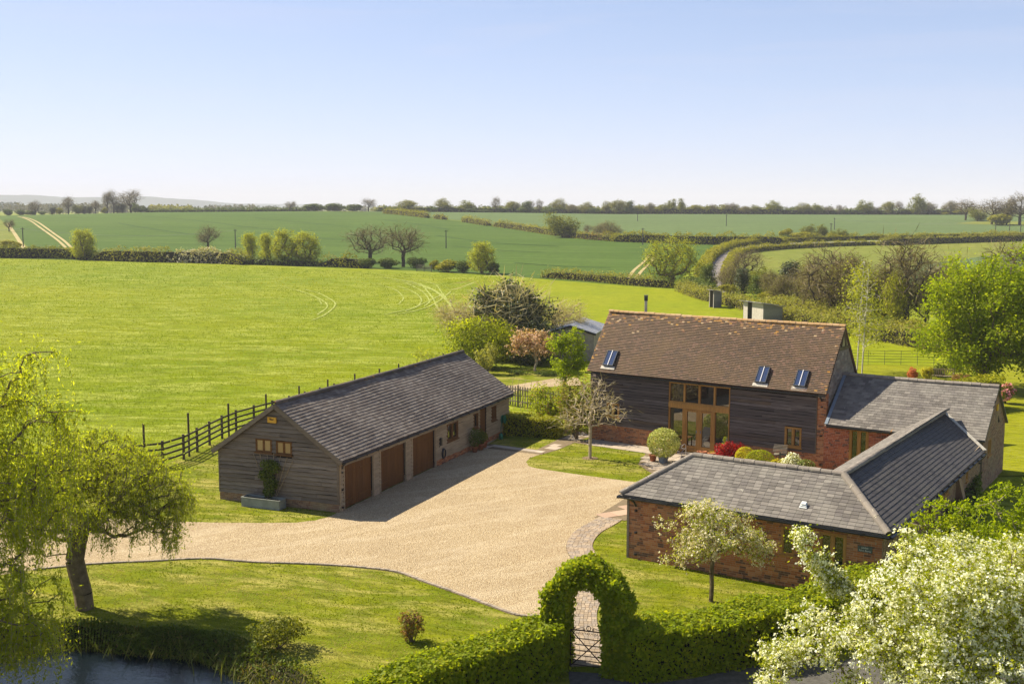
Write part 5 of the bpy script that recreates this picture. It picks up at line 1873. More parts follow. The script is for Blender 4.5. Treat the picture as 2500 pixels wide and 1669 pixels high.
def hedge(name, label, path, width, height, mat, per_m=900, size=0.07, seed=1, group=None, second=None, closed_top=True, rough=0.06, hvar=0.05, stems=True, category='hedge', bulge=0.0, step=0.5, parts=True, base_z=None, deep=0.22, ends=0.0):
    """leafy hedge along a ground path"""
    rng = np.random.default_rng(seed)
    pth = spline([np.asarray(p)[:2] for p in path], step)
    seg = np.linalg.norm(np.diff(pth, axis=0), axis=1)
    s = np.concatenate([[0], np.cumsum(seg)])
    L = s[-1]
    d = np.gradient(pth, axis=0)
    d /= np.linalg.norm(d, axis=1, keepdims=True)
    N = int(L * per_m)
    u = rng.random(N) * (L + width * .6) - width * .3
    uc = np.clip(u, 0, L)
    cx, cy = np.interp(uc, s, pth[:, 0]), np.interp(uc, s, pth[:, 1])
    tx, ty = np.interp(uc, s, d[:, 0]), np.interp(uc, s, d[:, 1])
    cx, cy = cx + tx * (u - uc), cy + ty * (u - uc)
    endf = np.sqrt(np.clip(1 - ((u - uc) / (width * .31)) ** 2, 0.02, 1))
    de = np.minimum(u + width * .3, L + width * .3 - u)
    taper = 1 - ends * np.exp(-de / (height * .6))
    wv = np.interp(uc, np.linspace(0, L, max(4, int(L / 1.2))), rng.normal(1, hvar, max(4, int(L / 1.2))))
    H, W = height * wv * taper, width * (0.5 * wv + 0.5) * endf
    per = 2 * H + W
    q = rng.random(N) * per
    depth = np.minimum(rng.exponential(deep * 0.35, N), deep * 2)
    side1, top = q < H, (q >= H) & (q < H + W)
    off = np.where(side1, -W / 2 + depth, np.where(top, (q - H) - W / 2, W / 2 - depth))
    z = np.where(side1, q, np.where(top, H - depth, per - q))
    off = off * (1 + bulge * np.sin(np.clip(z / H, 0, 1) * PI))
    rr = rng.normal(0, rough, N)
    no = np.where(side1, -1.0, np.where(top, 0.0, 1.0))
    nz = np.where(top, 1.0, 0.05)
    off = off + no * rr
    z = np.maximum(z + np.where(top, rr, 0), 0.02)
    x, y = cx - ty * off, cy + tx * off
    g = zt(x, y) if base_z is None else base_z
    out = np.stack([-ty * no, tx * no, nz], 1)
    c0 = np.array([pth[len(pth) // 2][0], pth[len(pth) // 2][1], 0.0])
    c0[2] = float(zt(c0[0], c0[1]))
    cb = MB()
    cb.rng = rng
    cb.leaves(np.stack([x, y, z + g], 1), size, 0.25, out, 1.1, 0, 0.6, rng)
    mats = [mat]
    if second:
        m2, frac, s2, lo_, hi_ = second
        k = (rng.random(N) < frac) & (uc / L > lo_) & (uc / L < hi_)
        cb.leaves(np.stack([x, y, z + g], 1)[k] + out[k] * .03, s2, 0.3, out[k], 1.2, 1, 0.8, rng)
        mats.append(m2)
    # solid core for the stems, coloured dark for the shaded inside
    sb = MB()
    n = len(pth)
    nrm = np.stack([-d[:, 1], d[:, 0]], 1)
    gz = zt(pth[:, 0], pth[:, 1])
    w2, h2 = width * 0.5 - deep * 0.75, height - deep * 0.9
    w2 = max(w2, width * .2)
    ring = []
    for k in range(n):
        a, e = pth[k] - nrm[k] * w2, pth[k] + nrm[k] * w2
        h3 = h2 * (1 - ends * math.exp(-min(s[k], L - s[k]) / (height * .6)))
        ring += [(a[0], a[1], gz[k] - .05), (a[0], a[1], gz[k] + h3), (e[0], e[1], gz[k] + h3), (e[0], e[1], gz[k] - .05)]
    f = []
    for k in range(n - 1):
        o = k * 4
        f += [[o, o + 4, o + 5, o + 1], [o + 1, o + 5, o + 6, o + 2], [o + 2, o + 6, o + 7, o + 3]]
    f += [[0, 1, 2, 3], [4 * n - 1, 4 * n - 2, 4 * n - 3, 4 * n - 4]]
    if parts:
        root = thing(name, tuple(c0), label, category, group)
        cb.build('foliage', mats, root)
        sb.add(ring, f, 0, .5)
        sb.build('stems', M_stem_shade, root)
        return root
    cb.add(ring, f, len(mats), .5)
    return tag(cb.build(name, mats + [M_stem_shade]), label, category, group)

def proto_tree(kind, seed):
    """a tree of about 10 m at the origin, to be copied"""
    rng = np.random.default_rng(seed)
    kw = dict(seed=seed)
    O = (0, 0, 0)
    if kind == 'bare':
        return tree('bare_tree', '', 'tree', O, 10, lumpy(rng, (0, 0, 6.0), (4.1, 4.1, 3.9), 10, .4), 210, 0, 0.3, None, r_base=0.36, r_tip=0.028, step=1.1, wob=0.15, up=0.08, bark=M_bark_dark, twigs=9, twig_len=1.2, shell=.7, trunk=[(0, 0, -.1), (.1, 0, 1.2), (0, .1, 2.4), (.15, 0, 3.4)], **kw)
    if kind == 'brown':
        return tree('budding_tree', '', 'tree', O, 10, lumpy(rng, (0, 0, 5.2), (4.4, 4.4, 4.6), 13, .42), 230, 12, 0.24, M_twig, 0.7, r_base=0.32, r_tip=0.026, step=1.1, wob=0.14, bark=M_bark_dark, twigs=10, twig_len=1.1, shell=.6, second=(L_olive, 9, .24, .65), **kw)
    if kind == 'olive':
        return tree('oak_tree', '', 'tree', O, 10, lumpy(rng, (0, 0, 5.6), (4.8, 4.8, 4.2), 14, .40), 190, 26, 0.42, L_olive, 0.65, r_base=0.36, r_tip=0.04, step=1.0, bark=M_bark_dark, **kw)
    if kind == 'green':
        return tree('leafy_tree', '', 'tree', O, 10, lumpy(rng, (0, 0, 5.2), (4.5, 4.5, 4.6), 14, .40), 190, 32, 0.42, L_mid, 0.62, r_base=0.34, r_tip=0.04, step=1.0, bark=M_bark_dark, **kw)
    if kind == 'darkgreen':
        return tree('evergreen_tree', '', 'tree', O, 10, lumpy(rng, (0, 0, 4.9), (3.6, 3.6, 4.9), 12, .40), 160, 36, 0.42, L_darkg, 0.6, r_base=0.34, r_tip=0.04, step=1.0, bark=M_bark_dark, **kw)
    if kind == 'ivy':
        return tree('ivy_clad_tree', '', 'tree', O, 10, [(0, 0, 3.0, 1.5, 1.5, 3.0), (0.5, 0, 5.4, 1.9, 1.7, 2.2), (-.8, .3, 6.8, 1.6, 1.5, 1.8), (.6, .2, 8.2, 1.3, 1.3, 1.3)], 130, 34, 0.38, L_dark, 0.5, r_base=0.4, r_tip=0.05, step=1.0, twigs=7, twig_len=1.2, bark=M_bark_dark, **kw)
    if kind == 'poplar':
        return tree('poplar_tree', '', 'tree', O, 10, [(0, 0, 4.0, 1.1, 1.1, 3.4), (.3, 0, 7.2, 1.0, 1.0, 2.4), (-.5, 0, 5.5, 1.2, 1.2, 2)], 120, 24, 0.36, L_mid, 0.5, r_base=0.25, r_tip=0.03, step=1.0, bark=M_bark, trunk=[(0, 0, 0), (0, 0, 2), (0, 0, 5), (0, 0, 9)], **kw)
    if kind == 'willow':
        return tree('pollard_willow', '', 'tree', O, 10, [(0, 0, 5.0, 3.6, 3.6, 4.2), (-1.8, .4, 6.8, 1.8, 1.8, 2.6), (1.7, -.2, 7.2, 1.7, 1.7, 2.4), (.2, 0, 8.2, 1.8, 1.8, 1.8), (2.6, 0, 4.2, 1.6, 1.6, 2.6), (-2.7, 0, 3.9, 1.6, 1.6, 2.6), (0, 0, 2.0, 2.8, 2.6, 1.8)], 320, 30, 0.36, L_willow_far, 0.5, r_base=0.45, r_tip=0.03, step=0.9, trunk=[(0, 0, 0), (0, 0, .7), (0, 0, 1.5)], bark=M_bark, aspect=0.35, pathw=0.12, wob=.1, **kw)
    if kind == 'bush':
        return shrub('bush', '', 'bush', O, 6.5, 5.0, 10, L_darkg, 3000, 0.9, seed, gap=0.45, lumps=16)
    if kind == 'palebush':
        return shrub('bush', '', 'bush', O, 6.5, 5.0, 10, L_hedgegreen, 3000, 0.9, seed, gap=0.45, lumps=16)

ORD = ['first', 'second', 'third', 'fourth', 'fifth', 'sixth', 'seventh', 'eighth', 'ninth', 'tenth', 'eleventh', 'twelfth', '13th', '14th', '15th', '16th', '17th', '18th', '19th', '20th', '21st', '22nd', '23rd', '24th', '25th', '26th', '27th', '28th', '29th', '30th', '31st', '32nd', '33rd', '34th', '35th', '36th', '37th', '38th', '39th', '40th', '41st', '42nd', '43rd', '44th', '45th']
# ================================================================== plants of the garden and the front
rng0 = np.random.default_rng(5)

# ---- weeping willow at the left edge
def strands(cb, cm, pos, par, ti, r, rng, mat, n_per, lmin, lmax, leaf, nleaf, spread=0.35, bark=M_bark_pale, keep=None):
    P, Lf, D = [], [], []
    s0, s1 = [], []
    src = pos[ti]
    for p in src:
        for k in range(n_per):
            a = rng.random() * 2 * PI
            L = rng.uniform(lmin, lmax)
            L = min(L, p[2] - 0.35)
            if L < 0.2:
                continue
            n = 7
            t = np.linspace(0, 1, n)
            hx = np.sin(t * PI * .5) * spread * rng.uniform(.4, 1.2)
            q = np.stack([p[0] + math.cos(a) * hx + rng.normal(0, .02, n), p[1] + math.sin(a) * hx + rng.normal(0, .02, n), p[2] + .12 * np.sin(t * PI) - L * t ** 1.5], 1)
            s0.append(q[:-1])
            s1.append(q[1:])
            m = int(nleaf * L)
            tt = rng.random(m)
            c = np.stack([np.interp(tt, t, q[:, i]) for i in range(3)], 1) + rng.normal(0, .035, (m, 3))
            P.append(c)
    if P:
        P = np.concatenate(P)
        cb.leaves(P, leaf, 0.15, None, 0, len(cm), 0.30, rng, hang=np.array([0, 0, -0.9]))
        cm.append(mat)
        cb.segs(np.concatenate(s0), np.concatenate(s1), 0.004, 0.003, 3, len(cm))
        cm.append(bark)

bx, by = -15.6, 31.0
def wst(cb, cm, pos, par, ti, r, rng):
    strands(cb, cm, pos, par, ti, r, rng, L_willow, 3, 0.4, 1.7, 0.11, 36, 0.45)
tree('weeping_willow', 'big yellow-green weeping willow with trailing strands at the left edge', 'tree', (bx, by, 0), 9.5,
     [(-.6, 0, 7.0, 2.7, 3.0, 1.6), (1.4, .3, 6.6, 2.1, 2.2, 1.2), (2.3, -.3, 5.6, 1.7, 1.8, 1.1), (0.8, .4, 8.0, 1.7, 1.6, .8), (3.2, .3, 7.4, .9, 1.0, 0.4), (0.4, -1.0, 3.8, 2.8, 2.0, 1.3), (1.7, -.9, 2.3, 1.9, 1.4, 1.2), (2.3, .8, 8.0, 1.0, .8, .4), (2.6, 0.2, 8.9, 0.6, 0.5, 0.3), (2.0, .1, 4.6, 1.6, 1.5, 1.0), (1.6, .2, 8.7, 1.2, 1.2, .6), (1.2, -1.2, 1.6, 2.2, 1.4, 1.0), (0.6, 0, 5.4, 2.2, 2.0, 1.2), (2.0, -1.0, 1.5, 1.3, 1.0, .9), (2.2, -.6, 3.2, 1.2, 1.0, 1.0), (1.6, -1.4, 0.9, 1.3, .8, .6)],
     470, 40, 0.115, L_willow, 0.36, r_base=0.32, r_tip=0.012, step=0.5, wob=0.18, seed=21, aspect=0.3, extra=wst, trunk=[(-1.5, 0, -.2), (-1.4, 0, 1.2), (-1.1, .1, 2.6), (-.7, .1, 4.0), (-.3, 0, 5.4)], bark=M_bark, lup=.2, hang=np.array([0, 0, -.6]), shell=.35)

# ---- twisted willow by the pond
bx, by = -13.85, 36.4
def tst(cb, cm, pos, par, ti, r, rng):
    strands(cb, cm, pos, par, ti, r, rng, L_twisted, 4, 0.25, 0.9, 0.095, 40, 0.24)
tree('twisted_willow', 'round-headed twisted willow with thick leaning trunk beside the pond', 'tree', (bx, by, float(zt(bx, by))), 5.7,
     [(0.4, 0, 4.3, 2.3, 2.2, 1.35), (-1.2, .2, 3.9, 1.3, 1.4, 1.2), (2.2, -.2, 3.9, 1.35, 1.3, 1.2), (.4, .2, 5.2, 1.6, 1.5, .6), (2.5, 0.1, 2.8, 1.0, 1.0, .8), (-1.3, -.1, 2.6, 1.0, 0.9, .7), (.8, -.8, 3.2, 1.5, 1.0, .8), (2.9, 0, 3.6, .7, .7, .6)],
     430, 40, 0.085, L_twisted, 0.24, r_base=0.30, r_tip=0.010, step=0.32, wob=0.42, seed=22, aspect=0.32, extra=tst, trunk=[(0, 0, -.3), (-.06, 0, .5), (-.2, .02, 1.1), (-.28, 0, 1.6), (-.15, 0, 2.2), (0.05, 0, 2.8)], bark=M_bark, hang=np.array([0, 0, -.5]), shell=.5)

# ---- blossoming trees
tree('apple_tree', 'small apple tree in cream blossom on the lawn beside the brick wall', 'tree', (6.62, 37.2, 0), 3.6,
     lumpy(np.random.default_rng(4), (0.05, 0, 2.35), (1.5, 1.4, 1.0), 17, .34) + [(1.35, 0, 1.55, .55, .5, .45), (-1.0, 0, 1.5, .5, .5, .4), (1.75, 0, 1.9, .35, .3, .2), (-1.55, 0, 2.55, .35, .3, .2)], 230, 30, 0.066, L_green, 0.13, r_base=0.075, r_tip=0.006, step=0.25, wob=0.25, seed=31, second=(L_cream, 49, 0.056, 0.10), bark=M_bark, trunk=[(0, 0, -.05), (0.02, 0, .5), (0, .02, 1.0), (.03, 0, 1.5)])
tree('blossom_tree', 'large tree covered in white blossom filling the bottom right corner', 'tree', (11.6, 28.9, 0), 5.0,
     lumpy(np.random.default_rng(8), (0.3, 0.3, 2.6), (3.9, 3.0, 1.9), 20, .36) + [(-3.3, .2, 2.0, 1.1, 1.0, .8), (-4.2, .6, 1.3, .8, .8, .5), *[(-3.75, 1.6, 4.05, .2, .2, .2), (-3.4, 1.6, 3.6, .24, .22, .22), (-3.0, 1.6, 3.1, .30, .28, .25), (-2.6, 1.5, 2.75, .36, .35, .3), (-1.0, 1.6, 4.2, .15, .15, .25), (-.95, 1.6, 3.7, .2, .2, .3), (-.85, 1.5, 3.1, .35, .35, .35)] * 4, (2.6, 0, 3.4, 1.5, 1.5, .9), (-4.9, 0.1, .9, .45, .5, .4), (0, -1.2, .9, 3.4, 1.8, .9)],
     1250, 52, 0.082, L_green, 0.165, r_base=0.16, r_tip=0.006, step=0.35, wob=0.25, seed=32, second=(L_white, 77, 0.066, 0.105), bark=M_bark, shell=.45)
tree('lime_leaved_tree', 'spreading tree of fresh lime leaf tufts behind the white blossom', 'tree', (15.4, 34.2, 0), 5.0,
     lumpy(np.random.default_rng(9), (0, 0, 3.2), (2.9, 2.2, 1.8), 16, .36) + [(1.6, 0, 4.6, 1.3, 1.0, .9), (-2.4, .3, 3.0, .8, .8, .6), (-3.0, .2, 2.2, .6, .6, .5), (1.5, 0, 4.6, 1.0, .8, .5)],
     420, 40, 0.11, L_maple, 0.11, r_base=0.14, r_tip=0.008, step=0.35, wob=0.2, seed=33, bark=M_bark_pale)

# ---- bare sapling in the small lawn
tree('bare_sapling', 'leafless young tree with pale spreading twigs on the small lawn by the tall barn', 'tree', (4.07, 59.18, 0), 4.6,
     [(0, 0, 2.9, 1.5, 1.5, .8), (-.9, 0, 2.2, 1.1, 1.0, .5), (1.0, .1, 2.4, 1.0, 1.0, .7), (.2, 0, 3.6, .8, .8, .7)], 190, 0, 0.1, None, r_base=0.085, r_tip=0.011, step=0.25, wob=0.22, seed=34, twigs=3, twig_mat=M_twig_grey, twig_len=0.45, bark=M_bark_pale, trunk=[(0, 0, -.05), (0.0, 0, .6), (0, 0, 1.2), (0, 0, 1.65)], up=0.0, shell=.75)

# ---- clipped hedges and the arch
L_H, R_H = 1.42, 1.45
hedge('clipped_hedge', 'clipped green hedge running left from the arch along the front lawn', [(0.95, 31.35), (0.0, 30.5), (-1.3, 29.3), (-2.9, 27.6), (-4.6, 25.6)], 1.15, L_H, L_hedge, 4200, 0.105, 41, rough=0.07)
hedge('clipped_hedge', 'clipped green hedge running right from the arch to the brick wing', [(3.3, 31.25), (4.6, 31.6), (6.2, 32.15), (7.8, 33.1), (9.6, 34.2), (11.2, 35.6), (11.6, 36.2)], 1.45, R_H, L_hedge, 4200, 0.105, 42, rough=0.07)
rng = np.random.default_rng(43)
ax = unit((1.66, 31.66, 0), (2.67, 31.33, 0))
ac = np.array([2.14, 31.52, 0])
ay = np.cross([0, 0, 1.0], ax)
arch = thing('hedge_arch', tuple(ac), 'tall leafy archway clipped from the hedge over the iron gate', 'hedge arch')
ZS = 1.95
N = 32000
R_in, R_out, dep = 0.56, 1.17, 0.46
def arch_pt(s, rad_):
    """s: length along the arch's middle line"""
    leg = ZS
    half = PI * 0.87
    x = np.where(s < leg, -rad_, np.where(s > leg + half, rad_, -rad_ * np.cos((s - leg) / 0.87)))
    z = np.where(s < leg, s, np.where(s > leg + half, leg * 2 + half - s, leg + rad_ * np.sin(np.clip((s - leg) / 0.87, 0, PI)) * 0.98))
    return x, z
S_tot = ZS * 2 + PI * 0.87
s = rng.random(N) * S_tot
face = rng.choice(4, N, p=[.36, .22, .21, .21])
dd = np.minimum(rng.exponential(.07, N), .3)
thick = 1 + 0.10 * np.sin(s * 5.1) + 0.08 * np.sin(s * 11.3 + 1)
ro = R_out * (1 + .06 * np.sin(s * 4.3) + .04 * np.sin(s * 9.7))
rr_ = np.where(face == 0, ro - dd, np.where(face == 1, R_in + dd, R_in + (ro - R_in) * rng.random(N)))
yo = np.where(face == 2, -dep * thick + dd, np.where(face == 3, dep * thick - dd, (rng.random(N) * 2 - 1) * dep))
px_, pz_ = arch_pt(s, rr_)
c = ac + px_[:, None] * ax + yo[:, None] * ay + np.stack([0 * pz_, 0 * pz_, np.maximum(pz_, .05)], 1) + rng.normal(0, .055, (N, 3))
mx_, mz_ = arch_pt(s, np.full(N, .87))
dirx, dirz = (px_ - mx_), (pz_ - mz_)
out = dirx[:, None] * ax + np.stack([0 * dirz, 0 * dirz, dirz], 1) * 1.0 + np.sign(yo)[:, None] * ay * np.where(face >= 2, .6, 0)[:, None]
out /= np.maximum(np.linalg.norm(out, axis=1, keepdims=True), 1e-6)
cb = MB()
cb.rng = rng
cb.leaves(c, 0.115, 0.2, out, 0.9, 0, 0.62, rng)
cb.build('foliage', L_hedge, arch)
sb = MB()
st = np.linspace(0, S_tot, 46)
ring = []
for q in st:
    for r_, y_ in ((R_in + .16, -dep + .16), (R_out - .16, -dep + .16), (R_out - .16, dep - .16), (R_in + .16, dep - .16)):
        x_, z_ = arch_pt(np.array([q]), np.array([r_]))
        ring.append(ac + x_[0] * ax + y_ * ay + V(0, 0, z_[0]))
f = []
for k in range(45):
    for e in range(4):
        f.append([k * 4 + e, k * 4 + (e + 1) % 4, k * 4 + 4 + (e + 1) % 4, k * 4 + 4 + e])
sb.add(ring, f, 0, .5)
sb.build('stems', M_stem_shade, arch)  # solid dark core, the arch's inner shade put into its colour

hedge('clipped_hedge', 'short yellow-topped box hedge between the long barn and the tall barn', [(-0.3, 65.75), (1.0, 65.3), (2.45, 64.85)], 1.35, 1.15, L_box, 2600, 0.085, 44, rough=0.03)

# ---- shrubs in the front lawn
shrub('young_shrub', 'small upright shrub with bronze pink tips alone on the front lawn', 'shrub', (-3.0, 33.6, 0), 0.42, 0.42, 1.15, L_bronze, 1100, 0.075, 51, second=(L_mid, 300, .08), lumps=14)
shrub('pondside_shrub', 'loose green shrub on the bank at the right of the pond', 'shrub', (-6.9, 33.0, float(zt(-6.9, 33.0))), 0.95, 0.85, 1.1, L_mid, 2600, 0.085, 52, lumps=16)

# ---- pond edge: reeds; rough grass and plants coloured dark for the trees' shade
rng = np.random.default_rng(61)
ring = np.array(pond_ring(1.02, 200))
N = 900
k = rng.integers(0, 200, N)
p = ring[k] + rng.normal(0, .16, (N, 2))
w = 0.5 + 0.5 * np.sin(k * .31) * np.sin(k * .11 + 1)
keep = rng.random(N) < 0.25 + .75 * w
p = p[keep]
h = rng.uniform(.2, .7, len(p))
z0 = np.maximum(zt(p[:, 0], p[:, 1]), POND_Z - .05)
cb = MB()
cb.rng = rng
cc = np.column_stack([p, z0 + h * .45])
cb.leaves(cc, h, -0.2, None, 0, 0, 0.045, rng, hang=np.array([0, 0, 2.2]))
o = cb.build('reeds', L_reed)
o['kind'] = 'stuff'
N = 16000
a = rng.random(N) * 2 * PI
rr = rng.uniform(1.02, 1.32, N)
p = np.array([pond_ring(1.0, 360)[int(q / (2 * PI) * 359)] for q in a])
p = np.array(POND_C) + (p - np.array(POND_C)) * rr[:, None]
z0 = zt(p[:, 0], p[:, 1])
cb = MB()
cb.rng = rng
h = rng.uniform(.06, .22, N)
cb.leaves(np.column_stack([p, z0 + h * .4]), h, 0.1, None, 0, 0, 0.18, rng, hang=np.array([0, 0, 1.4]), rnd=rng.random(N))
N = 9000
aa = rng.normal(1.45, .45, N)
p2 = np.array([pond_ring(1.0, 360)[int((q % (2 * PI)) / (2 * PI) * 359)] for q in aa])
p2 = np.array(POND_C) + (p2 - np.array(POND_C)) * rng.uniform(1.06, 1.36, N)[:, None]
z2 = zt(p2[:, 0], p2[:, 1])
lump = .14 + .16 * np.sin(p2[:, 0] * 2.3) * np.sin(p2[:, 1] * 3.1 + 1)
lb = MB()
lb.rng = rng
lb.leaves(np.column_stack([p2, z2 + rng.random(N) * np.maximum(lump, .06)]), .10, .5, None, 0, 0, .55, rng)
o = lb.build('bank_shade_plants', L_darkg)  # rough growth, its dark green also standing in for tree shade
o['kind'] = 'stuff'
o = cb.build('bank_shade_grass', mat_leaf('bank_shade_grass', [(0.05, 0.062, 0.012), (0.09, 0.10, 0.018), (0.14, 0.14, 0.03), (0.20, 0.15, 0.06)], trans=.3))
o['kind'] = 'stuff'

# ---- behind the long barn
def ray_at_z(px, py, z):
    r = ray(px, py)
    t = (z - CAM_Z) / r[2]
    return np.array([0, 0, CAM_Z]) + r * t

tree('ivy_clad_tree', 'dark ivy-smothered tree with bare twigs above it, behind the long barn', 'tree', (-0.5, 99, 0), 7.6,
     [(0.2, -.4, 2.0, 3.3, 2.4, 2.2), (0.2, 0, 3.2, 3.0, 2.4, 2.5), (-.9, 0, 4.4, 2.0, 1.8, 1.6), (1.4, .2, 4.2, 2.0, 1.8, 1.7), (2.6, 0, 2.8, 1.7, 1.6, 1.9), (.7, 0, 6.1, 1.0, 1.0, .8), (-1.9, 0, 5.3, .8, .8, .6), (3.4, 0, 4.2, .8, .8, .9), (-2.4, .3, 2.2, 1.3, 1.3, 1.4), (1.8, -.2, 5.3, .9, .9, .7)],
     420, 52, 0.22, L_dark, 0.36, r_base=0.30, r_tip=0.018, step=0.55, wob=.25, seed=71, twigs=9, twig_mat=M_twig_grey, twig_len=1.5, bark=M_bark_pale)
tree('bare_tree', 'leaning bare grey tree at the left of the dark ivy tree', 'tree', (-3.2, 99.5, 0), 6.2,
     lumpy(rng0, (-1.4, 0, 3.9), (2.5, 1.8, 2.1), 9, .4), 190, 3, 0.12, L_olive, .3, r_base=0.16, r_tip=0.014, step=0.5, wob=.3, seed=72, twigs=15, twig_mat=M_twig_grey, twig_len=0.55, bark=M_bark_pale)
tree('bare_tree', 'bare grey tree leaning right over the grey-roofed outbuilding', 'tree', (3.4, 101, 0), 5.6,
     lumpy(rng0, (1.5, 0, 3.4), (2.0, 1.8, 1.9), 9, .4), 150, 4, 0.12, L_olive, .3, r_base=0.16, r_tip=0.014, step=0.5, wob=.3, seed=73, twigs=15, twig_mat=M_twig_grey, twig_len=0.55, bark=M_bark_pale)
shrub('leafy_bush', 'large yellow-green bush in front of the dark ivy tree', 'bush', (-2.7, 93.5, 0), 3.6, 2.0, 4.3, L_green, 10500, 0.17, 74, lumps=34)
shrub('leafy_bush', 'dark evergreen bush behind the pink blossom tree', 'bush', (2.0, 95.0, 0), 3.2, 1.8, 3.5, L_dark, 7000, 0.18, 75, lumps=20)
shrub('pale_shrub', 'pale yellow-leaved shrub beside the far corner of the long barn', 'shrub', (-1.95, 89.3, 0), 0.95, 0.9, 2.5, mat_leaf('pale_yellow_leaves', [(0.26, 0.25, 0.06), (0.36, 0.33, 0.11), (0.20, 0.21, 0.04)], trans=.4), 2300, 0.13, 76, lumps=14)
tree('crab_apple_tree', 'small round tree in pink blossom behind the picket fence', 'tree', (1.8, 91.0, 0), 3.5,
     lumpy(rng0, (0, 0, 2.2), (2.0, 1.6, 1.25), 14, .36), 210, 18, 0.11, L_bronze, 0.20, r_base=0.10, r_tip=0.010, step=0.35, seed=77, second=(L_pink, 26, 0.10, 0.19), twigs=3, twig_len=.4, bark=M_bark_pale)
tree('leafy_sapling', 'bright green upright young tree at the left end of the tall barn', 'tree', (3.6, 77.5, 0), 5.0,
     lumpy(rng0, (0.1, 0, 2.9), (1.45, 1.3, 1.9), 16, .30) + [(.7, 0, 4.3, .6, .6, .6), (-.5, 0, 4.1, .6, .6, .6)], 300, 26, 0.13, L_maple, 0.12, r_base=0.10, r_tip=0.010, step=0.35, seed=78, bark=M_bark)
shrub('sparse_shrub', 'loose twiggy yellow-green shrub showing above the long barn roof', 'shrub', (-6.3, 88.5, 0), 1.7, 1.2, 2.5, L_willow_far, 900, 0.13, 79, stems=26, lumps=22, bark=M_bark_pale)
rng0 = np.random.default_rng(15)
cp = FB.p(-0.4, -0.4, 0)
shrub('climbing_shrub', 'rambling climber with small leaves over the left corner of the tall barn', 'climber', (cp[0], cp[1], 0), 1.15, 0.9, 3.7, L_mid, 3600, 0.12, 80, second=(L_bronze, 700, .11), lumps=22, stems=14)
cp = FB.p(-2.3, -0.2, 0)
shrub('rambling_shrub', 'wide yellow-green rambling shrub by the slatted garden gate', 'shrub', (cp[0], cp[1] + 1.4, 0), 1.7, 1.1, 2.9, L_green, 4200, 0.12, 81, second=(L_bronze, 400, .11), lumps=18, stems=12)
for k, q in enumerate(((1195, 905), (1270, 915), (1330, 918))):
    p = at(*q)
    shrub('ground_cover_plant', ('low dark plant at the foot of the pale yellow shrub', 'low dark plant under the pink blossom tree', 'low dark plant right of the pink blossom tree')[k], 'plant', tuple(p), 1.2, .6, .45, L_darkg, 700, .12, 82 + k)

# ---- terrace planting
def gp(a, b_):
    q = FB.p(a, b_, 0)
    return (q[0], q[1], 0.02)
M_terra = mat_plain('terracotta', (0.36, 0.135, 0.06), 0.8, 0.2, 0.25, 6.0)
def pot(label, pos, r, h, mat=M_terra, plant=None, name='plant_pot', square=False):
    root = thing(name, pos, label, 'pot')
    m = MB()
    if square:
        for s_ in (1,):
            m.lathe([(r * .8, 0), (r, h), (r, h + .0), (r * .85, h), (r * .8, h - .05), (0.0, h - .05)], pos, 4)
    else:
        m.lathe([(0.0, 0.0), (r * .68, 0), (r * .95, h * .82), (r * 1.08, h * .84), (r * 1.08, h), (r * .92, h), (r * .88, h - .04), (0, h - .05)], pos, 18)
    m.build('vessel', mat, root, smooth_shade=not square)
    if plant:
        rg2 = np.random.default_rng(int(abs(pos[0]) * 100))
        c = in_blobs(rg2, [(0, 0, h + plant[1] * .5, plant[0], plant[0], plant[1] * .6)], plant[2], .3) + np.array(pos)
        c[:, 2] = np.maximum(c[:, 2], pos[2] + h - .03)
        cb = MB()
        cb.leaves(c, plant[4], .4, None, 0, 0, .5, rg2)
        cb.build('plant', plant[3], root)
    return root
tp = at(1583, 1128)
root = thing('clipped_round_bush', (tp[0] + .75, tp[1] - .1, 0.02), 'round ball-clipped bush with cream-edged leaves by the slate roof corner', 'topiary')
bp = np.array([tp[0] + .75, tp[1] - .1, 0.02])
m = MB()
m.tube([bp, bp + V(.02, 0, .4), bp + V(-.01, 0, .8)], 0.045, 8)
m.build('trunk', M_bark, root)
rg2 = np.random.default_rng(90)
c = in_blobs(rg2, [(0, 0, 1.02, .82, .82, .74)], 7000, .88) + bp
o = c - (bp + V(0, 0, .95))
o /= np.linalg.norm(o, axis=1, keepdims=True)
cb = MB()
cb.leaves(c + rg2.normal(0, .03, c.shape), 0.075, .2, o, 1.0, 0, .5, rg2)
cb.build('crown', L_varieg, root)
q_ = at(1594, 1126)
pot('round terracotta pot under the ball-clipped bush', (q_[0], q_[1], .02), .20, .34)
q_ = at(1617, 1130)
pot('square dark grey planter of white flowers beside the ball-clipped bush', (q_[0] + .05, q_[1] + .05, .02), .27, .36, M_lead, (.26, .22, 260, L_varieg, .06), square=True, name='square_planter')
pot('tall terracotta pot of greenery left of the glazed screen', gp(5.35, -.10), .17, .62, M_terra, (.22, .35, 260, L_green, .07))
pot('small plain terracotta pot, leftmost of three by the glazed doors', gp(7.30, -.40), .15, .30)
pot('terracotta pot, middle one of three by the glazed doors', gp(7.62, -.62), .18, .36)
pot('terracotta pot of seedlings, rightmost of three by the glazed doors', gp(8.12, -.66), .20, .36, M_terra, (.16, .08, 90, L_yellow, .04))
def bp_(px, py, z=0.0):
    q = ray_at_z(px, py, z)
    return (q[0], q[1], 0.03)
shrub('red_leaved_shrub', 'crimson leaved shrub against the tall barn beside the terracotta pots', 'shrub', gp(9.1, -.75), .85, .55, 1.15, L_red, 2600, .085, 91, lumps=14, bark=M_bark_pale)
shrub('green_leaved_plant', 'light green plant between the pots and the crimson shrub', 'plant', gp(8.55, -.15), .28, .25, 1.15, L_green, 420, .08, 98)
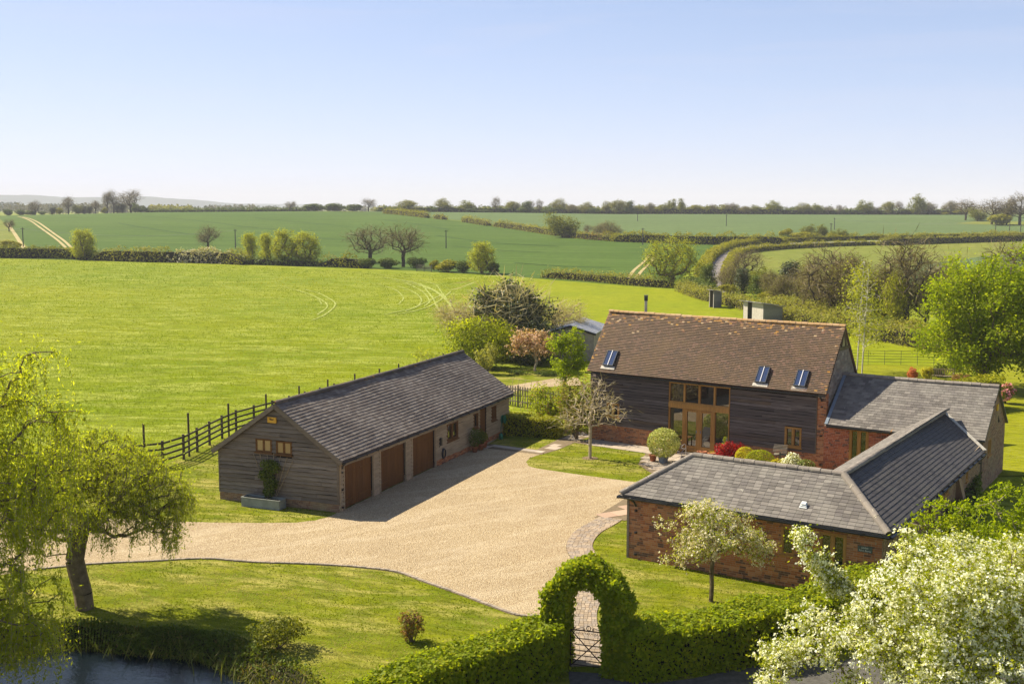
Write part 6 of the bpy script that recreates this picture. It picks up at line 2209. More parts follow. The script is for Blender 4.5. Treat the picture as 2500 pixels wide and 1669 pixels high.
shrub('golden_ball_bush', 'golden yellow ball bush right of the crimson shrub', 'bush', gp(10.15, -1.0), .52, .50, .98, L_yellow, 2600, .06, 92, round_=True)
shrub('green_ball_bush', 'bright green ball bush right of the golden one', 'bush', gp(11.1, -1.35), .72, .65, 1.0, L_green, 3200, .06, 93, round_=True)
shrub('yellow_flowered_plant', 'low yellow-leaved plant below the slatted wooden stand', 'plant', gp(12.15, -1.5), .55, .4, .72, L_yellow, 900, .07, 94)
shrub('white_flowered_bush', 'rounded bush covered in white flowers near the barn downpipe', 'bush', gp(12.95, -1.75), .70, .6, 1.15, L_mid, 1900, .07, 95, second=(L_white, 2000, .06))
shrub('evergreen_ball_bush', 'dark green spotted bush at the right end of the terrace bed', 'bush', gp(13.75, -2.0), .50, .5, .98, L_darkg, 1500, .07, 96, round_=True, second=(L_varieg, 350, .05))
shrub('low_pale_plant', 'low pale yellow plant at the foot of the golden ball bush', 'plant', gp(10.0, -1.7), .4, .3, .42, L_varieg, 500, .06, 97)

# ---- planted trough and climber on the gable of the long barn
WGF_b = lambda b_: 6.35 - b_
M_zinc = mat_plain('zinc', (0.25, 0.26, 0.225), 0.6, 0.4, 0.25, 3.0)
t0, t1 = WGF_b(4.73), WGF_b(2.80)
root = thing('metal_trough', tuple(WGF.p((t0 + t1) / 2, 0, .45)), 'long grey metal trough on the grass against the gable of the long barn', 'planter')
m = MB()
TH = 0.40
for q in ((t0, t1, 0.02, TH, .70, .72), (t0, t1, 0.02, TH, .18, .20), (t0, t0 + .02, 0.02, TH, .20, .70), (t1 - .02, t1, 0.02, TH, .20, .70), (t0, t1, .0, .02, .18, .72)):
    m.boxes(WGF.M(*q)[None])
for q in ((t0 - .02, t1 + .02, TH, TH + .025, .69, .74), (t0 - .02, t1 + .02, TH, TH + .025, .16, .21), (t0 - .02, t0 + .03, TH, TH + .025, .21, .69), (t1 - .03, t1 + .02, TH, TH + .025, .21, .69)):
    m.boxes(WGF.M(*q)[None])
m.build('tub', M_zinc, root)
m = MB()
m.boxes(WGF.M(t0 + .02, t1 - .02, .05, TH - .07, .20, .70)[None])
m.build('soil', M_bank, root)
root = thing('trellis', tuple(WGF.p(WGF_b(3.6), .5, .05)), 'fan of thin wooden trellis slats on the gable wall', 'trellis')
for b_, z_ in ((4.5, 2.22), (4.17, 2.27), (3.79, 2.3), (3.44, 2.33), (3.11, 2.24), (2.77, 2.2), (2.49, 2.06)):
    m = MB()
    m.bar(WGF.p(WGF_b(3.5 + (b_ - 3.5) * .16), .38, .16), WGF.p(WGF_b(b_), z_, .07), .03, .015)
    m.build('slat', M_gboard2, root)
cpl = WGF.p(WGF_b(3.58), .36, .38)
root = thing('climbing_rose', tuple(cpl), 'glossy dark green climber growing from the metal trough up the trellis', 'climber')
rg2 = np.random.default_rng(101)
m = MB()
m.rng = rg2
for k in range(7):
    e = WGF.p(WGF_b(3.58 + rg2.uniform(-.45, .45)), rg2.uniform(1.2, 2.1), .12)
    mid = (cpl + e) / 2 + rg2.normal(0, .08, 3)
    m.tube([cpl, mid, e], .012, 5)
m.build('stems', M_bark, root)
B = [(WGF_b(3.62), 1.85, .42, .26), (WGF_b(3.35), 1.75, .36, .28), (WGF_b(3.75), 1.35, .42, .26), (WGF_b(3.5), 1.0, .40, .30), (WGF_b(3.62), .62, .30, .26)]
cc = []
for (s_, z_, rs, rz) in B:
    d = rg2.normal(size=(560, 3))
    d /= np.linalg.norm(d, axis=1, keepdims=True)
    d *= (rg2.random((560, 1)) ** .5)
    cc.append(np.array([WGF.p(s_ + q[0] * rs, z_ + q[1] * rz, .26 + q[2] * .2) for q in d]))
cb = MB()
cb.leaves(np.concatenate(cc), .085, .3, -WGF.inw[None], .7, 0, .6, rg2)
cb.build('foliage', L_darkg, root)
# ================================================================== trees and hedges of the fields
def h_at(px, base_py, top_py, p):
    """height of something that stands at p and reaches top_py"""
    x, y, fw = project(np.array(p))
    return (base_py - top_py) / F_PX * fw[0] * 1.005

PROTO = {}
for kd, seeds in (('bare', (201, 202, 203)), ('brown', (204, 205)), ('olive', (206, 207)), ('green', (208, 209)), ('darkgreen', (210,)), ('ivy', (211,)), ('poplar', (212,)), ('willow', (213, 214)), ('bush', (215, 216)), ('palebush', (217,))):
    PROTO[kd] = [proto_tree(kd, s) for s in seeds]
USED = set()
def extent(pr):
    co = np.concatenate([np.array([v.co[:] for v in c.data.vertices]) for c in pr.children if c.name.split('.')[0] in ('crown', 'foliage')])
    return float(np.percentile(co[:, 0], 97) - np.percentile(co[:, 0], 3)), float(np.percentile(co[:, 2], 99))
SIZE = {p_.name: extent(p_) for l_ in PROTO.values() for p_ in l_}
rgf = np.random.default_rng(77)

def place(kind, p, h, w, label, group):
    """a copy of the kind's prototype, h tall and w wide"""
    i = int(rgf.integers(len(PROTO[kind])))
    pr = PROTO[kind][i]
    sz = h / SIZE[pr.name][1]
    sx = w / SIZE[pr.name][0]
    rz = rgf.uniform(0, 2 * PI)
    if pr.name not in USED:
        USED.add(pr.name)
        pr.location = tuple(p)
        pr.rotation_euler = (0, 0, rz)
        pr.scale = (sx, sx, sz)
        pr['label'] = label
        pr['group'] = group
        return pr
    return copy_thing(pr, tuple(p), rz, (sx, sx, sz), label, group)

def px_place(kind, px, base, top, wpx, label, group='trees among the fields', y=None):
    if y is None:
        p = at(px, base)
    else:
        r = ray(px, 518)
        x = r[0] / r[1] * y
        p = np.array([x, y, float(zt(x, y))])
    fw = project(p)[2][0]
    bp = project(p)[1][0]
    h = (bp - top) / F_PX * fw
    return place(kind, p, h, wpx / F_PX * fw, label, group)

# --- skyline, left to right: kind, x, top, width (photo pixels)
SKY = [('bush', 19, 514, 24), ('bush', 49, 515, 26), ('bare', 86, 492, 22), ('bush', 74, 517, 22), ('bush', 103, 519, 16), ('ivy', 128, 509, 17), ('palebush', 145, 511, 16), ('bare', 167, 482, 33), ('green', 190, 503, 18), ('ivy', 206, 505, 18), ('ivy', 219, 506, 14),
       ('bare', 234, 491, 24), ('palebush', 255, 509, 14), ('bare', 262, 470, 26), ('bare', 278, 467, 32), ('ivy', 287, 503, 14), ('ivy', 299, 500, 15), ('bare', 320, 466, 52), ('bush', 344, 504, 34), ('darkgreen', 330, 498, 14),
       ('bare', 708, 492, 26), ('bush', 770, 499, 52), ('bush', 818, 498, 46), ('bush', 860, 500, 40), ('bare', 900, 485, 34), ('bush', 925, 512, 22), ('bush', 956, 507, 22), ('olive', 997, 490, 48), ('bush', 1020, 512, 20), ('bush', 1062, 507, 34), ('olive', 1084, 486, 38), ('bush', 1100, 506, 26), ('green', 1140, 491, 36), ('bush', 1152, 510, 30), ('bush', 1181, 511, 34),
       ('bare', 1211, 481, 20), ('bush', 1221, 509, 16), ('olive', 1253, 492, 36), ('bush', 1276, 507, 30), ('darkgreen', 1285, 492, 22), ('bare', 1297, 489, 16), ('bare', 1317, 487, 15), ('bush', 1340, 508, 32), ('olive', 1363, 486, 36), ('brown', 1397, 499, 26), ('olive', 1430, 494, 34), ('bush', 1450, 508, 30), ('olive', 1481, 492, 26), ('olive', 1511, 489, 38), ('darkgreen', 1540, 491, 20), ('green', 1558, 500, 22),
       ('brown', 1586, 495, 24), ('green', 1615, 497, 22), ('poplar', 1633, 490, 13), ('poplar', 1643, 486, 15), ('poplar', 1663, 485, 18), ('olive', 1697, 500, 30), ('brown', 1726, 501, 22), ('bare', 1743, 497, 16), ('bare', 1776, 494, 30), ('bare', 1798, 496, 20), ('brown', 1820, 502, 24), ('green', 1845, 500, 22), ('green', 1888, 490, 36), ('olive', 1962, 495, 38), ('green', 1994, 497, 26), ('bare', 2023, 502, 26), ('bare', 2049, 498, 16),
       ('green', 2113, 489, 36), ('bare', 2140, 503, 16), ('olive', 2168, 491, 32), ('bare', 2194, 489, 22), ('green', 2238, 475, 34), ('brown', 2270, 492, 32), ('palebush', 2212, 510, 30), ('brown', 2320, 489, 32), ('palebush', 2300, 513, 40), ('palebush', 2345, 512, 30)]
KNAME = dict(bare=('bare twiggy tree', 'bare tree'), brown=('brown budding tree', 'brown tree'), olive=('spreading olive-leaved tree', 'olive tree'), green=('leafy green tree', 'green tree'), darkgreen=('dark green tree', 'dark tree'), ivy=('ivy-covered trunk', 'ivy trunk'), poplar=('thin pale poplar', 'poplar'), bush=('dark round bush', 'dark bush'), palebush=('pale green bush', 'pale bush'))
cnt = {}
for kd, px, top, w in sorted(SKY, key=lambda q: q[1]):
    cnt[kd] = cnt.get(kd, 0) + 1
    px_place(kd, px, 519, top, w, f'{KNAME[kd][0]} on the skyline, {ORD[cnt[kd] - 1]} {KNAME[kd][1]} from the left', 'trees along the skyline', y=695 + rgf.uniform(0, 12))

# --- trees standing in the fields
for kd, px, base, top, w, lab in [
    ('willow', 205, 634, 563, 58, 'rounded yellow-green tree in the hedge at the far left'),
    ('bare', 509, 616, 553, 48, 'slim bare tree behind the hedge, left of four pollard willows'),
    ('willow', 610, 642, 571, 46, 'yellow-green pollard willow, leftmost of four in the hedge'),
    ('willow', 650, 645, 571, 44, 'yellow-green pollard willow, second of four in the hedge'),
    ('willow', 694, 647, 563, 54, 'tallest yellow-green pollard willow, third of four in the hedge'),
    ('willow', 748, 648, 569, 62, 'broad yellow-green pollard willow, rightmost of four in the hedge'),
    ('bare', 903, 641, 553, 82, 'bare forked tree, left one of two beside the field gate'),
    ('bare', 984, 652, 551, 90, 'bare wide-crowned tree, right one of two beside the field gate'),
    ('willow', 1176, 668, 592, 66, 'single pollard willow in the hedge right of the field gate'),
    ('green', 1372, 579, 523, 66, 'rounded olive-green tree on the hedge between the wheat fields'),
    ('bare', 1435, 575, 548, 20, 'tiny bare tree on the hedge between the wheat fields'),
    ('brown', 1465, 582, 546, 36, 'small budding tree beside the gnarled one between the wheat fields'),
    ('brown', 1492, 584, 540, 44, 'gnarled brown tree at the end of the hedge between the wheat fields'),
    ('darkgreen', 1730, 707, 645, 34, 'dark round tree at the lane junction'),
    ('bare', 1822, 690, 610, 76, 'bare tree behind the dark conifer-shaped ivy tree by the lane'),
    ('ivy', 1813, 722, 655, 34, 'dark pointed ivy tree nearest the lane'),
    ('darkgreen', 1858, 728, 672, 44, 'dark bushy tree right of the pointed ivy tree'),
    ('ivy', 1925, 722, 638, 50, 'ivy-covered tree with bare top left of the big bare trees'),
    ('brown', 1905, 752, 672, 50, 'brown twiggy tree in the roadside hedge'),
    ('brown', 1962, 752, 668, 82, 'wide brown budding tree behind the timber shelter'),
    ('bare', 1765, 704, 655, 26, 'dead-looking bare stump tree beside the lane'),
    ('bare', 2030, 780, 606, 150, 'big bare tree with ivy on its trunk, left of the birches'),
    ('brown', 2095, 790, 625, 110, 'tall brown budding tree behind the birches'),
    ('bare', 2211, 808, 583, 170, 'tallest bare tree, between the birches and the green maple'),
    ('bare', 2290, 790, 640, 120, 'bare tree half hidden behind the green maple'),
    ('bare', 2470, 760, 590, 130, 'bare treetop showing above the green maple at the right edge'),
    ('green', 2130, 800, 665, 90, 'yellow-green leafing tree beside the two birches'),
    ('bare', 2357, 538, 485, 52, 'bare tree at the left end of the wood on the right skyline'),
    ('green', 2386, 540, 507, 36, 'yellow-green tree in front of the wood on the right skyline'),
    ('bare', 2421, 548, 483, 56, 'bare tree left of centre in the wood on the right skyline'),
    ('brown', 2457, 549, 487, 40, 'brown budding tree in the middle of the wood on the right skyline'),
    ('bare', 2488, 550, 470, 56, 'tall bare tree at the right end of the wood on the right skyline'),
    ('palebush', 2440, 550, 522, 50, 'pale bush under the wood on the right skyline'),
    ('green', 1970, 580, 548, 26, 'bright green round tree, left one of two in the thicket by the lane'),
    ('green', 2002, 581, 548, 28, 'bright green round tree, right one of two in the thicket by the lane'),
    ('palebush', 1960, 588, 566, 60, 'yellow-green bushes at the foot of the thicket by the lane'),
    ('green', 2040, 584, 562, 22, 'green bush tree right of the thicket trees by the lane'),
    ('green', 2056, 586, 558, 24, 'green bush tree at the right end of the thicket by the lane'),
    ('palebush', 1918, 584, 558, 34, 'loose pale bush at the left end of the thicket by the lane'),
    ('bush', 1921, 588, 572, 34, 'dark bush at the foot of the thicket by the lane'),
    ('bush', 2085, 584, 574, 12, 'tiny lone bush right of the thicket by the lane'),
    ('bush', 896, 655, 632, 36, 'dark bush at the foot of the left bare tree by the gate'),
    ('bush', 950, 655, 631, 46, 'dark bush between the two bare trees by the gate'),
    ('bush', 1018, 655, 630, 40, 'dark bush behind the field gate'),
    ('palebush', 1060, 660, 636, 22, 'small pale bush right of the field gate'),
    ('palebush', 1092, 664, 636, 52, 'wide bright bush in the hedge right of the field gate'),
    ('bush', 1130, 666, 638, 36, 'dark bush left of the single pollard willow'),
    ('bush', 1203, 668, 642, 30, 'dark bush right of the single pollard willow'),
    ('green', 1846, 716, 655, 46, 'leafing green tree behind the dark bushy tree by the lane'),
    ('willow', 2185, 808, 668, 70, 'yellow-green tree in front of the tallest bare tree'),
    ('brown', 1785, 712, 648, 60, 'brown twiggy tree between the lane and the pointed ivy tree'),
    ('brown', 1888, 735, 660, 58, 'brown tree right of the dark bushy tree in the roadside hedge'),
    ('brown', 2000, 772, 632, 92, 'brown tree against the left side of the big ivy-trunked bare tree'),
    ('brown', 2062, 782, 640, 90, 'brown tree against the right side of the big ivy-trunked bare tree'),
    ('bare', 1945, 742, 652, 80, 'bare tree behind the ivy-covered tree with the bare top'),
    ('brown', 2160, 800, 655, 90, 'brown tree against the left side of the tallest bare tree'),
    ('brown', 2258, 806, 668, 96, 'brown tree against the right side of the tallest bare tree'),
    ('bare', 2320, 800, 625, 110, 'bare tree touching the left edge of the green maple'),
    ('bush', 2150, 812, 772, 62, 'dark bush at the foot of the tallest bare tree, left side'),
    ('bush', 2075, 792, 756, 46, 'dark bush behind the white birch stems'),
    ('palebush', 2235, 818, 780, 60, 'pale bush at the foot of the tallest bare tree, right side'),
    ('palebush', 1880, 742, 712, 44, 'pale bush under the dark bushy tree by the roadside hedge'),
    ('palebush', 1780, 716, 694, 40, 'pale bush beside the lane below the dead-looking tree'),
    ('bush', 1690, 705, 676, 56, 'dark bush at the foot of the lane willow'),
    ('bush', 1140, 862, 800, 40, 'dark lower bush in front of the large yellow-green bush'),
    ('bare', 22, 566, 538, 24, 'crooked bare thorn tree on the grassy strip at the far left'),
    ('palebush', 24, 612, 590, 50, 'pale scrub above the hedge at the left edge'),
]:
    px_place(kd, px, base, top, w, lab)

p = at(1640, 700)
tree('lane_willow', 'big fan-shaped yellow-green willow where the lane meets the wheat field', 'tree', tuple(p), 9.0,
     [(0, 0, 5.0, 4.2, 3.6, 3.2), (-2.6, 0, 5.4, 2.2, 2.0, 2.2), (2.6, 0, 5.6, 2.2, 2.0, 2.2), (0.3, 0, 6.8, 2.4, 2.2, 1.5), (-3.6, 0, 3.2, 1.4, 1.4, 1.5), (3.8, 0, 3.4, 1.4, 1.4, 1.6), (0.5, 0, 2.2, 3.0, 2.2, 1.6)],
     300, 36, 0.26, L_willow_far, 0.42, r_base=0.4, r_tip=0.02, step=0.8, seed=241, trunk=[(0, 0, -.1), (0, 0, .8), (.1, 0, 1.6)], aspect=.35, pathw=.12, wob=.12, bark=M_bark, second=(L_darkg, 2, .3, .5))

# --- maple, birches at the right
p = (34.0, 82.5, 0)
tree('maple_tree', 'large dense bright green maple at the right edge behind the slate roof', 'tree', p, 10.6,
     lumpy(np.random.default_rng(3), (1.0, 0, 5.4), (5.4, 4.6, 5.0), 22, .34) + [(-1.5, -1, 2.6, 2.4, 2, 1.8), (2.5, -1, 2.4, 2.6, 2, 1.6)] + [(-3.2, 0, 4.4, 2.0, 2.0, 2.0), (-2.2, 0, 7.3, 1.8, 1.8, 1.6), (3.5, 0, 8.4, 2.4, 2.4, 2.0), (5.5, 0, 5.2, 2.4, 2.4, 2.8)],
     520, 105, 0.20, L_maple, 0.42, r_base=0.35, r_tip=0.02, step=0.7, seed=242, bark=M_bark)
for k, (q, top, lean) in enumerate((((2092, 905), 620, .25), ((2104, 913), 640, -.15))):
    p = at(*q)
    h = h_at(q[0], q[1], top, p)
    tree('birch_tree', ('slender white-stemmed birch, left one of two behind the barn ridge', 'slender white-stemmed birch, right one of two behind the barn ridge')[k], 'tree', tuple(p), h,
         [(lean, 0, h * .62, 1.6, 1.5, h * .30), (lean + .4, 0, h * .4, 1.5, 1.4, h * .16), (lean - .5, 0, h * .82, 1.0, 1.0, h * .15), (1.2 - k, 0, h * .3, 1.2, 1.0, h * .1)], 120, 15, 0.15, L_willow_far, 0.30, r_base=0.06, r_tip=0.008, step=.6, seed=243 + k,
         trunk=[(0, 0, -.1), (.05, 0, h * .2), (.12, .05, h * .45), (.2, .02, h * .7), (.25, 0, h * .93)], bark=M_birch, up=.0, hang=np.array([0, 0, -.5]))

# --- garden shrubs behind the slate wing
for nm, lab, cat, px, py, wpx, top, mat, sec in (
    ('coral_shrub', 'small coral red shrub left of the golden shrub on the far lawn', 'shrub', 2226, 928, 34, 898, L_orange, None),
    ('golden_shrub', 'golden yellow shrub left of the garden bench', 'shrub', 2262, 932, 36, 896, L_yellow, None),
    ('dark_shrub', 'dark bushy shrub behind the garden bench', 'shrub', 2292, 920, 44, 882, L_darkg, None),
    ('bronze_shrub', 'low bronze leaved shrub right of the garden bench', 'shrub', 2345, 938, 62, 912, L_bronze, None),
    ('bronze_shrub', 'bronze and green shrub under the maple, furthest right', 'shrub', 2385, 940, 40, 918, L_mid, None),
    ('magnolia', 'pink flowering shrub behind the right end of the slate roof', 'shrub', 2452, 985, 48, 936, L_mid, (L_magnolia, 420, .16)),
    ('shade_shrub', 'dark shrub in the shade of the maple above the slate ridge', 'shrub', 2330, 915, 60, 872, L_darkg, None)):
    p = at(px, py)
    fw = project(p)[2][0]
    shrub(nm, lab, cat, tuple(p), wpx / F_PX * fw / 2, wpx / F_PX * fw / 2.4, h_at(px, py, top, p), mat, 1500, .11, 260 + px, second=sec)
hedge('garden_hedge', 'tall yellow-green hedge beyond the gable of the slate wing', [(25.6, 66.5), (27.0, 72.0), (31.5, 75)], 1.6, 1.9, L_box, 900, .13, 261)
hedge('garden_hedge', 'dark hedge in shade to the right of the brick wing', [(17.2, 43.0), (20.0, 50.0), (22.8, 57.5)], 1.2, 1.1, L_darkg, 700, .12, 262)

# --- field hedges
FH = 'hedges between the fields'
def fh(label, pts, w, h, mat, per=60, size=.34, seed=300, second=None, parts=False, hv=.22):
    return hedge('field_hedge', label, pts, w, h, mat, per, size, seed, group=FH, second=second, rough=.26, hvar=hv, step=2.5, parts=parts, deep=.45, ends=.65)
fh('dark green hedge along the pasture at the far left, below the pole', AD((-420, 588), (-200, 589), (-60, 590), (0, 591), (60, 592), (130, 593), (215, 596)), 2.8, 2.75, L_mid, 130, .38, 301, hv=.16)
fh('olive hedge with white blackthorn blossom in the middle of the pasture edge', AD((222, 597), (320, 600), (420, 602), (500, 604), (560, 607)), 3.0, 2.75, L_hedgefar, 130, .36, 302, second=(L_black, .9, .34, .50, .86))
fh('dark low hedge under the four pollard willows', AD((556, 606), (620, 608), (690, 610), (742, 611)), 2.4, 1.6, L_darkg, 90, .36, 303)
fh('reddish brown hedge between the pollard willows and the bare trees', AD((742, 611), (790, 613), (842, 615)), 2.6, 2.3, L_hedgefar, 90, .36, 304, second=(L_hedgegreen, .6, .36, .3, 1.0))
fh('low hedge at the foot of the wheat field behind the dark ivy tree', AD((1250, 637), (1320, 642), (1400, 649), (1490, 657), (1545, 660)), 2.2, 1.55, L_hedgefar, 130, .27, 305)
fh('hedge line descending between wheat fields, upper part', AD((884, 490), (920, 493), (980, 500)), 3.2, 2.6, L_hedgegreen, 60, .5, 306)
fh('short hedge clump between the two wheat fields', AD((1065, 509), (1120, 518)), 3.0, 2.2, L_hedgefar, 60, .5, 307)
fh('small round hedge clump above the short hedge in the wheat', AD((1000, 502), (1020, 504)), 3.0, 2.4, L_hedgefar, 70, .5, 308)
fh('long olive hedge below the rounded tree between the wheat fields', AD((1138, 520), (1190, 527), (1280, 541)), 3.0, 2.2, L_hedgefar, 80, .42, 309)
fh('hedge right of the rounded tree between the wheat fields', AD((1300, 543), (1350, 549), (1418, 554)), 3.0, 2.0, L_hedgefar, 80, .42, 310, second=(L_bronze, .5, .4, .5, .8))
fh('bright green hedge below the far wheat field, left of the lane', AD((1408, 554), (1500, 557), (1600, 560), (1700, 561), (1800, 560)), 3.0, 2.8, L_hedgegreen, 110, .42, 311)
fh('outer clipped hedge curving along the far side of the lane', AD((1609, 648), (1612, 630), (1622, 606), (1640, 588), (1668, 573), (1705, 565), (1780, 558), (1900, 552.5), (2120, 547.5), (2349, 543), (2520, 541)), 1.9, 1.7, L_hedgegreen, 150, .32, 312)
fh('inner clipped hedge along the near side of the lane, left of the gap', AD((1668, 640), (1674, 610), (1688, 590), (1712, 581), (1780, 573), (1900, 566), (2010, 562)), 1.7, 1.5, L_hedgegreen, 120, .32, 313)
fh('thick dark hedge along the ley field, right part of the lane', AD((2016, 563), (2130, 559.5), (2240, 556), (2349, 553), (2520, 549)), 2.2, 2.3, L_hedgefar, 150, .34, 314)
fh('clipped hedge from the lane junction down to the timber shelter', AD((1565, 668), (1605, 684), (1680, 702), (1760, 722), (1840, 742), (1935, 770)), 1.9, 1.45, L_hedgefar, 240, .22, 315, parts=True)
fh('second hedge behind the timber shelter under the bare trees', AD((1770, 705), (1840, 722), (1910, 742), (1990, 758), (2060, 772), (2140, 788)), 2.0, 1.5, L_hedgefar, 240, .22, 316, parts=True)
fh('loose hedge below the birches and the tallest bare tree', AD((1985, 775), (2060, 787), (2130, 800), (2200, 815), (2290, 832)), 2.2, 1.6, L_hedgefar, 260, .22, 317, parts=True)
fh('olive hedge left of the lane willow along the paddock', AD((1560, 662), (1590, 668), (1630, 680)), 2.0, 1.6, L_darkg, 160, .26, 318)
def skyhedge(label, x0, x1, h, mat, seed, y=704):
    pts = [(ray(px, 518)[0] / ray(px, 518)[1] * y, y) for px in np.linspace(x0, x1, 6)]
    hedge('skyline_hedge', label, pts, 4.0, h, mat, 34, .8, seed, group='hedges along the skyline', rough=.5, hvar=.22, step=6, parts=False, deep=.9)
skyhedge('low dark hedge along the left half of the skyline', 358, 745, 1.9, L_darkg, 321)
skyhedge('thick dark hedge along the middle of the skyline', 925, 1560, 3.2, L_darkg, 322)
skyhedge('thick olive hedge on the skyline, right of the poplars', 1560, 1905, 3.8, L_mid, 323)
skyhedge('straight dark hedge along the right part of the skyline', 1905, 2360, 3.4, L_darkg, 324)

# --- far woods and hills
rng = np.random.default_rng(401)
cb = MB()
cb.rng = rng
def wood(x0, x1, y, top0, top1, n, mat, wmin=5, wmax=10):
    for k in range(n):
        px = rng.uniform(x0, x1)
        r = ray(px, 505)
        yy = y * rng.uniform(.92, 1.1)
        x = r[0] / r[1] * yy
        f = (px - x0) / (x1 - x0)
        top = top0 + (top1 - top0) * f + rng.uniform(-2, 4)
        q = ray(px, top)
        zt_ = CAM_Z + q[2] / q[1] * yy
        z0 = float(zt(x, yy))
        h = max(4.0, zt_ - z0)
        w = rng.uniform(wmin, wmax)
        c = in_blobs(rng, [(x, yy, z0 + h * .55, w * .5, w * .5, h * .46)], 90, .4)
        cb.leaves(c, w * .22, .3, None, 0, mat, .7, rng)
wood(-40, 330, 1250, 497, 496, 90, 0)
wood(-40, 250, 1650, 493, 497, 60, 1)
wood(330, 760, 1200, 503, 503, 70, 1)
wood(365, 470, 980, 500, 502, 40, 2)
wood(500, 620, 1400, 500, 500, 40, 0)
wood(620, 1250, 1500, 503, 500, 90, 0)
wood(900, 1800, 1150, 503, 501, 130, 2)
wood(1250, 2000, 1400, 500, 503, 90, 1)
wood(1800, 2560, 1500, 505, 503, 80, 0)
o = cb.build('distant_woodland', [mat_leaf('far_wood_grey', [(0.10, 0.095, 0.06), (0.14, 0.125, 0.085)], trans=.2), mat_leaf('far_wood_dark', [(0.05, 0.062, 0.035), (0.08, 0.09, 0.05)], trans=.2), L_olive])
o['kind'] = 'stuff'
# hills: a long ridge of real ground far behind
def hill(name, prof, y0, depth, mat):
    """prof: (photo x, photo y of the ridge)"""
    b = MB()
    xs_ = np.linspace(prof[0][0], prof[-1][0], 90)
    top = np.interp(xs_, [p[0] for p in prof], [p[1] for p in prof])
    top = top + 0.5 * np.sin(xs_ * .05) + .35 * np.sin(xs_ * .13 + 1)
    rows = 14
    vv = []
    for j in range(rows):
        t = j / (rows - 1)
        yy = y0 + depth * t
        hgt = math.sin(PI * t) ** 1.3
        for px, tp in zip(xs_, top):
            yr = y0 + depth * .5
            r = ray(px, tp)
            x = r[0] / r[1] * yr
            z = CAM_Z + r[2] / r[1] * yr
            vv.append((x, yy, (z + 6) * hgt - 6))
    n = len(xs_)
    f = [[j * n + i, j * n + i + 1, (j + 1) * n + i + 1, (j + 1) * n + i] for j in range(rows - 1) for i in range(n - 1)]
    b.add(vv, f, 0, .5)
    return structure(b.build(name, mat, smooth_shade=True))
M_hill = mat_plain('hill_woods', (0.055, 0.075, 0.04), 0.95, 0.05, 0.4, 0.02)
hill('hills', [(-900, 482), (-300, 478), (0, 475.5), (70, 476), (150, 481), (215, 482), (300, 479.5), (365, 480), (430, 485), (500, 490), (560, 496), (640, 503), (700, 508)], 5200, 1500, M_hill)
hill('low_hills', [(420, 506), (520, 498), (640, 497), (760, 499), (900, 503), (1100, 506)], 7200, 1500, M_hill)
# ================================================================== fences, gate, sheds, furniture, poles
M_fence = mat_wood('fence_wood', 1.2, [(0.085, 0.070, 0.045), (0.115, 0.095, 0.062), (0.070, 0.058, 0.040)])
M_post = mat_wood('post_wood', 0.0, [(0.085, 0.062, 0.042), (0.12, 0.085, 0.058)], vertical=True)
M_paleslat = mat_wood('pale_slat', 0.0, [(0.42, 0.31, 0.16), (0.48, 0.37, 0.20)], vertical=True)
M_greypale = mat_wood('grey_pale', 0.0, [(0.17, 0.145, 0.105), (0.22, 0.19, 0.14)], vertical=True)
M_iron = mat_plain('rusty_iron', (0.030, 0.011, 0.006), 0.7, 0.4, 0.4, 20, metal=0.2)
M_rail = mat_plain('black_railing', (0.03, 0.035, 0.03), 0.6, 0.4)

# post and rail fence beside the long barn
fpts = spline([(-24.2, 54.3), (-20.6, 55.4), (-17.55, 57.0), (-16.95, 58.6), (-16.5, 62.6), (-15.9, 66.0), (-14.2, 70.0), (-11.8, 76)], .3)
fpts = resample(fpts, 16)
froot = thing('post_and_rail_fence', (-17.3, 57.2, 0), 'brown timber post and rail fence with four rails left of the long barn', 'fence')
for i, p in enumerate(fpts):
    m = MB()
    m.box(V(p[0] - .055, p[1] - .055, -.1), V(p[0] + .055, p[1] + .055, 1.32))
    m.build('post', M_post, froot)
    if i + 1 < len(fpts):
        q = fpts[i + 1]
        d = unit((*p, 0), (*q, 0))
        s_ = np.cross(d, [0, 0, 1.0]) * .075
        for z in (.32, .61, .90, 1.2):
            m = MB()
            m.rng = np.random.default_rng(i * 7 + int(z * 10))
            m.bar(np.array([*p, z]) + s_ - d * .05, np.array([*q, z]) + s_ + d * .05, .035, .095)
            m.build('rail', M_fence, froot)

# row of tall posts along the pasture, behind the fence
tops = [(350, 1034), (459, 1008), (557, 985), (649, 962), (730, 942), (800, 926.5), (866, 912.6), (926, 900), (973, 888), (1082, 863)]
for k, q in enumerate(tops):
    z = 2.3 if k < 2 else 1.9
    p = ray_at_z(q[0], q[1], z)
    m = MB()
    m.tube([p * [1, 1, 0] - V(0, 0, .1), p * [1, 1, 0] + V(0, 0, z * .5), p], .055, 7)
    m.tube([p, p + V(0, 0, .012)], .050, 7)
    if k < 9:
        tag(m.build('tall_post', M_post), f'tall dark wooden post along the pasture edge, {ORD[k]} from the left', 'post', 'tall posts along the pasture edge')
    else:
        tag(m.build('tall_post', M_post), 'wooden post half hidden behind the far end of the garage roof', 'post', 'tall posts along the pasture edge')

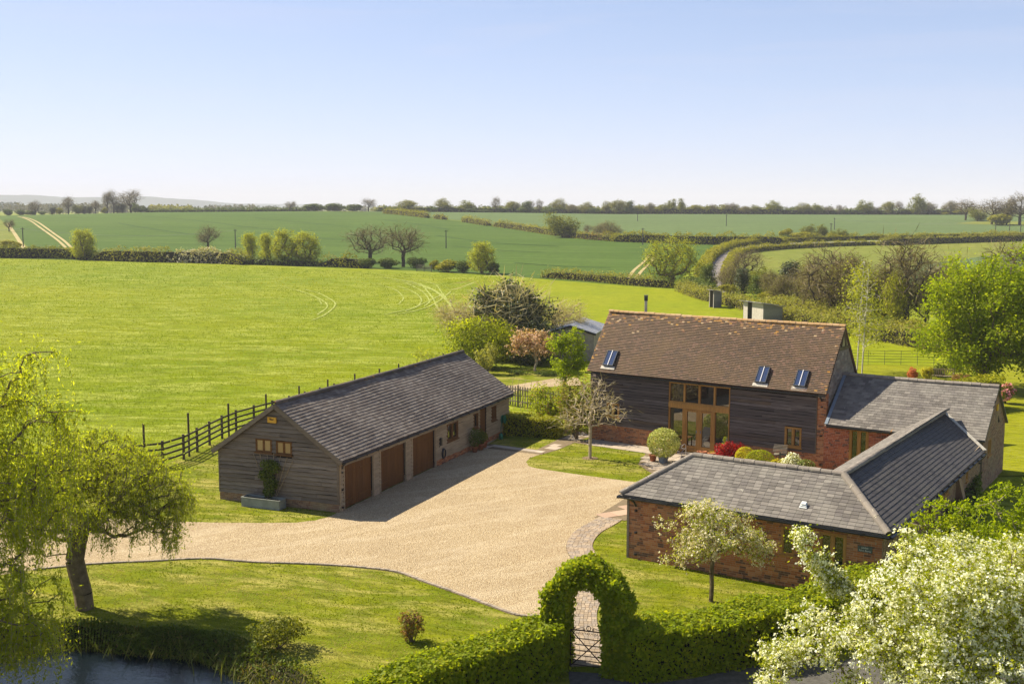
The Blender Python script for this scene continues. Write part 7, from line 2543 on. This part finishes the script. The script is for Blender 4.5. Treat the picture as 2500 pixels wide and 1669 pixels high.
# iron gate
g0, g1 = np.array([1.655, 31.66, 0]), np.array([2.70, 31.32, 0])
WGT = Wall(g0, g1 - g0)
gl = np.linalg.norm(g1 - g0)
gate = thing('garden_gate', tuple((g0 + g1) / 2), 'low rusty iron gate with crossed braces and cut-out letters under the hedge arch', 'gate')
def gbar(name, p, q, r=.012, n=6):
    m = MB()
    m.tube([p, q], r, n)
    return m.build(name, M_iron, gate)
for s_ in (0.02, gl - .02):
    gbar('upright', WGT.p(s_, .03), WGT.p(s_, 1.14), .016)
for z in (1.12, .88, .70, .53, .38, .24, .10):
    gbar('bar', WGT.p(.02, z), WGT.p(gl - .02, z), .018 if z > 1 else .013)
gbar('brace', WGT.p(.03, .06, .014), WGT.p(gl - .03, 1.10, .014), .016)
gbar('brace', WGT.p(.03, 1.10, -.014), WGT.p(gl - .03, .06, -.014), .016)
def curl(name, c, r0, r1, turns, flip=1, a0=0.0, rr=.008):
    t = np.linspace(0, 1, 26)
    r = r0 + (r1 - r0) * t
    a = a0 + flip * turns * 2 * PI * t
    m = MB()
    m.tube([WGT.p(c[0] + math.cos(q) * k, c[1] + math.sin(q) * k) for q, k in zip(a, r)], rr, 5)
    return m.build(name, M_iron, gate)
curl('ring', (gl * .50, 1.20), .062, .062, 1.0, rr=.013)
for s_, fl in ((gl * .12, 1), (gl * .38, -1), (gl * .62, 1), (gl * .88, -1)):
    curl('scroll', (s_, 1.17), .035, .008, 1.4, fl)
gbar('scroll_bar', WGT.p(gl * .16, 1.14), WGT.p(gl * .40, 1.24), .007)
gbar('scroll_bar', WGT.p(gl * .84, 1.14), WGT.p(gl * .60, 1.24), .007)
tx = text_on(gate, WGT, gl * .5, 1.00, 'JUBILEE FARM BARNS', .098, M_iron, .0)
m = MB()
for k in range(22):
    s_ = .05 + (gl - .1) * k / 21
    m.bar(WGT.p(s_, .11), WGT.p(s_, .69), .0016, .0016)
for k in range(10):
    z = .14 + k * .06
    m.bar(WGT.p(.03, z, .002), WGT.p(gl - .03, z, .002), .0016, .0016)
m.build('wire_mesh', M_iron, gate)
m = MB()
m.tube([WGT.p(.06, .66, .02), WGT.p(.12, .68, .05), WGT.p(.17, .66, .05)], .012, 6)
m.build('latch', M_iron, gate)

# picket fence behind the box hedge and the slatted gate by the barn
def picket(root, p, q, h, n, w, mat, rails=(.25, .85), posts=2, pointed=True):
    p, q = np.asarray(p, float), np.asarray(q, float)
    d = unit(p, q)
    s_ = np.cross(d, [0, 0, 1.0])
    L = np.linalg.norm(q - p)
    for z in rails:
        m = MB()
        m.bar(p + V(0, 0, z * h) + s_ * .03, q + V(0, 0, z * h) + s_ * .03, .035, .075)
        m.build('rail', mat, root)
    for i in range(n):
        c = p + d * L * (i + .5) / n
        m = MB()
        m.rng = np.random.default_rng(i)
        m.prism([c - d * w / 2 + V(0, 0, .05), c + d * w / 2 + V(0, 0, .05), c + d * w / 2 + V(0, 0, h - w * .5), c + V(0, 0, h), c - d * w / 2 + V(0, 0, h - w * .5)], -s_ * .022)
        m.build('picket', mat, root)
    for i in range(posts):
        c = p + d * L * i / max(1, posts - 1)
        m = MB()
        m.box(c + V(-.06, -.06, -.1), c + V(.06, .06, h + .05))
        m.build('post', mat, root)
r_ = thing('picket_fence', (1.3, 74.0, 0), 'weathered grey picket fence between the long barn and the climber', 'fence')
picket(r_, (-1.0, 76.0, 0), (3.2, 72.4, 0), 1.35, 26, .085, M_greypale, posts=4)
r_ = thing('slatted_gate', (3.9, 67.0, 0), 'pale new slatted wooden gate beside the left corner of the tall barn', 'gate')
picket(r_, (3.05, 65.7, 0), (4.15, 67.9, 0), 1.45, 15, .06, M_paleslat, posts=0)
# bean canes
r_ = thing('cane_frame', (0.4, 73.4, 0), 'thin frame of garden canes in front of the picket fence', 'canes')
for k in range(6):
    a = np.array([-.35 + k * .45, 73.9 - k * .32, 0])
    m = MB()
    m.tube([a, a + V(.45 - k * .06, .2, 2.0)], .014, 5)
    m.build('cane', M_paleslat, r_)
m = MB()
m.tube([V(-.1, 74.3, 1.95), V(2.2, 72.6, 1.95)], .014, 5)
m.build('cane', M_paleslat, r_)

# black estate railing across the far lawn
a, e = np.array([27.0, 95.8, 0]), np.array([37.5, 94.6, 0])
r_ = thing('estate_railing', tuple((a + e) / 2), 'thin black metal railing across the lawn behind the slate wing', 'railing')
for k in range(9):
    c = a + (e - a) * k / 8
    m = MB()
    m.bar(c, c + V(0, 0, 1.2), .045, .02)
    m.build('post', M_rail, r_)
for z in (.25, .5, .72, .94, 1.17):
    m = MB()
    m.bar(a + V(0, 0, z), e + V(0, 0, z), .02, .028)
    m.build('rail', M_rail, r_)

# close-board fence right of the slate wing
r_ = thing('board_fence', (24.0, 60.5, 0), 'dark close-boarded fence in shade beyond the gable of the slate wing', 'fence')
a, e = np.array([22.6, 61.0, 0]), np.array([26.5, 63.5, 0])
for k in range(20):
    p = a + (e - a) * k / 20
    q = a + (e - a) * (k + .93) / 20
    m = MB()
    m.rng = np.random.default_rng(k)
    m.bar((p + q) / 2 + V(0, 0, 0), (p + q) / 2 + V(0, 0, 1.6 + .03 * math.sin(k * 7)), np.linalg.norm(q - p), .02, up=np.cross(unit(p, q), [0, 0, 1]))
    m.build('board', M_fence, r_)

# garden bench on the far lawn
bp0 = at(2300, 931)
r_ = thing('garden_bench', tuple(bp0), 'pale wooden slatted garden bench behind the slate ridge', 'bench')
FN = Fr(-0.35, bp0[0], bp0[1])
def fb(name, lo, hi, mat=M_paleslat, root=None, fr=None):
    m = MB()
    m.box(V(*lo), V(*hi), 0, fr)
    return m.build(name, mat, root)
M_teak = mat_wood('bench_wood', FN.theta, [(0.40, 0.30, 0.19), (0.46, 0.36, 0.24)])
for x_ in (-.8, .74):
    fb('leg', (x_, -.25, 0), (x_ + .06, -.19, .62), M_teak, r_, FN)
    fb('leg', (x_, .22, 0), (x_ + .06, .28, .92), M_teak, r_, FN)
    fb('armrest', (x_ - .01, -.28, .62), (x_ + .07, .22, .66), M_teak, r_, FN)
for k in range(4):
    fb('seat_slat', (-.74, -.24 + k * .115, .42), (.74, -.14 + k * .115, .45), M_teak, r_, FN)
fb('top_rail', (-.74, .225, .86), (.74, .275, .93), M_teak, r_, FN)
for k in range(11):
    fb('back_slat', (-.71 + k * .135, .235, .47), (-.64 + k * .135, .265, .86), M_teak, r_, FN)

# lounge chair on the terrace
cp = FB.p(6.35, -.95, 0.03)
r_ = thing('garden_chair', tuple(cp), 'grey sling garden chair with curved pale arms facing the glazed doors', 'chair')
FC_ = Fr(FB.theta + .15, cp[0], cp[1], .03)
M_sling = mat_plain('grey_sling', (0.17, 0.16, 0.15), .8, .2)
M_tubem = mat_plain('pale_metal_tube', (0.55, 0.52, 0.47), .35, .5, .1, metal=.5)
m = MB()
m.prism([FC_.p(-.26, -.30, .44), FC_.p(-.26, .18, .38), FC_.p(.26, .18, .38), FC_.p(.26, -.30, .44)], V(0, 0, .02))
m.build('seat', M_sling, r_)
m = MB()
m.prism([FC_.p(-.26, -.30, .44), FC_.p(.26, -.30, .44), FC_.p(.26, -.58, 1.05), FC_.p(-.26, -.58, 1.05)], FC_.ey * .02)
m.build('backrest', M_sling, r_)
for x_ in (-.30, .30):
    m = MB()
    m.tube([FC_.p(x_, .26, 0), FC_.p(x_, .28, .35), FC_.p(x_, .22, .58), FC_.p(x_, .05, .66), FC_.p(x_, -.25, .64), FC_.p(x_, -.42, .58)], .018, 7)
    m.tube([FC_.p(x_, -.62, 0), FC_.p(x_, -.25, .36), FC_.p(x_, .22, .40)], .016, 7)
    m.build('frame', M_tubem, r_)
# low wooden table behind the topiary
tp_ = at(1640, 1104) + V(0, 0, .03)
FT = Fr(FB.theta, tp_[0], tp_[1], .03)
r_ = thing('wooden_table', tuple(tp_), 'small brown wooden table on the terrace right of the ball-clipped bush', 'table')
for k in range(4):
    fb('slat', (-.45, -.28 + k * .15, .62), (.45, -.16 + k * .15, .65), M_oak, r_, FT)
for x_, y_ in ((-.42, -.26), (.36, -.26), (-.42, .22), (.36, .22)):
    fb('leg', (x_, y_, 0), (x_ + .06, y_ + .06, .62), M_oak, r_, FT)
# slatted stand (feeding table) in the bed
sp_ = FB.p(12.0, -1.0, .03)
FS_ = Fr(FB.theta + .3, sp_[0], sp_[1], .03)
r_ = thing('slatted_stand', tuple(sp_), 'small grey slatted wooden stand on a post against the brick plinth', 'stand')
fb('post', (-.04, -.04, 0), (.04, .04, .95), M_greypale, r_, FS_)
fb('tray', (-.30, -.22, .80), (.30, .22, .84), M_greypale, r_, FS_)
for k in range(6):
    m = MB()
    c0, c1 = FS_.p(-.34, -.26 + k * .09, 1.0 + k * .05), FS_.p(.34, -.26 + k * .09, 1.0 + k * .05)
    m.bar(c0, c1, .075, .02)
    m.build('slat', M_greypale, r_)

# hose on the long barn, hose reel, watering can, pots by the side door
def wall_coil(label, s_, z, r, mat, turns=4, cat='hose'):
    root = thing('garden_hose', tuple(WGS.p(s_, z - r)), label, cat)
    m = MB()
    for k in range(turns):
        a_ = np.linspace(0, 2 * PI, 22)
        m.tube([WGS.p(s_ + math.cos(q) * r * (1 - .06 * k), z + math.sin(q) * r * (1.3 - .06 * k), .075 + .02 * k) for q in a_], .014, 6, cap=False)
    m.build('coil', mat, root)
    m = MB()
    m.boxes(WGS.M(s_ - .05, s_ + .05, z + r * .9, z + r * 1.25, .03, .14)[None])
    m.build('hook', M_black, root)
wall_coil('black hose coiled on the plinth side wall right of the garage doors', 10.42, .55, .20, M_black)
root = thing('wall_box', tuple(WGS.p(10.08, 1.2)), 'small dark box with a pipe on the wall right of the garage doors', 'box')
m = MB()
m.boxes(WGS.M(10.0, 10.16, 1.02, 1.42, .035, .14)[None])
m.build('housing', M_black, root)
m = MB()
m.tube([WGS.p(10.0, 1.05, .09), WGS.p(9.92, 1.0, .09), WGS.p(9.94, .94, .09)], .02, 6)
m.build('spout', M_black, root)
M_green = mat_plain('green_plastic', (0.02, 0.17, 0.10), .4, .4, .1)
root = thing('hose_reel', tuple(WGS.p(18.25, .95)), 'green hose reel fixed to the wall at the far end of the long barn', 'hose reel')
m = MB()
for o_ in (.06, .22):
    a_ = np.linspace(0, 2 * PI, 19)[:-1]
    m.prism([WGS.p(18.25 + math.cos(q) * .24, .98 + math.sin(q) * .24, o_) for q in a_], -WGS.inw * .03)
m.build('drum', M_green, root)
m = MB()
m.tube([WGS.p(18.0, .9, .15), WGS.p(17.9, .5, .12), WGS.p(17.95, .1, .12)], .018, 6)
m.build('hose', M_green, root)
wp = WGS.p(17.35, 0, .35)
root = thing('watering_can', (wp[0], wp[1], 0), 'green watering can on the ground by the far window of the long barn', 'watering can')
m = MB()
m.lathe([(0, 0.01), (.13, .01), (.12, .28), (.09, .30), (0, .30)], (wp[0], wp[1], 0), 14)
m.build('body', M_green, root, smooth_shade=True)
m = MB()
m.tube([WGS.p(17.25, .08, .38), WGS.p(17.05, .25, .42), WGS.p(16.95, .36, .45)], .018, 6)
m.tube([WGS.p(17.30, .28, .35), WGS.p(17.38, .42, .35), WGS.p(17.48, .30, .35)], .012, 6)
m.build('spout', M_green, root)
for lab, s_, o_, r_p, h_p, pl in (('terracotta pot of dark foliage left of the side door', 14.25, .45, .20, .34, (.30, .75, 700, L_darkg, .08)), ('terracotta pot with leafy plant nearest the side door', 14.85, .40, .19, .36, (.24, .45, 420, L_mid, .08)), ('tall dark shrub in a pot below the small side window', 13.6, .40, .17, .30, (.33, .9, 800, L_darkg, .08))):
    q = WGS.p(s_, 0, o_)
    pot(lab, (q[0], q[1], .015), r_p, h_p, M_terra, pl)

# corrugated outbuilding, shelters
M_corr = mat_wood('corrugated_roof', 0.9, [(0.50, 0.50, 0.51), (0.58, 0.58, 0.59)], rough=.5)
M_shed = mat_wood('shed_boards', -0.4, [(0.25, 0.235, 0.20), (0.30, 0.285, 0.245)])
M_shedpale = mat_plain('pale_shed_front', (0.48, 0.43, 0.36), .8, .2, .2)
a0 = ray_at_z(1392.5, 794.5, 3.0)
a1 = ray_at_z(1428, 776.6, 3.0)
el = ray_at_z(1339, 807, 2.35)
axd = unit(a0 * [1, 1, 0], a1 * [1, 1, 0])
sid = np.cross(axd, [0, 0, 1.0])
hw = abs((el - a0)[:2] @ sid[:2])
Lr = np.linalg.norm(a1 - a0)
r_ = thing('outbuilding', (float(a0[0]), float(a0[1]), 0), 'low outbuilding with a pale grey sheet roof behind the left end of the tall barn', 'building')
def op(l, s_, z):
    return a0 * [1, 1, 0] + axd * l + sid * s_ + V(0, 0, z)
m = MB()
m.prism([op(.1, -hw + .2, 0), op(.1, hw - .2, 0), op(.1, hw - .2, 2.3), op(.1, 0, 2.9), op(.1, -hw + .2, 2.3)], axd * (Lr - .2))
m.build('wall', mat_plain('outbuilding_block', (0.36, 0.30, 0.235), .9, .1, .2, 3), r_)
for sgn in (-1, 1):
    n = 16
    m = MB()
    m.prism([op(0, 0, 3.0), op(Lr, 0, 3.0), op(Lr, sgn * hw, 2.35), op(0, sgn * hw, 2.35)], V(0, 0, .05))
    ro_ = m.build('roof', M_corr, r_)
    for i in range(n):
        m = MB()
        l_ = Lr * (i + .5) / n
        m.bar(op(l_, 0, 3.07), op(l_, sgn * hw, 2.42), .09, .04)
        m.build('roof_rib', M_corr, ro_)
m = MB()
m.bar(op(-.03, 0, 2.92), op(-.03, -hw, 2.27), .04, .16)
m.bar(op(-.03, 0, 2.92), op(-.03, hw, 2.27), .04, .16)
m.build('fascia', M_black, r_)

def shelter(label, p0, p1, p2, h0, h1, door, lights=True):
    """open field shelter: p0-p1 is the front, p1-p2 the side"""
    p0, p1, p2 = [np.array([q[0], q[1], float(zt(q[0], q[1]))]) for q in (p0, p1, p2)]
    back = p2 - p1
    r_ = thing('field_shelter', tuple((p0 + p1) / 2), label, 'shelter')
    up = V(0, 0, 1.0)
    ft = unit(p0, p1)
    L = np.linalg.norm(p1 - p0)
    # front boards with openings
    x = 0
    n = 9
    for i in range(n):
        a_, c_ = p0 + ft * L * i / n, p0 + ft * L * (i + .96) / n
        if door[0] <= i <= door[1]:
            continue
        m = MB()
        m.rng = np.random.default_rng(i)
        m.prism([a_, c_, c_ + up * h0, a_ + up * h0], unit(p1, p2) * .05)
        m.build('board', M_shedpale, r_)
    for i in range(7):
        m = MB()
        m.rng = np.random.default_rng(40 + i)
        f0, f1 = i / 7, (i + .95) / 7
        top = min(h0, h1)
        m.prism([p1 + up * top * f0, p2 + up * top * f0, p2 + up * top * f1, p1 + up * top * f1], -ft * .05)
        m.build('side_board', M_shed, r_)
    m = MB()
    m.prism([p0 + back, p1 + back, p1 + back + up * h1, p0 + back + up * h1], -unit(p1, p2) * .05)
    m.prism([p0, p0 + back, p0 + back + up * h1, p0 + up * h0], ft * .05)
    m.prism([p1 + up * min(h0, h1) - ft * .06, p2 + up * min(h0, h1) - ft * .06, p1 + up * max(h0, h1) - ft * .06], ft * .05)
    m.build('wall', M_shed, r_)
    m = MB()
    o_ = unit(p1, p2)
    rp = [p0 + up * (h0 + .02) - o_ * .4 - ft * .25, p1 + up * (h0 + .02) - o_ * .4 + ft * .25, p1 + back + up * (h1 + .02) + o_ * .2 + ft * .25, p0 + back + up * (h1 + .02) + o_ * .2 - ft * .25]
    m.prism(rp, up * .07)
    ro_ = m.build('roof', mat_plain('shelter_roof', (0.20, 0.185, 0.175), .8, .2), r_)
    if lights:
        for f in (.3, .62):
            m = MB()
            a_, c_ = rp[0] + (rp[1] - rp[0]) * f, rp[0] + (rp[1] - rp[0]) * (f + .10)
            d_ = rp[3] - rp[0]
            m.prism([a_ + up * .075, c_ + up * .075, c_ + d_ + up * .075, a_ + d_ + up * .075], up * .02)
            m.build('roof_light', mat_plain('pale_sheet', (0.72, 0.70, 0.68), .5, .3, .05), ro_)
    return r_
q0, q1, q2 = at(1814, 779), at(1863, 787), at(1914, 788)
shelter('long pale timber field shelter with two light strips on its roof', q0, q1, q2 + V(0, .8, 0), 2.15, 1.75, (2, 3))
q0, q1, q2 = at(1731, 750), at(1742, 752), at(1764, 751)
shelter('small open-fronted grey field shelter on the paddock below the lane', q0, q1, q2 + V(0, .8, 0), 2.3, 2.0, (1, 7), False)

# field gate and poles
gp0, gp1 = atd(956, 622), atd(990, 624)
r_ = thing('field_gate', tuple((gp0 + gp1) / 2), 'grey five-barred gate in the hedge below the two bare trees', 'gate')
for k in range(5):
    m = MB()
    z = .3 + k * .25
    m.bar(gp0 + V(0, 0, z), gp1 + V(0, 0, z), .05, .10)
    m.build('bar', M_greypale, r_)
for p in (gp0, (gp0 + gp1) / 2, gp1):
    m = MB()
    m.bar(p, p + V(0, 0, 1.5), .14, .14)
    m.build('post', M_greypale, r_)
M_pole = mat_plain('pole_wood', (0.085, 0.080, 0.075), .9, .1)
M_wire = mat_plain('wire', (0.20, 0.20, 0.20), .5, .3)
POLES = [(57, 603, 556, 'grey-brown utility pole at the far left of the wheat field'), (575, 607, 560, 'utility pole in the wheat behind the pollard willows'), (1089, 606, 562, 'utility pole in the wheat right of the two bare trees'), (1556.5, 540, 516, 'small far pole near the top of the wheat, left of centre'), (1569, 598, 557, 'utility pole on the green hedge left of the lane willow'), (1773, 552, 524, 'far utility pole in the middle of the upper wheat field'),
         (2037, 561, 532, 'taller one of two poles behind the lane thicket'), (2028, 580, 545, 'nearer one of two poles at the lane thicket'), (2430, 574, 537, 'utility pole on the lane hedge, leftmost of three at the right'), (2464, 574, 535, 'utility pole on the lane hedge, middle of three at the right'), (2491, 574, 536, 'utility pole on the lane hedge, rightmost of three at the right')]
PT = []
for px, base, top, lab in POLES:
    p = at(px, base)
    h = h_at(px, base, top, p)
    r_ = thing('utility_pole', tuple(p), lab, 'utility pole', 'utility poles in the fields')
    m = MB()
    m.tube([p, p + V(0, 0, h * .5), p + V(0, 0, h)], [.16, .14, .12], 7)
    m.build('pole', M_pole, r_)
    m = MB()
    m.bar(p + V(-.6, 0, h - .35), p + V(.6, 0, h - .35), .10, .12)
    m.build('cross_arm', M_pole, r_)
    PT.append(p + V(0, 0, h - .3))
def cable(a_, c_, lab, sag=1.2):
    t = np.linspace(0, 1, 22)
    q = a_[None] + (c_ - a_)[None] * t[:, None] - np.stack([0 * t, 0 * t, sag * 4 * t * (1 - t)], 1)
    m = MB()
    m.tube(q, .022, 4)
    tag(m.build('overhead_wire', M_wire), lab, 'wire', 'overhead wires')
cable(PT[0] + V(-60, 0, 0), PT[0], 'thin wire from the far left edge to the leftmost pole')
cable(PT[0], PT[1], 'thin wire over the wheat between the two leftmost poles', 1.8)
cable(PT[8], PT[9], 'thin wire between the left and middle of three right poles', .5)
cable(PT[9], PT[10], 'thin wire between the middle and right of three right poles', .4)
cable(PT[6], PT[8], 'long thin wire across the upper wheat to the three right poles', 1.5)
# ================================================================== grass standing on the lawns and the pasture
def grass(name, sampler, n, size_at, mat, seed, up=0.5):
    rg = np.random.default_rng(seed)
    x, y = sampler(rg, n)
    fw = np.hypot(x, y)
    s = size_at(fw) * rg.uniform(.6, 1.4, len(x))
    z = zt(x, y)
    cb = MB()
    cb.rng = rg
    nz = np.sin(x * 1.7 + np.sin(y * .9) * 2) * .25 + np.sin(y * 2.3 + x * .4) * .2
    cb.leaves(np.column_stack([x, y, z + s * .22]), s, up, None, 0, 0, .45, rg, hang=np.array([.35, -.1, .9]), rnd=np.clip(rg.random(len(x)) * .7 + nz * .5 + .15, 0.01, .99))
    o = cb.build(name, mat)
    o['kind'] = 'stuff'
    return o

def by_view(poly, y0, y1, holes=(), keep_out=1.0):
    """more grass near than far: evenly spread over the angle at which the land is seen"""
    poly = np.array([np.asarray(p)[:2] for p in poly])
    def f(rg, n):
        X_, Y_ = [], []
        got = 0
        while got < n:
            k = n * 2
            u = rg.uniform(1 / y1, 1 / y0, k)
            y = 1 / u
            x = rg.uniform(-.60, .48, k) * y
            ok = inside(poly, x, y)
            for h in holes:
                ok &= ~(inside(h, x, y) & (rg.random(k) < keep_out))
            ok &= pond_d(x, y) > 1.16
            X_.append(x[ok])
            Y_.append(y[ok])
            got += int(ok.sum())
            if got == 0:
                break
        x, y = np.concatenate(X_)[:n], np.concatenate(Y_)[:n]
        return x, y
    return f
def fp_(fr, a0, a1, b0, b1):
    return np.array([fr.p(a0, b0)[:2], fr.p(a1, b0)[:2], fr.p(a1, b1)[:2], fr.p(a0, b1)[:2]])
drive_poly = np.array([np.asarray(p)[:2] for p in drive_north + gw + [(-1.59, 61.71), (1.48, 60.07), (0.93, 59.2), (0.72, 58.2), (0.86, 57.3), (1.25, 56.8), (2.86, 55.73), (5.9, 53.9), (6.2, 52.5)] + path_left[:-1] + drive_south])
path_poly = np.vstack([np.array(path_left), np.array(path_right)[::-1]])
slab_polys = [np.array([(-1.9, 61.85), (1.55, 60.0), (2.5, 61.3), (4.1, 64.3), (4.9, 65.6), (3.9, 66.2), (3.0, 64.9), (1.35, 61.25), (-1.2, 62.75)]),
              np.array([FB.p(*q)[:2] for q in ((0.4, 5), (13.5, 5), (13.6, -6.5), (9.6, -7.4), (5.6, -3.9), (4.6, -1.3), (-0.4, -1.3), (-.4, 5))]), np.array([(3.45, 47.55), (4.75, 47.1), (6.2, 50.0), (6.3, 52.4), (5.5, 51.6)]),
              np.array([(1.60, 31.35), (2.85, 31.15), (3.13, 30.7), (3.97, 30.53), (5.11, 30.89), (6.32, 31.54), (7.12, 31.83), (8.88, 32.12), (14, 33), (16, 28), (14, 20), (1.70, 20)])]
blds = [fp_(FG, .1, LG, .1, 6.5), fp_(FE, .2, LE, .2, 2 * EW), fp_(FE, LE - 2 * EW, LE, 0, 20)]
def mat_tone(name, cols, big, streak, dry, dark, rot=0.12, sx=0.6, dfac=.8):
    """standing grass: the tone drifts over the ground in patches and streaks"""
    m = NT(name)
    a = m.noise(m.geo(), big, 4, 0.6, 0.5)
    st = m.noise(m.geo((sx, 1.0, 1.0), rot), streak, 6, 0.68, 0.5)
    c = m.ramp(a, [(0.37, cols[0]), (0.49, cols[1]), (0.61, cols[2])])
    c = m.mix(m.ramp(st, [(0.50, (0, 0, 0)), (0.66, (dfac, dfac, dfac))]), c, dry)
    c = m.mix(m.ramp(st, [(0.34, (0.75, 0.75, 0.75)), (0.46, (0, 0, 0))]), c, dark)
    c = m.mix(m.math('MULTIPLY', m.rnd(), 0.35), c, tuple(q * .7 for q in cols[0]))
    d = m.n('ShaderNodeBsdfDiffuse')
    m.l(c, d.inputs['Color'])
    t = m.n('ShaderNodeBsdfTranslucent')
    m.l(c, t.inputs['Color'])
    mx = m.n('ShaderNodeMixShader')
    mx.inputs[0].default_value = 0.4
    m.l(d.outputs[0], mx.inputs[1])
    m.l(t.outputs[0], mx.inputs[2])
    m.l(mx.outputs[0], m.out.inputs[0])
    return m.m
G_lawn = mat_tone('lawn_blades', [(0.17, 0.215, 0.003), (0.235, 0.26, 0.004), (0.48, 0.41, 0.10)], 0.30, 0.75, (0.54, 0.45, 0.15), (0.11, 0.165, 0.003))
grass('lawn_grass', by_view(yard_lawn, 24, 76, [drive_poly, path_poly] + slab_polys + blds), 170000, lambda d: .045 * (d / 36) ** .9, G_lawn, 501)
G_past = mat_tone('pasture_tufts', [(0.165, 0.245, 0.002), (0.265, 0.31, 0.002), (0.37, 0.36, 0.012)], 0.020, 0.30, (0.46, 0.49, 0.10), (0.14, 0.215, 0.002), sx=.35, dfac=.9)
past_poly = [(-200, 40), (-30, 52.5), (-20.6, 56), (-17.8, 58), (-16.8, 65.5), (-13, 72), (-7, 80), (-3, 90), (-4, 100), (2, 120), (3, 150), (4, 215), (-20, 228), (-58, 250), (-112, 275), (-200, 300)]
grass('pasture_tufts', by_view(past_poly, 45, 280, TRACKS, 0.75), 260000, lambda d: .050 * (d / 60) ** 1.0, G_past, 502, up=.6)
# ------------------------------------------------------------------ haze
m = NT('pale_haze')
pv = m.n('ShaderNodeVolumePrincipled')
pv.inputs['Color'].default_value = (0.96, 0.97, 1.0, 1)
pv.inputs['Density'].default_value = HAZE_DENSITY
pv.inputs['Anisotropy'].default_value = 0.0
m.l(pv.outputs[0], m.out.inputs['Volume'])
b = MB()
b.box(V(-7600, -150, -4), V(7600, 13000, 135))
hz = b.build('haze', m.m)
hz['kind'] = 'stuff'
